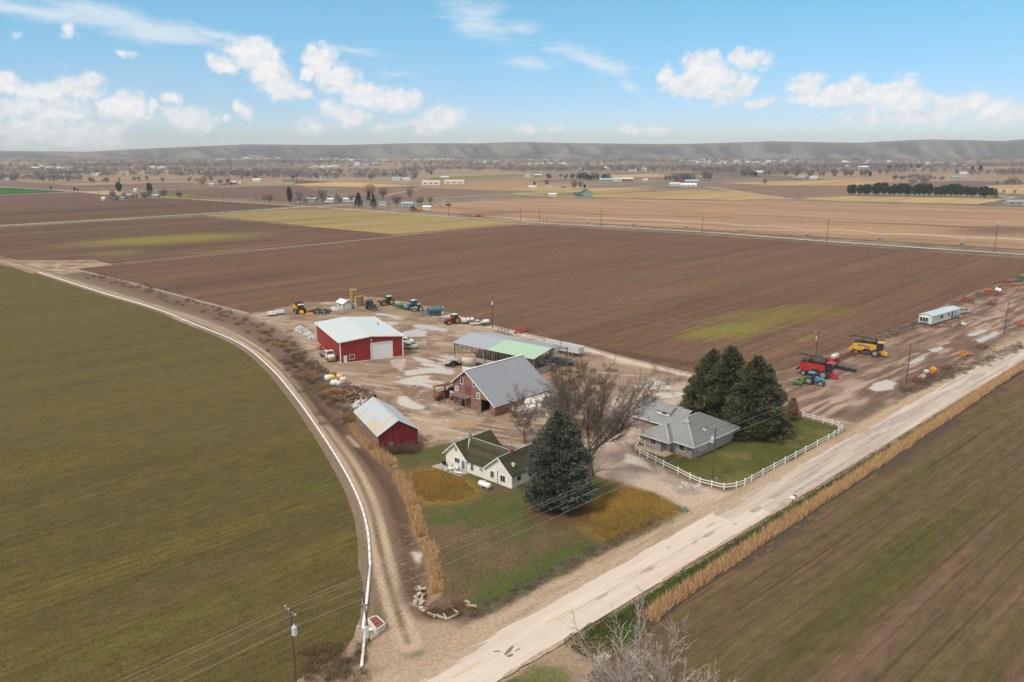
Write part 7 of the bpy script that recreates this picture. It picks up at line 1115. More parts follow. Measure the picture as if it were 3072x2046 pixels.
# ---- distant machines
for px, py, m_, lab, nm in ((1437, 649, P_ORG, 'orange baler parked alone at the edge of the wheat stubble', 'baler'), (1238, 632, P_GRN, 'green tractor with yellow wheels in the roadside junk row', 'tractor'), (1260, 633, P_OY, 'yellow implement in the roadside junk row', 'implement'), (1345, 618, P_DRED, 'dull red wagon behind the white grain shed', 'wagon')):
    if nm == 'tractor': tractor(nm, lab, at(px, py), 20, m_, P_YEL, P_GRN, 1.4)
    else: t = implement(nm, lab, at(px, py), 20, m_, 6, 3.2, 6, True); m = MB(); m.box((0, 0, 1.6), (5, 2.6, 1.5)); m.build('chamber', m_, t)
A_ = at(1300, 619); t = thing('grain_elevator', 'long pale conveyor boom raised beside the white grain shed', 'conveyor', A_, 20); m = MB(); m.bar((0, 0, .6), (14, 0, 6.5), .5, .4); m.build('boom', P_CREAM, t); m = MB(); m.bar((7, -1.2, 0), (7, 0, 3.4), .15); m.bar((7, 1.2, 0), (7, 0, 3.4), .15); m.build('carriage', P_GREY, t)
for y in (-1.2, 1.2): wheel(t, 7, y, .4, .2, steel_m)
# ================================================================= near trees, reeds, brush
def perp(d, r):
    a = np.array((r.gauss(0, 1), r.gauss(0, 1), r.gauss(0, 1))); a -= d*np.dot(a, d); return a/np.linalg.norm(a)
def bare_tree(name, label, loc, h, seed, trunk_r, lean=(0, 0), spread=38, limbs=5, fork=.22, dens=1.0, bark=(0.115, 0.088, 0.068), limb_c=None, twig=(0.135, 0.098, 0.082), leaf=None, trop=.10, wide=1.0, lv=5, rmin=.02):
    r = random.Random(seed); seg = []        # p0, p1, r0, r1, level
    NS = (4, 7, 6, 5, 3, 2); CH = (limbs, 9, 7, 7, 5, 0)
    def grow(p, d, L_, rad, level):
        n = NS[level]; pts = [p]; dirs = [d]; jit = (.05, .09, .13, .17, .22, .26)[level]
        for i in range(n):
            d = d+jit*np.array((r.gauss(0, 1), r.gauss(0, 1), r.gauss(0, 1)))+np.array((0, 0, trop*(1 if level < 3 else .5))); d /= np.linalg.norm(d); q = p+d*L_/n
            r0 = rad*(1-.62*i/n); r1 = rad*(1-.62*(i+1)/n); seg.append((p, q, r0, r1, level)); p = q; pts.append(p); dirs.append(d)
        if level >= lv: return
        k = max(2, int(CH[level]*dens*(1 if level == 0 else r.uniform(.8, 1.2))))
        for j in range(k):
            if level == 0: t = r.uniform(.55, 1.0) if j else 1.0
            else: t = .18+.82*(j+r.random())/k
            t = min(t, 1.0); x = t*n; i = min(int(x), n-1); f = x-i; b = pts[i]*(1-f)+pts[i+1]*f; dd = dirs[i+1]; a = R(spread*r.uniform(.55, 1.25)*(1.0 if level else .85))
            nd = dd*math.cos(a)+perp(dd, r)*math.sin(a)
            if level == 0: az = 2*math.pi*j/k+r.uniform(-.4, .4); el = R(r.uniform(38, 70)); nd = np.array((math.cos(az)*math.cos(el)*wide, math.sin(az)*math.cos(el)*wide, math.sin(el)))
            if nd[2] < -.15: nd[2] *= -.5
            nd /= np.linalg.norm(nd); ratio = (2.4, .62, .58, .56, .55)[level]*r.uniform(.75, 1.15)*(1-.45*t if level else 1); grow(b, nd, L_*ratio, rad*(1-.62*t)*(.62 if level else .58), level+1)
        if level: grow(pts[-1], dirs[-1], L_*.5, rad*.38, level+1)
    grow(np.array((0., 0., -.3)), np.array((lean[0], lean[1], 1.)), h*fork+.3, trunk_r, 0)
    P0 = np.array([s[0] for s in seg]); P1 = np.array([s[1] for s in seg]); R0 = np.maximum(np.array([s[2] for s in seg]), rmin); R1 = np.maximum(np.array([s[3] for s in seg]), rmin*.8); LV = np.array([s[4] for s in seg])
    sc = h/max(P1[:, 2].max(), 1); P0 = P0*sc; P1 = P1*sc
    o = thing(name, label, 'tree', loc)
    def tubes(mask, n, nm, m, cf):
        a, b, ra, rb = P0[mask], P1[mask], R0[mask], R1[mask]; d = b-a; d /= np.linalg.norm(d, axis=1)[:, None]+1e-9; up = np.where(np.abs(d[:, 2:]) > .9, np.array((1., 0, 0)), np.array((0, 0, 1.))); u = np.cross(d, up); u /= np.linalg.norm(u, axis=1)[:, None]; v = np.cross(d, u); k = len(a)
        ang = np.arange(n)*2*math.pi/n; ring = np.cos(ang)[None, :, None]*u[:, None]+np.sin(ang)[None, :, None]*v[:, None]; V = np.concatenate([a[:, None]+ring*ra[:, None, None], b[:, None]+ring*rb[:, None, None]], 1).reshape(-1, 3)
        base = np.arange(k)[:, None]*2*n; F = np.concatenate([np.stack([base[:, 0]+i, base[:, 0]+(i+1) % n, base[:, 0]+n+(i+1) % n, base[:, 0]+n+i], 1) for i in range(n)], 0)
        return np_mesh(nm, V, F, m, o, col=np.repeat(cf(mask), 2*n, 0))
    rr = np.random.default_rng(seed); m_ = attr_mat('tree_bark', .9, .3, 8, mult=(.7, 1.3), nscale=3)
    lc = np.array(limb_c or bark); tubes(LV <= 1, 8, 'trunk', m_, lambda k: np.where((P0[k][:, 2:] > h*.3), lc, np.array(bark)))
    tubes(LV >= 2, 3, 'crown', m_, lambda k: np.where((LV[k][:, None] <= 2), lc, np.array(twig))*(0.8+.4*rr.random((k.sum(), 1))))
    if leaf:
        tip = P1[LV >= lv-1]; tip = tip[rr.random(len(tip)) < leaf[1]]; tip = tip+rr.normal(size=tip.shape)*.12; V, F = leaf_tris(tip, .22, .14, rr, -.3); np_mesh('dry_leaves', V, F, attr_mat('dry_leaf', .9), o, col=np.repeat(np.array(leaf[0])*(0.6+.7*rr.random((len(tip), 1))), 3, 0))
    return o
bare_tree('bare_maple', 'huge leafless tree with dark spreading limbs beside the driveway', (14.2, 135.6, 0), 27.0, 5, .80, (.03, .05), 34, 7, .15, 1.0, bark=(.13, .104, .085), twig=(.165, .132, .115), trop=.05, wide=1.5, rmin=.016)
bare_tree('sycamore', 'leafless sycamore with pale limbs in front of the faded barn', (2.6, 151.9, 0), 13.5, 12, .32, spread=44, limbs=5, fork=.28, dens=.85, bark=(.16, .12, .095), limb_c=(.55, .51, .45), twig=(.25, .19, .165), leaf=((.24, .16, .12), .13), trop=.05)
bare_tree('bare_elm', 'slimmer leafless tree behind the huge driveway tree', (12.4, 158.5, 0), 15.5, 23, .34, spread=36, limbs=5, fork=.22, dens=.85, bark=(.13, .10, .07), twig=(.15, .115, .085))
bare_tree('bare_elm', 'bushy leafless tree left of the huge driveway tree near the spruce', (9.5, 147.5, 0), 10.5, 31, .22, spread=42, limbs=5, fork=.15, dens=.9, twig=(.19, .14, .12))
bare_tree('scrub_willow', 'tangle of thin ochre saplings at the end of the cattle shed', at(1745, 1140), 7.5, 37, .12, spread=34, limbs=6, fork=.08, dens=.9, bark=(.2, .14, .08), twig=(.27, .165, .085), lv=4)
bare_tree('scrub_willow', 'reddish bare saplings beside the faded barn wall', at(1650, 1230), 6.0, 41, .10, spread=36, limbs=6, fork=.08, dens=.9, bark=(.2, .13, .1), twig=(.23, .15, .12), lv=4)
bare_tree('scrub_willow', 'bare saplings between the wrapped stacks and the mound', at(1720, 1190), 6.5, 43, .10, spread=36, limbs=6, fork=.08, dens=.9, bark=(.2, .14, .09), twig=(.24, .16, .10), lv=4)
fgp = (14.0, 67.0, 0); bare_tree('bare_poplar', 'pale leafless sapling clump beside the culvert and county road', fgp, 16.3, 52, .15, spread=27, limbs=14, fork=.05, dens=.9, bark=(.30, .25, .21), limb_c=(.44, .38, .34), twig=(.45, .37, .33), trop=.08, wide=1.5, lv=4, rmin=.025)
# ---------------------------------------------------------------- conifers
def conifer(name, label, loc, h, rad, seed, prof, z0=.05, nb=520, tone=(.052, .07, .052), tone2=(.10, .125, .11), brown=(.16, .11, .06), pb=.15, tuft=(.62, .17), drop=.2, trunk_c=(.17, .14, .115)):
    r = np.random.default_rng(seed); o = thing(name, label, 'tree', loc); t = r.random(nb)**1.25; az = r.random(nb)*2*math.pi; z = h*(z0+(1-z0)*t); Lb = rad*np.interp(t, *zip(*prof))*(0.5+.6*r.random(nb))*(1+.10*np.sin(az*3+seed)+.10*np.sin(az*5+t*17)); k = np.maximum(6, (Lb**1.35*7.5)).astype(int)
    b = np.repeat(np.arange(nb), k); n = len(b); s = .22+.78*r.random(n)**.62; L_ = Lb[b]; lat = r.normal(size=n)*.16*L_*(1.15-s*.6); ca, sa = np.cos(az[b]), np.sin(az[b]); d = L_*s; x = ca*d-sa*lat; y = sa*d+ca*lat; zz = z[b]-drop*L_*s**1.5+r.normal(size=n)*.16+.22*(s > .8); zz = np.maximum(zz, .25)
    P = np.c_[x, y, zz]; q = 4; N_ = n*q; B = np.repeat(P, q, 0)+r.normal(size=(N_, 3))*.10; out = np.repeat(np.c_[ca, sa, np.full(n, .75)], q, 0)+r.normal(size=(N_, 3))*.55; out /= np.linalg.norm(out, axis=1)[:, None]; side = np.cross(out, r.normal(size=(N_, 3))); side /= np.linalg.norm(side, axis=1)[:, None]; sz = np.repeat(.65+.7*r.random(n), q)
    le = tuft[0]*sz; w = tuft[1]*sz; A_ = B-side*(w*.25)[:, None]; M1 = B+out*(le*.45)[:, None]+side*(w*.6)[:, None]; M2 = B+out*(le*.45)[:, None]-side*(w*.6)[:, None]; T = B+out*le[:, None]
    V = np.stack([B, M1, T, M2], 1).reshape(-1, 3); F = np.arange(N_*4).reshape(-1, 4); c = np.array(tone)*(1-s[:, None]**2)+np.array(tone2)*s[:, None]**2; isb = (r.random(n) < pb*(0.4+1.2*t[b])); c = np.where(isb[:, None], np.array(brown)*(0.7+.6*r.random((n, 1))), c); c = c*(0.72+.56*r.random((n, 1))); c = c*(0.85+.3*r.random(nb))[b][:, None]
    np_mesh('crown', V, F, attr_mat('conifer_needles', .75, mult=(.8, 1.2), nscale=2), o, col=np.repeat(c, q*4, 0))
    m = MB(); m.cyl((0, 0, -.3), (0, 0, h*.97), max(.12, h*.03), .03, 10, False); m.build('trunk', mat('conifer_bark', trunk_c, .95, 0, .3, 4, .4), o)
    bm_ = MB()
    for i in range(0, nb, 6): bm_.cyl((0, 0, z[i]), (math.cos(az[i])*Lb[i]*.7, math.sin(az[i])*Lb[i]*.7, z[i]-drop*Lb[i]*.5), .05, .02, 4, False)
    bm_.build('branches', mat('conifer_bark', trunk_c), o, kind='stuff'); return o
BROAD = [(0, .74), (.08, .95), (.25, 1), (.5, .93), (.7, .77), (.85, .54), (.95, .3), (1, .1)]
conifer('blue_spruce', 'big blue spruce beside the white bungalow', (7.6, 121.9, 0), 16.6, 4.9, 3, BROAD, .10, 640, tone=(.055, .072, .05), tone2=(.14, .165, .13), tuft=(.52, .13))
CB = [(0, .88), (.1, 1.06), (.3, 1.08), (.5, .98), (.7, .74), (.85, .45), (1, .08)]
OL = dict(tone=(.052, .06, .03), tone2=(.135, .14, .07), brown=(.13, .10, .055), pb=.16, tuft=(.5, .14))
conifer('spruce_tree', 'dark olive conifer behind its taller neighbours by the ranch house', (44.2, 169.5, 0), 14.6, 5.6, 8, CB, .06, 520, **OL); conifer('spruce_tree', 'tallest pointed conifer in the middle of the dark trio', (46.4, 163.8, 0), 16.8, 5.8, 9, CB, .05, 560, **OL); conifer('spruce_tree', 'broad dark conifer of the trio sweeping down to the fenced lawn', (50.0, 157.0, 0), 16.4, 6.0, 10, [(0, .95), (.08, 1.05), (.3, 1.05), (.55, .92), (.75, .66), (.9, .36), (1, .08)], .03, 640, **OL)
conifer('dead_conifer', 'small dead rust-brown conifer beside the curved fence', at(2375.7, 1258), 4.6, 1.5, 14, CB, .12, 130, tone=(.22, .12, .075), tone2=(.30, .17, .11), brown=(.2, .12, .08), pb=.3, tuft=(.42, .06))
# ---------------------------------------------------------------- grasses and brush (uncountable)
def blade_mesh(name, label, P, hgt, wid, cols, seed, lean=.35, m=None, wind=(0, 0)):
    r = np.random.default_rng(seed); n = len(P); a = r.random(n)*6.283; s = np.c_[np.cos(a), np.sin(a), np.zeros(n)]; H_ = hgt*(0.55+.6*r.random(n)); tip = P+np.c_[r.normal(size=n)*lean+wind[0], r.normal(size=n)*lean+wind[1], np.ones(n)]*H_[:, None]; w = wid*(0.6+.8*r.random(n)); V = np.stack([P-s*w[:, None]/2, P+s*w[:, None]/2, tip], 1).reshape(-1, 3)
    C = np.array(cols)[r.integers(0, len(cols), n)]*(0.7+.6*r.random((n, 1))); o = np_mesh(name, V, np.arange(n*3).reshape(-1, 3), m or attr_mat('dry_grass', .9, trans=.25), kind='stuff', col=np.repeat(C, 3, 0)); return tag(o, label, 'plants')
def along(path, n, w, seed, gap=0.0, z=0.0):
    r = np.random.default_rng(seed); p = np.array(path); d = np.linalg.norm(np.diff(p, axis=0), axis=1); cum = np.r_[0, np.cumsum(d)]; t = r.random(n)*cum[-1]; x = np.interp(t, cum, p[:, 0]); y = np.interp(t, cum, p[:, 1]); tg = np.gradient(p, axis=0); tx = np.interp(t, cum, tg[:, 0]); ty = np.interp(t, cum, tg[:, 1]); l = np.hypot(tx, ty); off = np.clip(r.normal(size=n), -1.6, 1.6)*w/2*(0.6+.8*vnoise(x, y, 3, seed)); Q = np.c_[x-ty/l*off, y+tx/l*off, np.full(n, z)]
    if gap: Q = Q[vnoise(Q[:, 0], Q[:, 1], 4, seed+3) > gap]
    return Q
REEDC = [(.72, .49, .26), (.64, .41, .20), (.80, .59, .36), (.50, .31, .14)]
for i, rp in enumerate(REED_L): blade_mesh('reeds', 'tan dry reeds along the ditch, %s' % ('beside the old red barn', 'opposite the orange lawn', 'short clump by the green lawn', 'at the ditch outlet near the road')[i], along(rp, int(len(rp)*150), 1.15, 20+i, .30, z=-.25), 1.55, .09, REEDC, 30+i, .22, wind=(-.12, -.18))
rr_path = [tuple(rs(s, o).xy) for s, o in ((25.5, 8.0), (30, 7.3), (47, 6.95), (65, 6.6), (77, 6.6), (100, 6.4), (137, 5.9), (168, 5.4), (200, 5.4), (260, 5.6))]
blade_mesh('reeds', 'continuous tan reed band between road and seeded field', along(smooth_path(rr_path, 1), 38000, 1.25, 41, z=-.1), 1.35, .09, REEDC, 42, .22, wind=(-.1, -.15))
blade_mesh('verge_grass', 'green weeds on the road verge below the reeds', np.r_[along([tuple(rs(s, 5.0).xy) for s in range(16, 250, 4)], 26000, 1.3, 43, .33), along([tuple(rs(s, 6.5).xy) for s in range(14, 26, 2)], 3500, 3.5, 44)], .32, .09, [(.08, .13, .02), (.06, .10, .018), (.11, .12, .03), (.10, .085, .04)], 45, .5, attr_mat('green_grass', .85, trans=.2))
blade_mesh('verge_weeds', 'dark dead weeds under the reed band', along([tuple(rs(s, 5.9).xy) for s in range(20, 250, 4)], 9000, .9, 47), .4, .05, [(.10, .075, .05), (.07, .055, .04)], 48, .5)
def scatter_poly(poly, n, seed, cond=None):
    r = np.random.default_rng(seed); b = np.array(poly); x = r.uniform(b[:, 0].min(), b[:, 0].max(), n); y = r.uniform(b[:, 1].min(), b[:, 1].max(), n); k = sd_poly(x, y, poly) < -.1
    if cond is not None: k &= cond(x, y)
    return np.c_[x[k], y[k], np.zeros(k.sum())]
blade_mesh('lawn_grass', 'rough grass of the bungalow lot', scatter_poly(LOT, 60000, 50), .14, .09, [(.13, .10, .045), (.10, .11, .03), (.16, .11, .05), (.08, .115, .02)], 51, .6, attr_mat('green_grass', .85, trans=.2))
for i, q in enumerate(ORANGE): blade_mesh('dry_lawn', ('orange-brown dormant grass left of the bungalow', 'orange-brown dormant grass beside the driveway')[i], scatter_poly(q, 30000, 52+i, lambda x, y: -sd_poly(x, y, q) > 2.5*vnoise(x, y, 1.5, 61+i, 3)-.3), .16, .09, [(.31, .18, .042), (.28, .165, .038), (.22, .15, .04), (.34, .22, .07)], 54+i, .6)
blade_mesh('lawn_grass', 'mown green lawn inside the white fence', scatter_poly(LAWN, 45000, 56), .09, .10, [(.10, .108, .026), (.15, .13, .04), (.08, .092, .022)], 57, .6, attr_mat('green_grass', .85, trans=.2))
PF = [p for p in LEFT_FIELD if p[1] < 200]; nf = (lambda x, y: (y < 150) & (np.abs(x) < .7*y+4) & (vnoise(x*.72+y*.7, (y*.72-x*.7)*6, 4, 66, 3) > .34))
blade_mesh('hay_stubble', 'tufted olive regrowth of the hay field', scatter_poly(LEFT_FIELD, 900000, 58, nf), .13, .15, [(.135, .105, .03), (.115, .085, .032), (.145, .098, .036), (.155, .125, .03), (.10, .095, .024)], 59, .7, attr_mat('olive_tufts', .9, trans=.15))
def brush(name, label, centres, seed, cols, nb=70, hgt=.9, rad=.8):
    r = np.random.default_rng(seed); C = np.asarray(centres); k = len(C); n = k*nb; a = r.random(n)*6.283; rd = np.sqrt(r.random(n))*np.repeat(rad*(0.5+.9*r.random(k)), nb); P = np.repeat(C, nb, 0)+np.c_[np.cos(a)*rd, np.sin(a)*rd, np.zeros(n)]; P[:, 2] = np.repeat(C[:, 2], nb)+r.random(n)*.25*hgt
    return blade_mesh(name, label, P, hgt, .055, cols, seed+1, .75)
rb = np.random.default_rng(77)
WEED = [(.19, .14, .105), (.15, .112, .086), (.24, .18, .13), (.12, .09, .068)]
dp = np.array(DITCH); tg = np.gradient(dp, axis=0); tg /= np.linalg.norm(tg, axis=1)[:, None]; nl = np.c_[-tg[:, 1], tg[:, 0]]
idx = rb.integers(0, int(len(dp)*.80), 380); off = rb.normal(size=380)*2.6+2.6; C1 = np.c_[dp[idx]+nl[idx]*off[:, None], np.full(380, -.05)]; C1 = C1[(C1[:, 1] > 138) & ((C1[:, 1] < 240) | (rb.random(len(C1)) < .35))]
brush('brush', 'grey-brown dead brush along the ditch west of the yard', C1, 80, WEED, 80, 1.0, .9)
tc_ = [at(x, y) for x, y in ((935, 1128), (945, 1140), (968, 1165), (980, 1190), (1005, 1205), (1050, 1258), (1000, 1182), (850, 1040), (790, 1000))]; brush('dry_tussocks', 'orange-tan grass tussocks in the ditch brush', [(p.x+rb.normal()*.5, p.y+rb.normal()*.5, -.05) for p in tc_ for _ in range(4)], 84, [(.40, .25, .11), (.34, .20, .085)], 130, 1.3, .8)
C2 = [tuple(at(x, y)) for x, y in zip(rb.uniform(2690, 3072, 150), rb.uniform(0, 1, 150))]; C2 = []
for _ in range(260):
    x = rb.uniform(2560, 3072); e = 1.0-(x-2349)/(3072-2349); yb = np.interp(x, [2349, 2530, 2726, 2874, 3072], [1112, 1049, 970, 898, 823]); C2.append(tuple(at(x, yb+rb.uniform(2, 22))))
C2 += [tuple(at(2760+rb.uniform(0, 130), 985-rb.uniform(0, 30)*.6)) for _ in range(40)]; C2 += [tuple(at(x, 1165-(x-2740)*.385+rb.normal()*8)) for x in rb.uniform(2700, 3072, 200)]
brush('brush', 'grey weeds and brush among the parked implements', C2, 88, [(.21, .165, .125), (.17, .13, .10), (.26, .2, .15)], 50, .65, .9)
C3 = [tuple(at(x, y)) for x, y in zip(rb.uniform(1155, 1260, 26), rb.uniform(1335, 1362, 26))]; brush('hedge_scrub', 'russet scrub in front of the old red barn', C3, 90, [(.17, .10, .07), (.21, .13, .09), (.14, .09, .065)], 150, 1.1, .9)
C4 = [tuple(at(x, y)) for x, y in zip(rb.uniform(1290, 1420, 30), rb.uniform(1815, 1855, 30))]+[tuple(at(x, y)) for x, y in zip(rb.uniform(900, 1110, 70), rb.uniform(1930, 2046, 70))]; brush('dry_grass', 'dry grass and weeds at the lane mouth', C4, 92, [(.30, .20, .11), (.22, .15, .09), (.12, .10, .05)], 90, .45, .8)
C5 = [tuple(at(x, y)) for x, y in zip(rb.uniform(1660, 1850, 90), rb.uniform(1110, 1320, 90))]; brush('tall_weeds', 'ochre weeds between cattle shed, barn and driveway', C5, 94, [(.30, .19, .085), (.25, .155, .075), (.20, .14, .09)], 90, 1.1, 1.1)
C6 = [tuple(rs(s, rb.uniform(-9.3, -7.4))) for s in rb.uniform(10, 50, 120)]; brush('verge_weeds', 'grey weeds along the lot side of the road shoulder', C6, 96, [(.17, .14, .10), (.11, .12, .045), (.14, .12, .07)], 45, .2, .8)
C7 = [tuple(at(x, y-4)) for x in range(1680, 3072, 9) for y in [np.interp(x, [1640, 2106, 2480, 3072], [677, 706, 734, 776])]]; brush('brush', 'weeds lining the far gravel road', C7, 98, [(.26, .19, .12), (.18, .135, .10)], 40, 1.0, 1.6)
# ================================================================= poles, wires, fence, pipe, small things
pole_m = mat('pole_wood', (.105, .072, .052), .9, 0, .25, 1.5); pole_g = mat('pole_wood_grey', (.2, .165, .14), .9, 0, .2, 1.5); wire_m = mat('wire', (.16, .14, .13), .6); wire_l = mat('pale_wire', (.34, .30, .27), .5); insul = mat('insulator', (.6, .62, .62), .3); trans_m = mat('transformer_paint', (.50, .58, .60), .45)
def pole(label, loc, h, arm=None, rz=0, tr=None, name='power_pole', m_=None, arm_w=2.4, r=.15):
    t = thing(name, label, 'utility pole', loc, rz); m = MB(); m.cyl((0, 0, -.5), (0, 0, h), r, r*.68, 10); m.build('shaft', m_ or pole_m, t); tops = []
    if arm:
        z = h-.35; m = MB(); m.box((0, 0, z), (.12, arm_w, .14)); m.bar((0, -.7, z), (0, 0, z-.7), .04); m.bar((0, .7, z), (0, 0, z-.7), .04); m.build('crossarm', pole_g, t)
        for y in (-arm_w*.46, arm_w*.05+.25, arm_w*.46): i = MB(); i.lathe([(.05, 0), (.09, .06), (.04, .2)], (0, y, z+.07), n=8); i.build('insulator', insul, t); tops.append((0, y, z+.27))
    else: i = MB(); i.lathe([(.05, 0), (.09, .06), (.04, .2)], (0, 0, h), n=8); i.build('insulator', insul, t); tops = [(0, 0, h+.2)]
    if tr:
        y = tr; c = MB(); c.lathe([(.26, 0), (.3, .05), (.3, .95), (.2, 1.08)], (0, y, h-2.9), n=14); c = c.build('transformer', trans_m, t); b = MB(); b.lathe([(.07, 0), (.09, .15), (.05, .3)], (0, y, h-1.85), n=8); b.build('bushing', insul, c); b = MB(); b.bar((0, 0, h-2.5), (0, y, h-2.5), .08); b.build('bracket', P_GREY, t)
    return t, [Vector(loc)+Euler((0, 0, R(rz))).to_matrix() @ Vector(p) for p in tops]
GW = 'power line wires'
def wire(a, b, sag, label, m=None, r=.015, n=14):
    a, b = Vector(a), Vector(b); mb = MB(); pts = [a.lerp(b, i/n)-Vector((0, 0, sag*4*(i/n)*(1-i/n))) for i in range(n+1)]; mb.tube(pts, r, 4); return tag(mb.build('power_wire', m or wire_l), label, 'wire', GW)
ra_ = 43.7
main = []
for s, h, tr, lab in ((-95, 10.4, None, None), (-13.4, 10.3, -.55, 'crossarm pole with grey transformer at the hay field corner'), (68.5, 10.2, .5, 'brown pole with small transformer inside the white fence'), (156.5, 10.5, None, 'crossarm pole beside the mud lot and road sign'), (236, 10.5, None, 'bare pole at the far end of the mud lot'), (318, 10.5, None, None)):
    if lab: main.append(pole(lab, rs(s, -10.3), h, True, ra_, tr)[1])
    else: z = h-.08; main.append([rs(s, -10.3+o, z) for o in (1.1, -.37, -1.1)])
SPAN = ('running from the hay field transformer pole away from the farm', 'from the hay field pole to the fenced-lawn pole', 'from the fenced-lawn pole to the road sign pole', 'between the road sign pole and the far lot pole', 'beyond the far lot pole')
for i in range(len(main)-1):
    for k in range(3): wire(main[i][k], main[i+1][k], .9, 'line wire on the crossarms '+SPAN[i])
    q0, q1 = Vector(main[i][1]), Vector(main[i+1][1]); wire(q0-Vector((0, 0, 2.4)), q1-Vector((0, 0, 2.4)), 1.0, 'lower neutral wire '+SPAN[i], r=.022)
# yard line
pA, tA = pole('transformer pole at the field edge behind the cattle shed', at(1477.5, 983), 10.6, None, 0, -.5, r=.2); pB, tB = pole('transformer pole behind the red combine', at(2446, 1088.5), 9.2, None, 0, .5)
wire(tA[0], tB[0], 1.6, 'long wire across the ploughed field between two transformer poles'); wire(tA[0]-Vector((0, 0, 1.6)), tB[0]-Vector((0, 0, 1.0)), 2.2, 'lower wire across the ploughed field between two transformer poles'); wire(tB[0], main[3][1], .8, 'service wire from combine pole to roadside pole'); wire(main[2][1], gh2.matrix_basis @ Vector((7, 1.0, 4.2)), .4, 'service drop to the ranch house roof'); m = MB(); m.bar((0, 0, 8.9), (-.9, -.4, 9.1), .06); m.box((-.95, -.42, 9.05), (.3, .2, .12)); m.build('yard_lamp', insul, pB)
m = MB(); m.bar(main[1][1]-Vector((0, 0, 2.6)), rs(-3, -14.5), .03); tag(m.build('guy_wire', wire_m), 'guy wire anchoring the transformer pole in the hay field', 'wire')
# meter pole by the culvert box
b_ = at(1108, 1925); mp = thing('meter_pole', 'leaning dark pole with pump meter boxes by the culvert box', 'utility pole', b_, 0); m = MB(); m.cyl((0, 0, -.3), (-.55, .25, 6.6), .14, .10, 10); m.build('shaft', pole_m, mp); m = MB(); m.bar((-1.1, .0, 4.6), (.3, .4, 4.9), .08, .12); m.build('crossarm', pole_m, mp); m = MB(); m.box((-.18, -.2, 1.7), (.4, .2, 1.0)); m.box((-.12, -.2, .9), (.25, .16, .5)); m.build('meter_box', mat('meter_grey', (.45, .52, .54), .5), mp); m = MB(); m.cyl((-.25, -.15, 2.2), (-.4, -.1, 5.2), .04, .04, 6); m.build('conduit', insul, mp)
# far road poles
for px, py, ty, lab in ((1562, 664, 625, 'thin pole where the far gravel roads meet'), (1618, 666, 632, 'pole at the start of the pivot line'), (1803, 682, 628, 'pole by the third pivot tower along the far road'), (2106, 699, 641, 'pole between two pivot towers along the far road'), (2480, 726, 657, 'pole midway along the far gravel road'), (2982, 757, 672, 'tall pole carrying an antenna platform on the far road')):
    p = at(px, py); h = (py-ty)/FOC*math.hypot(p.y, 58)*1.0; t, tp = pole(lab, p, h, None, 0, None, r=.2)
    if px == 2982: m = MB(); m.box((0, 0, h-.2), (3.2, 3.0, .9)); m.bar((1, 0, h), (2.6, 0, h+1.4), .2); m.build('nest_platform', mat('stick_grey', (.4, .36, .32), .9, 0, .3, 3), t); m = MB(); m.bar((-1.2, 0, h-5.5), (1.2, 0, h-5.3), .16); m.build('crossarm', pole_g, t)
for px, py, lab in ((1168, 635, 'pole on the crossroads road near the spruces'), (900, 622, 'pole at the left of the road junction'), (1016, 626, 'pole opposite the white bungalow'), (1346, 650, 'pole beside the roadside junk row'), (652, 640, 'pole on the gravel road between brown fields'), (572, 600, 'pole near the gravel road bend'), (672, 607, 'second pole along the oblique gravel road'), (768, 612, 'third pole along the oblique gravel road'), (295, 583, 'pole left of the bungalow farmstead'), (215, 578, 'pole near the two junipers')): pole(lab, at(px, py), 11, True, 40, None, r=.2)
# centre pivot irrigation
pv = thing('pivot_sprinkler', 'long centre-pivot irrigation line on wheeled towers along the far road', 'irrigation line', at(1635, 662), 0); galv = mat('galvanised', (.52, .50, .47), .5, .3); o0 = pv.location.copy()
tw = [at(x, y) for x, y in ((1635, 662), (1763, 670), (1902, 675), (2057, 683), (2231, 694), (2424, 707), (2641, 720), (2887, 734), (3180, 752))]
for i, p in enumerate(tw):
    p = p-o0; m = MB()
    for a in (-1.6, 1.6): m.bar((p.x+a*.9, p.y+a*.5, .3), (p.x, p.y, 3.9), .16); m.bar((p.x+a*.5, p.y-a*.9, .3), (p.x, p.y, 3.9), .16)
    m.bar((p.x-1.5, p.y-.8, .7), (p.x+1.5, p.y+.8, .7), .2); tt = m.build('tower', galv, pv)
    for a in (-1.4, 1.4): w = wheel(tt, p.x+a*.9, p.y+a*.5, .6, .35, steel_m)
for a, b in zip(tw[:-1], tw[1:]):
    a, b = a-o0, b-o0; n = 10; m = MB(); pts = [a.lerp(b, i/n)+Vector((0, 0, 3.9+1.1*4*(i/n)*(1-i/n))) for i in range(n+1)]; m.tube(pts, .13, 6); pts2 = [a.lerp(b, i/n)+Vector((0, 0, 3.8+.25*4*(i/n)*(1-i/n))) for i in range(1, n)]; m.tube(pts2, .05, 4)
    for i in range(1, n): m.bar(pts[i], pts2[i-1], .05)
    m.build('span', galv, pv)
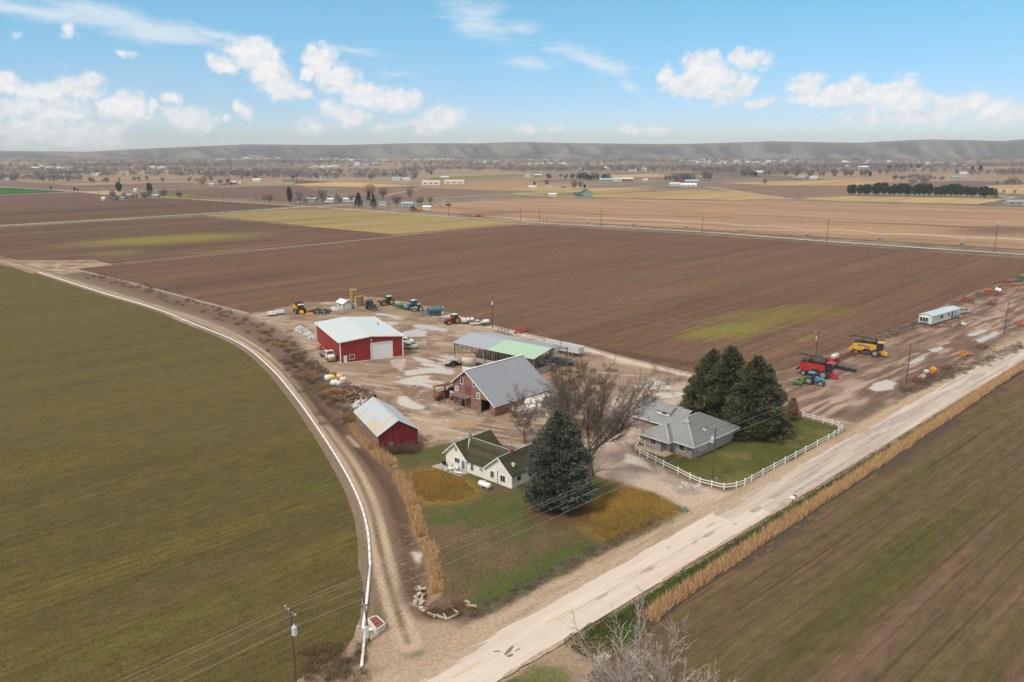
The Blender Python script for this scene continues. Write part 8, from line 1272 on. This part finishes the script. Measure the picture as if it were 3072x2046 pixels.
# ---------------------------------------------------------------- white rail fence
fn = thing('rail_fence', 'white two-rail vinyl fence curving round the ranch house lawn', 'fence', (*FENCE[0], 0)); vin = mat('white_vinyl', (.80, .78, .74), .45, 0, .04); o0 = Vector((*FENCE[0], 0)); me_p = None
FP = [Vector((*p, 0))-o0 for p in FENCE]
for i, p in enumerate(FP):
    m = MB(); m.box((0, 0, .6), (.17, .17, 1.4)); m.box((0, 0, 1.33), (.21, .21, .06))
    if me_p is None: q = m.build('post', vin, fn); me_p = q.data
    else: q = link('post', me_p, fn)
    q.location = p
    if i:
        for z in (.55, 1.05): m = MB(); m.bar(FP[i-1]+Vector((0, 0, z)), p+Vector((0, 0, z)), .06, .17); m.build('rail', vin, fn)
f2_ = thing('rail_fence', 'short white rail fence behind the ranch house by the conifers', 'fence', at(2030, 1218), 0); o0 = f2_.location.copy(); prev = None
for x, y in ((2030, 1218), (2050, 1211), (2075, 1205), (2100, 1208)):
    p = at(x, y)-o0; q = link('post', me_p, f2_); q.location = p
    if prev is not None:
        for z in (.55, 1.05): m = MB(); m.bar(prev+Vector((0, 0, z)), p+Vector((0, 0, z)), .06, .17); m.build('rail', vin, f2_)
    prev = p
f3_ = thing('fence_panel', 'single white fence panel by the ranch house porch', 'fence', at(1915, 1333), 0); o0 = f3_.location.copy(); prev = None
for x, y in ((1915, 1328), (1934, 1340)):
    p = at(x, y)-o0; q = link('post', me_p, f3_); q.location = p
    if prev is not None:
        for z in (.55, 1.05): m = MB(); m.bar(prev+Vector((0, 0, z)), p+Vector((0, 0, z)), .06, .17); m.build('rail', vin, f3_)
    prev = p
# ---------------------------------------------------------------- white irrigation pipe
ip = thing('irrigation_pipe', 'long white gated irrigation pipe curving along the hay field', 'pipe', (*PIPE[0], 0)); o0 = Vector((*PIPE[0], 0)); pipe_m = mat('white_pipe', (.80, .79, .77), .4, 0, .04); PP = [Vector((*p, .17))-o0 for p in PIPE]+[at(1099, 1819)+Vector((0, 0, .17))-o0, at(1089, 1887)+Vector((0, 0, .17))-o0]
k = 4; cols = []
for i in range(0, len(PP)-1, k):
    seg = PP[i:i+k+1]; m = MB(); m.tube(seg, .19 if i > len(PP)*.35 else .22, 8); m.build('pipe_length', pipe_m, ip, True)
    if i: m = MB(); d = (PP[min(i+1, len(PP)-1)]-PP[i]).normalized(); m.cyl(PP[i]-d*.12, PP[i]+d*.12, .235, .235, 8); m.build('coupling', pipe_m, ip)
A_, B_ = at(1096, 1899), at(1085, 2003); m = MB(); m.tube([A_+Vector((.5, .6, .17))-o0, A_+Vector((0, 0, .17))-o0, B_+Vector((0, 0, .17))-o0], .2, 10); m.build('pipe_end', pipe_m, ip, True); m = MB(); m.cyl(at(1089, 1887)+Vector((0, 0, .17))-o0, A_+Vector((.5, .6, .17))-o0, .2, .2, 10); m.cyl(A_+Vector((.3, .3, .17))-o0, A_+Vector((2.1, .9, .3))-o0, .17, .17, 8); m.build('elbow', pipe_m, ip)
# ---------------------------------------------------------------- culvert box with rusty grate, old headgate
a_ = at(1105, 1880); cb = thing('culvert_box', 'white concrete pump box with rusty grate lid beside the lane', 'pump box', a_, 0); Q = [at(1105, 1871), at(1130, 1904), at(1156, 1886), at(1130, 1862)]; Q = [(p-a_) for p in Q]; c0_ = sum((Vector(q) for q in Q), Vector())/4
cm = mat('painted_concrete', (.64, .58, .52), .8, 0, .1, 2); 
for i in range(4): m = MB(); m.bar(Q[i]+Vector((0, 0, .3)), Q[(i+1) % 4]+Vector((0, 0, .3)), .18, .9); m.build('side', cm, cb)
for k in range(3): u0, u1 = k/3+.02, (k+1)/3-.02; c = [Q[0].lerp(Q[1], u0), Q[0].lerp(Q[1], u1), Q[3].lerp(Q[2], u1), Q[3].lerp(Q[2], u0)]; m = MB(); m.slab([(p.lerp(c0_, .10).x, p.lerp(c0_, .10).y) for p in c], .66, .72); m.build('grate', mat('rusty_grate', (.23, .075, .055), .85, 0, .25, 4), cb)
hg = thing('headgate', 'broken wooden headgate with pale boards at the ditch outlet', 'headgate', at(1345, 1845), 0)
o0 = hg.location; pale = mat('bleached_board', (.55, .47, .38), .85, 0, .2, 3); redb = mat('reddish_board', (.30, .17, .13), .9, 0, .25, 3)
for a, b, z, m_ in (((1305, 1850), (1340, 1862), .25, pale), ((1340, 1862), (1375, 1847), .2, pale), ((1340, 1862), (1330, 1848), .3, pale), ((1375, 1845), (1358, 1835), .3, pale), ((1320, 1828), (1350, 1818), .45, redb), ((1324, 1832), (1354, 1822), .4, redb), ((1328, 1836), (1360, 1826), .35, redb), ((1395, 1808), (1410, 1815), .3, pale), ((1400, 1820), (1430, 1824), .25, pale), ((1283, 1843), (1305, 1852), .2, pale), ((1300, 1856), (1316, 1848), .2, pale)):
    m = MB(); m.bar(at(*a)-o0+Vector((0, 0, z)), at(*b)-o0+Vector((0, 0, z)), .12, .28); m.build('board', m_, hg)
m = MB(); m.bar((0, 0, -.2), (.1, 0, 1.2), .08); m.bar((.6, .3, -.2), (.6, .3, 1.0), .07); m.bar((-.2, .4, .9), (.9, .2, .95), .06); m.build('gate_frame', rust_m, hg)
def rock_mesh(seed, r=.5):
    bm = bmesh.new(); bmesh.ops.create_icosphere(bm, subdivisions=1, radius=r); rr = random.Random(seed)
    for v in bm.verts: v.co *= rr.uniform(.7, 1.25); v.co.z *= .7
    me = bpy.data.meshes.new('rock'); bm.to_mesh(me); bm.free(); return me
stone_m = mat('pale_stone', (.45, .37, .30), .9, 0, .2, 4, rnd_=.25); rms = [rock_mesh(i) for i in range(4)]
for r_ in rms: r_.materials.append(stone_m)
for i in range(42): p = at(rnd.gauss(1258, 9), rnd.uniform(1745, 1832)); o = link('rock', rms[i % 4]); o.location = (p.x, p.y, -.75+rnd.random()*.35); o.scale = (rnd.uniform(.3, .8),)*3; o.rotation_euler = (0, 0, rnd.random()*6); tag(o, 'pale riprap stone heaped in the ditch outlet', 'rock', 'riprap stones in the ditch outlet')
# ---------------------------------------------------------------- mailboxes, sign, pedestals
mx = thing('mailbox_stand', 'white and black roadside mailboxes on a post by the reeds', 'mailboxes', rs(70.3, 4.0), ra_); m = MB(); m.bar((0, 0, 0), (0, 0, 1.1), .12); m.box((0, 0, 1.1), (1.5, .25, .08)); m.build('post', weathered, mx)
for x, m_ in ((-.5, white_trim), (0, white_trim), (.5, P_BLK)): m = MB(); m.prism([(x-.17, 1.15), (x+.17, 1.15), (x+.17, 1.35), (x+.1, 1.48), (x-.1, 1.48), (x-.17, 1.35)], -.35, .3); b = m.build('mailbox', m_, mx); m = MB(); m.box((x, -.36, 1.3), (.28, .02, .26)); m.build('lid', m_, b)
sg_ = thing('road_sign', 'grey back of a diamond road sign on a wooden post', 'road sign', at(2767, 1153), -40); m = MB(); m.bar((0, 0, -.2), (0, 0, 2.9), .11); m.build('post', weathered, sg_); m = MB(); m.box((0, -.08, 2.3), (.95, .02, .95), ry=45); m.build('plate', mat('sign_back', (.5, .5, .49), .4, .2), sg_)
for px, py, h, lab in ((2148, 1451, 1.0, 'green utility pedestal inside the fence corner'), (2056, 1536, .9, 'green utility box by the driveway mouth')): m = MB(); m.box((0, 0, h/2-.05), (.4, .4, h+.1)); m.box((0, 0, h), (.46, .46, .12)); tag(m.build('utility_pedestal', mat('pedestal_green', (.16, .27, .2), .6)), lab, 'utility box').location = at(px, py)
# ---------------------------------------------------------------- propane tank and patio furniture
pt_ = htank('propane_tank', 'white propane tank lying on the lawn before the bungalow', at(1454, 1465), -38, 2.2, .5, mat('tank_white', (.80, .79, .77), .35, 0, .04), .25, True, 'tank', concrete); m = MB(); m.lathe([(.22, 0), (.24, .1), (.2, .28)], (0, 0, 1.2), n=12); m.build('dome', P_CREAM, pt_)
def patio(x, y, z=.08): return wh.matrix_basis @ Vector((x, y, z))
chair_m = mat('white_plastic', (.78, .77, .75), .4)
def lawn_chair(x, y, rz, lab):
    t = thing('patio_chair', lab, 'chair', patio(x, y), rz); m = MB(); m.box((0, 0, .42), (.5, .5, .05)); m.build('seat', chair_m, t); m = MB(); m.box((-.25, 0, .72), (.05, .5, .6), ry=-12); m.build('backrest', chair_m, t)
    for a in (-.22, .22):
        for b in (-.22, .22): m = MB(); m.bar((a, b, 0), (a, b, .42), .05); m.build('leg', chair_m, t)
    for b in (-.25, .25): m = MB(); m.box((0, b, .64), (.5, .06, .04)); m.build('armrest', chair_m, t)
for x, y, rz, lab in ((.9, -1.9, 10, 'white plastic chair by the covered grill'), (1.9, -1.0, -60, 'white plastic chair between grill and table'), (3.4, -.9, -100, 'white plastic chair behind the patio table'), (2.2, -2.2, 60, 'white plastic chair at the lawn edge of the patio')): lawn_chair(x, y, rz, lab)
t = thing('patio_table', 'white patio table with a folded green umbrella', 'table', patio(3.0, -1.7), 0); m = MB(); m.lathe([(.6, .7), (.62, .72), (.6, .75)], (0, 0, 0), n=16); m.build('top', chair_m, t); m = MB(); m.bar((0, 0, 0), (0, 0, .7), .1); m.lathe([(.28, 0), (.28, .05)], (0, 0, 0), n=12); m.build('pedestal', chair_m, t); m = MB(); m.cyl((0, 0, .7), (.25, .1, 1.5), .12, .05, 8); m.build('umbrella', P_GRN, t)
t = thing('lounge', 'white patio lounger at the corner of the slab', 'lounger', patio(5.0, -1.8), -20); m = MB(); m.box((0, 0, .35), (1.3, .6, .06)); m.box((-.75, 0, .55), (.5, .6, .06), ry=40); m.build('bed', chair_m, t)
for a in (-.5, .5):
    for b in (-.25, .25): m = MB(); m.bar((a, b, 0), (a, b, .33), .05); m.build('leg', chair_m, t)
t = thing('grill', 'covered black barbecue grill on the patio', 'grill', patio(.3, -1.0), 20); m = MB(); m.prism([(-.4, .6), (.4, .6), (.35, 1.0), (.15, 1.15), (-.2, 1.15), (-.4, .95)], -.3, .3); m.build('hood', P_BLK, t); m = MB(); m.box((0, 0, .33), (.7, .5, .6)); m.build('cart', mat('grill_cover', (.09, .10, .12), .8), t)
# ---------------------------------------------------------------- bales
straw_m = mat('straw_bale', (.40, .26, .11), .95, 0, .2, 3, .4, (.30, .18, .075)); bale_mesh = None
def bale(p, rz, lab, s=(1, 1, 1)):
    global bale_mesh
    if bale_mesh is None:
        b = MB(); b.box((0, 0, .6), (2.4, 1.2, 1.18)); me = bpy.data.meshes.new('bale'); me.from_pydata(b.v, [], b.f); bm = bmesh.new(); bm.from_mesh(me); bmesh.ops.bevel(bm, geom=bm.edges[:], offset=.08, segments=1, affect='EDGES'); bm.to_mesh(me); bm.free(); me.materials.append(straw_m); bale_mesh = me
    o = link('straw_bale', bale_mesh); o.location = p; o.rotation_euler = (0, 0, R(rz)); o.scale = s; tag(o, lab, 'bale', 'bales of the straw stack' if lab.startswith('big') else None); return o
q = at(1062, 905)
for k in range(4):
    for i in range(2): d = Vector((math.cos(R(30)), math.sin(R(30)), 0))*(1.25*i)+Vector((-math.sin(R(30)), math.cos(R(30)), 0))*(.1*(k % 2)); bale((q.x+d.x-.6, q.y+d.y, 1.19*k), 120+rnd.uniform(-3, 3), 'big golden straw bale in the taller stack by the white shed' if True else '')
q = at(1077, 917)
for k in range(3):
    for i in range(2): bale((q.x+.8*i-.4, q.y+1.2*i, 1.19*k), 30+rnd.uniform(-3, 3), 'big golden straw bale in the stack facing the black tractor')
t = MB(); q0 = at(1066, 922); 
for k, (x, y) in enumerate(((1140, 903), (1148, 904), (1133, 906))): bale(at(x, y), 20+30*k, ('loose straw bale behind the green tractor', 'second loose straw bale behind the green tractor', 'broken straw bale at the field edge')[k], (.9, .9, .8))
m = MB(); m.bar((0, 0, -.2), (-.15, 0, 3.6), .22, .3); tag(m.build('timber_post', mat('pale_timber', (.6, .5, .4), .8)), 'pale timber plank standing against the straw stack', 'plank').location = at(1069, 927)
t = thing('water_tank', 'grey upright tank between white shed and straw stack', 'tank', at(1063, 925)); m = MB(); m.lathe([(.65, 0), (.65, 1.7), (.4, 1.95)], (0, 0, 0), n=14); m.build('shell', mat('grey_poly', (.36, .38, .39), .5), t, True); m = MB(); m.lathe([(.2, 1.95), (.2, 2.05)], (0, 0, 0), n=10); m.build('lid', P_BLK, t)
# tarped hay stacks beside the barn
tarp = mat('white_tarp', (.72, .70, .66), .5, 0, .08, 2, .5, (.55, .5, .44), (.55, .75))
for (x, y, L_, W, rz, lab) in ((1580, 1243, 6.6, 2.8, 40, 'white tarp-covered hay stack near the sycamore'), (1616, 1216, 7.2, 2.8, 42, 'white tarp-covered hay stack along the barn wall')):
    t = thing('hay_stack', lab, 'hay stack', at(x, y), rz)
    for i in range(3):
        for k in range(2): b = MB(); b.box((-L_/3+L_/3*i, 0, .5+.98*k), (L_/3-.08, W-.3, .96)); b.build('bale', straw_m, t)
    n = 26; mq = 12; V = []
    for i in range(n+1):
        for j in range(mq+1): u = (i/n-.5)*L_*1.06; v = (j/mq-.5)*2; yy = np.clip(v*1.35, -1, 1)*W/2*1.04; drop_ = max(0, abs(v*1.35)-1)*3.2; endd = max(0, abs(i/n-.5)*2-.93)*9; nz_ = .14*(vnoise(np.array([u*1.0+x]), np.array([yy*1.0+y+drop_]), .9, 7, 3)[0]-.5); V.append((u, yy+nz_*(1 if drop_ else 0), 2.05-drop_*1.05-endd+nz_+.1*math.sin(u*2.1)))
    F = [(i*(mq+1)+j, i*(mq+1)+j+1, (i+1)*(mq+1)+j+1, (i+1)*(mq+1)+j) for i in range(n) for j in range(mq)]; np_mesh('tarp', V, F, tarp, t, True)
# ---------------------------------------------------------------- tanks at the lean-to
def bl(x, y, z=0): return bn.matrix_basis @ Vector((x, y, z))
htank('fuel_tank', 'large rust-brown fuel tank under the lean-to', bl(-4.4, .6), 46, 4.6, .8, rust_m, .3, True, 'tank', rust_m); htank('fuel_tank', 'smaller rusty tank raised behind the large one', bl(-4.9, 4.4), 46, 2.6, .6, rust_m, .9, True, 'tank', rust_m); htank('water_tank', 'pale blue tank raised at the end of the lean-to', bl(-3.8, 9.0), 46, 1.5, .55, mat('pale_blue_tank', (.5, .58, .62), .4), 1.2, True, 'tank', P_GREY); htank('water_tank', 'white tank beside the pale blue one', bl(-2.4, 9.0), 46, 1.5, .55, white_trim, 1.2, True, 'tank', P_GREY); htank('boiler', 'mottled brown cylinder lying between the rusty tanks and barn', bl(-2.0, 2.6), 46, 3.4, .55, mat('mottled_rust', (.32, .2, .1), .8, 0, .3, 2, 0, (.16, .08, .05)), .35, True, 'tank', P_GREY)
# ---------------------------------------------------------------- tyres
tm = MB(); tm.lathe([(.28, -.14), (.45, -.15), (.52, -.08), (.52, .08), (.45, .15), (.28, .14)], (0, 0, 0), n=16); tyre = tm.build('tyre_master', rubber); tyre_me = tyre.data; bpy.data.objects.remove(tyre)
bm = bmesh.new(); bm.from_mesh(tyre_me); bmesh.ops.delete(bm, geom=[f for f in bm.faces if len(f.verts) > 4], context='FACES_ONLY'); bm.to_mesh(tyre_me); bm.free()
def tyre_pile(px, py, n, sp, lab, grp, big=1.0):
    c = at(px, py)
    for i in range(n): o = link('tyre', tyre_me); a = rnd.random()*6.28; r = sp*math.sqrt(rnd.random()); o.location = (c.x+math.cos(a)*r, c.y+math.sin(a)*r*.6, .15+max(0, (1-r/sp))*1.0*rnd.random()); o.rotation_euler = (rnd.uniform(-.9, .9), rnd.uniform(-.9, .9), rnd.random()*3); s = rnd.uniform(.9, 1.7)*big; o.scale = (s,)*3; tag(o, lab, 'tyre', grp)
tyre_pile(1366, 1097, 16, 2.4, 'old tyre in the heap beside the rusty silo', 'tyres by the silo'); tyre_pile(1432, 1098, 8, 1.5, 'old tyre behind the barn ridge right of the silo', 'tyres right of the silo'); tyre_pile(962, 937, 22, 4.2, 'black tyre in the heap behind the older combine', 'tyres behind the older combine')
# ---------------------------------------------------------------- scrap along the west edge
def chunks(name, label, poly_px, n, cols, seed, smin=.15, smax=.7, hz=.5, flat=.5):
    r = np.random.default_rng(seed); P = scatter_poly(P2(*poly_px), n*4, seed)[:n]; k = len(P); base = np.array([(x, y, z) for z in (-.5, .5) for y in (-.5, .5) for x in (-.5, .5)]); S = np.c_[r.uniform(smin, smax, k)*r.uniform(.6, 2.2, k), r.uniform(smin, smax, k)*.6, r.uniform(smin, smax, k)*flat]; a = r.random(k)*6.283; b = r.normal(size=k)*.4; V = base[None]*S[:, None]
    x = V[..., 0]*np.cos(b)[:, None]-V[..., 2]*np.sin(b)[:, None]; z = V[..., 0]*np.sin(b)[:, None]+V[..., 2]*np.cos(b)[:, None]; y = V[..., 1]; X = x*np.cos(a)[:, None]-y*np.sin(a)[:, None]; Y = x*np.sin(a)[:, None]+y*np.cos(a)[:, None]; dd_ = -sd_poly(P[:, 0], P[:, 1], P2(*poly_px)); hh = r.random(k)*hz*np.clip(dd_/1.5, .1, 1); W = np.stack([X+P[:, :1], Y+P[:, 1:2], z+hh[:, None]+.08], -1).reshape(-1, 3)
    q = np.array([(0, 2, 3, 1), (4, 5, 7, 6), (0, 1, 5, 4), (2, 6, 7, 3), (0, 4, 6, 2), (1, 3, 7, 5)]); F = (np.arange(k)[:, None, None]*8+q[None]).reshape(-1, 4); C = np.array(cols)[r.integers(0, len(cols), k)]*(0.75+.5*r.random((k, 1))); return tag(np_mesh(name, W, F, attr_mat('scrap_paint', .7), kind='stuff', col=np.repeat(C, 8, 0)), label, 'scrap')
WHT = [(.74, .72, .70), (.66, .64, .62), (.55, .52, .5)]
chunks('plastic_heap', 'long heap of white plastic sheeting and pipe scraps', [(886, 986), (905, 980), (925, 992), (945, 1010), (950, 1020), (930, 1020), (912, 1002), (885, 996)], 420, WHT, 101, .15, .6, 1.1); chunks('scrap_heap', 'mixed scrap metal and boards on the west edge of the yard', [(1010, 1150), (1040, 1145), (1085, 1165), (1115, 1190), (1125, 1205), (1090, 1215), (1040, 1205), (1005, 1175)], 330, [(.20, .12, .085), (.32, .11, .06), (.14, .11, .09), (.40, .36, .32), (.10, .08, .07), (.45, .28, .12)], 102, .15, .7, .5); chunks('scrap_heap', 'pale appliance and plastic scrap behind the old red barn', [(1055, 1215), (1080, 1200), (1100, 1205), (1085, 1228), (1062, 1240)], 120, WHT+[(.25, .27, .29), (.16, .15, .15)], 103, .25, .9, .7); chunks('plastic_heap', 'white plastic scraps against the little white shed', [(990, 926), (1003, 920), (1020, 926), (1024, 934), (1000, 934)], 120, WHT, 104, .15, .6, .6); chunks('scrap_heap', 'black scrap and pipe behind the older combine', [(935, 930), (965, 925), (990, 937), (985, 945), (945, 943)], 160, [(.05, .05, .05), (.12, .11, .10), (.3, .3, .3)], 105, .2, .8, .9); chunks('timber_scrap', 'dark boards and pallets by the flatbed truck', [(925, 1085), (950, 1090), (985, 1110), (1012, 1125), (990, 1128), (940, 1105)], 150, [(.14, .10, .075), (.24, .17, .12), (.09, .07, .055), (.38, .2, .08)], 106, .15, .8, .4); chunks('gravel_heap', 'white stones scattered along the driveway fence', [(2035, 1440), (2075, 1452), (2120, 1470), (2110, 1476), (2050, 1460)], 260, [(.68, .62, .55), (.5, .44, .38)], 107, .08, .25, .1); chunks('gravel_heap', 'pale rubble and plastic along the field ditch by the racks', [(1480, 985), (1530, 1000), (1600, 1010), (1640, 1020), (1600, 1016), (1500, 1000)], 200, WHT+[(.4, .32, .25)], 108, .1, .5, .2); chunks('litter', 'scattered pale litter and stones in the yard', [(780, 960), (900, 955), (1150, 915), (1330, 955), (1600, 1030), (1850, 1080), (1800, 1130), (1500, 1120), (1250, 1130), (1000, 1140)], 260, WHT+[(.3, .22, .16), (.2, .14, .1)], 109, .08, .35, .05)
chunks('rail_boards', 'stacked dark rails and pipes on the west edge', [(1050, 1180), (1100, 1170), (1135, 1190), (1110, 1200), (1060, 1200)], 60, [(.16, .11, .085), (.3, .24, .2), (.10, .08, .07)], 110, .3, 1.6, .3, .15)
for px, py, r, m_, kind, lab in ((984, 1143, .85, white_trim, 'v', 'round white poly tank next to the yellow one'), (996, 1142, .75, mat('yellow_poly', (.70, .62, .04), .4), 'v', 'bright yellow poly tank among the scrap'), (1020, 1139, .9, mat('peach_poly', (.66, .44, .30), .5), 'v', 'peach coloured round tank among the scrap'), (1031, 1149, .95, mat('cream_poly', (.68, .54, .36), .5), 'v', 'cream conical tank on a stand'), (1003, 1157, .8, white_trim, 'h', 'white tank lying in front of the yellow one'), (1016, 1158, .75, mat('grey_white_poly', (.55, .55, .54), .4), 'h', 'greyish ribbed tank lying on its side')):
    t = thing('poly_tank', lab, 'tank', at(px, py), rnd.uniform(0, 180))
    m = MB()
    if kind == 'v': m.lathe([(r*.6, .15), (r, .45), (r, 1.15), (r*.85, 1.5), (r*.3, 1.7)], (0, 0, 0), n=18)
    else: m.lathe([(r*.4, -1.0), (r, -.7), (r, .7), (r*.4, 1.0)], (0, 0, r), (1, 0, 0), 16)
    m.build('shell', m_, t, True); m = MB(); m.lathe([(.2, 0), (.2, .1)], (0, 0, 1.68 if kind == 'v' else 2*r-.03), n=10); m.build('lid', P_GREY, t)
    m = MB(); m.box((0, 0, .1), (r*1.5, r*1.5, .3)); m.build('base', weathered, t)
for a, b, lab in (((1085, 1160), (1128, 1188), 'long grey pipe on the scrap edge'), ((1060, 1168), (1105, 1200), 'rusty rail lying across the scrap')):
    m = MB(); m.cyl(at(*a)+Vector((0, 0, .3)), at(*b)+Vector((0, 0, .45)), .12, .12, 8); tag(m.build('scrap_pipe', pole_g if 'grey' in lab else rust_m), lab, 'pipe')
m = MB(); m.box((0, 0, .3), (1.6, 1.1, .5), rz=20); m.box((.1, 0, .7), (1.3, .9, .3), rz=24); tag(m.build('pallet_stack', mat('tan_pallet', (.45, .27, .11), .85)), 'tan pallet stack near the poly tanks', 'pallets').location = at(997, 1122)
chunks('scrap_heap', 'scrap iron and rubble between the back-row machines', [(1130, 912), (1200, 922), (1290, 950), (1345, 962), (1330, 955), (1240, 930), (1160, 908)], 150, [(.3, .2, .14), (.5, .44, .38), (.16, .12, .1), (.4, .2, .09)], 111, .12, .55, .3); chunks('scrap_heap', 'rusty iron and boards strewn through the mud lot weeds', [(2640, 1015), (2760, 990), (2900, 930), (3040, 870), (3072, 850), (3072, 862), (2900, 950), (2760, 1005)], 260, [(.22, .12, .08), (.12, .09, .07), (.4, .34, .28), (.3, .07, .04)], 112, .15, .7, .4); chunks('scrap_heap', 'old iron parts on the road verge beside the mud lot', [(2745, 1150), (2830, 1110), (2960, 1040), (2975, 1040), (2850, 1112), (2760, 1156)], 150, [(.24, .12, .08), (.13, .1, .08), (.35, .08, .05), (.45, .25, .06)], 113, .15, .7, .5)
# concrete irrigation ditch at the field edge
for nm, px, lab in (('concrete_ditch', [(1325, 936), (1460, 973), (1600, 1008), (1745, 1039), (1852, 1069), (2078, 1124)], 'narrow concrete irrigation ditch along the yard side of the field'), ('concrete_ditch', [(228, 809), (420, 856), (600, 904), (745, 941)], 'concrete irrigation ditch along the lane side of the ploughed field')):
    pth = smooth_path(P2(*px), 4); t = thing(nm, lab, 'ditch', (0, 0, 0))
    for o_ in (-.42, .42): q = offset_path(pth, o_); m = MB()
    for o_ in (-.42, .42):
        q = offset_path(pth, o_); m = MB()
        for a, b in zip(q[:-1], q[1:]): m.bar((*a, .1), (*b, .1), .22, .26)
        m.build('lip', concrete, t)
    q = offset_path(pth, 0); m = MB()
    for a, b in zip(q[:-1], q[1:]): m.bar((*a, .02), (*b, .02), .62, .06)
    m.build('bed', mat('ditch_silt', (.2, .15, .11), .9), t)
# fallen pale trunk at the culvert approach
m = MB(); m.cyl(at(1890, 1960)+Vector((0, 0, .2)), at(1960, 2046)+Vector((0, 0, .3)), .12, .16, 8); tag(m.build('culvert_pipe', concrete), 'pale concrete culvert edge beyond the roadside saplings', 'culvert')
# ================================================================= valley air
hz = MB(); hz.box((0, 3250, 67), (14000, 7300, 152)); haze = hz.build('haze', bpy.data.materials.new('valley_haze'), kind='stuff'); hm = haze.data.materials[0]; hm.use_nodes = True; nt = hm.node_tree; nt.nodes.clear(); o_ = nt.nodes.new('ShaderNodeOutputMaterial'); v_ = nt.nodes.new('ShaderNodeVolumePrincipled'); v_.inputs['Color'].default_value = (.88, .94, 1.0, 1); v_.inputs['Density'].default_value = HAZE; v_.inputs['Anisotropy'].default_value = .2; nt.links.new(v_.outputs[0], o_.inputs['Volume'])
tag(haze, 'thin bluish haze over the valley', 'haze')
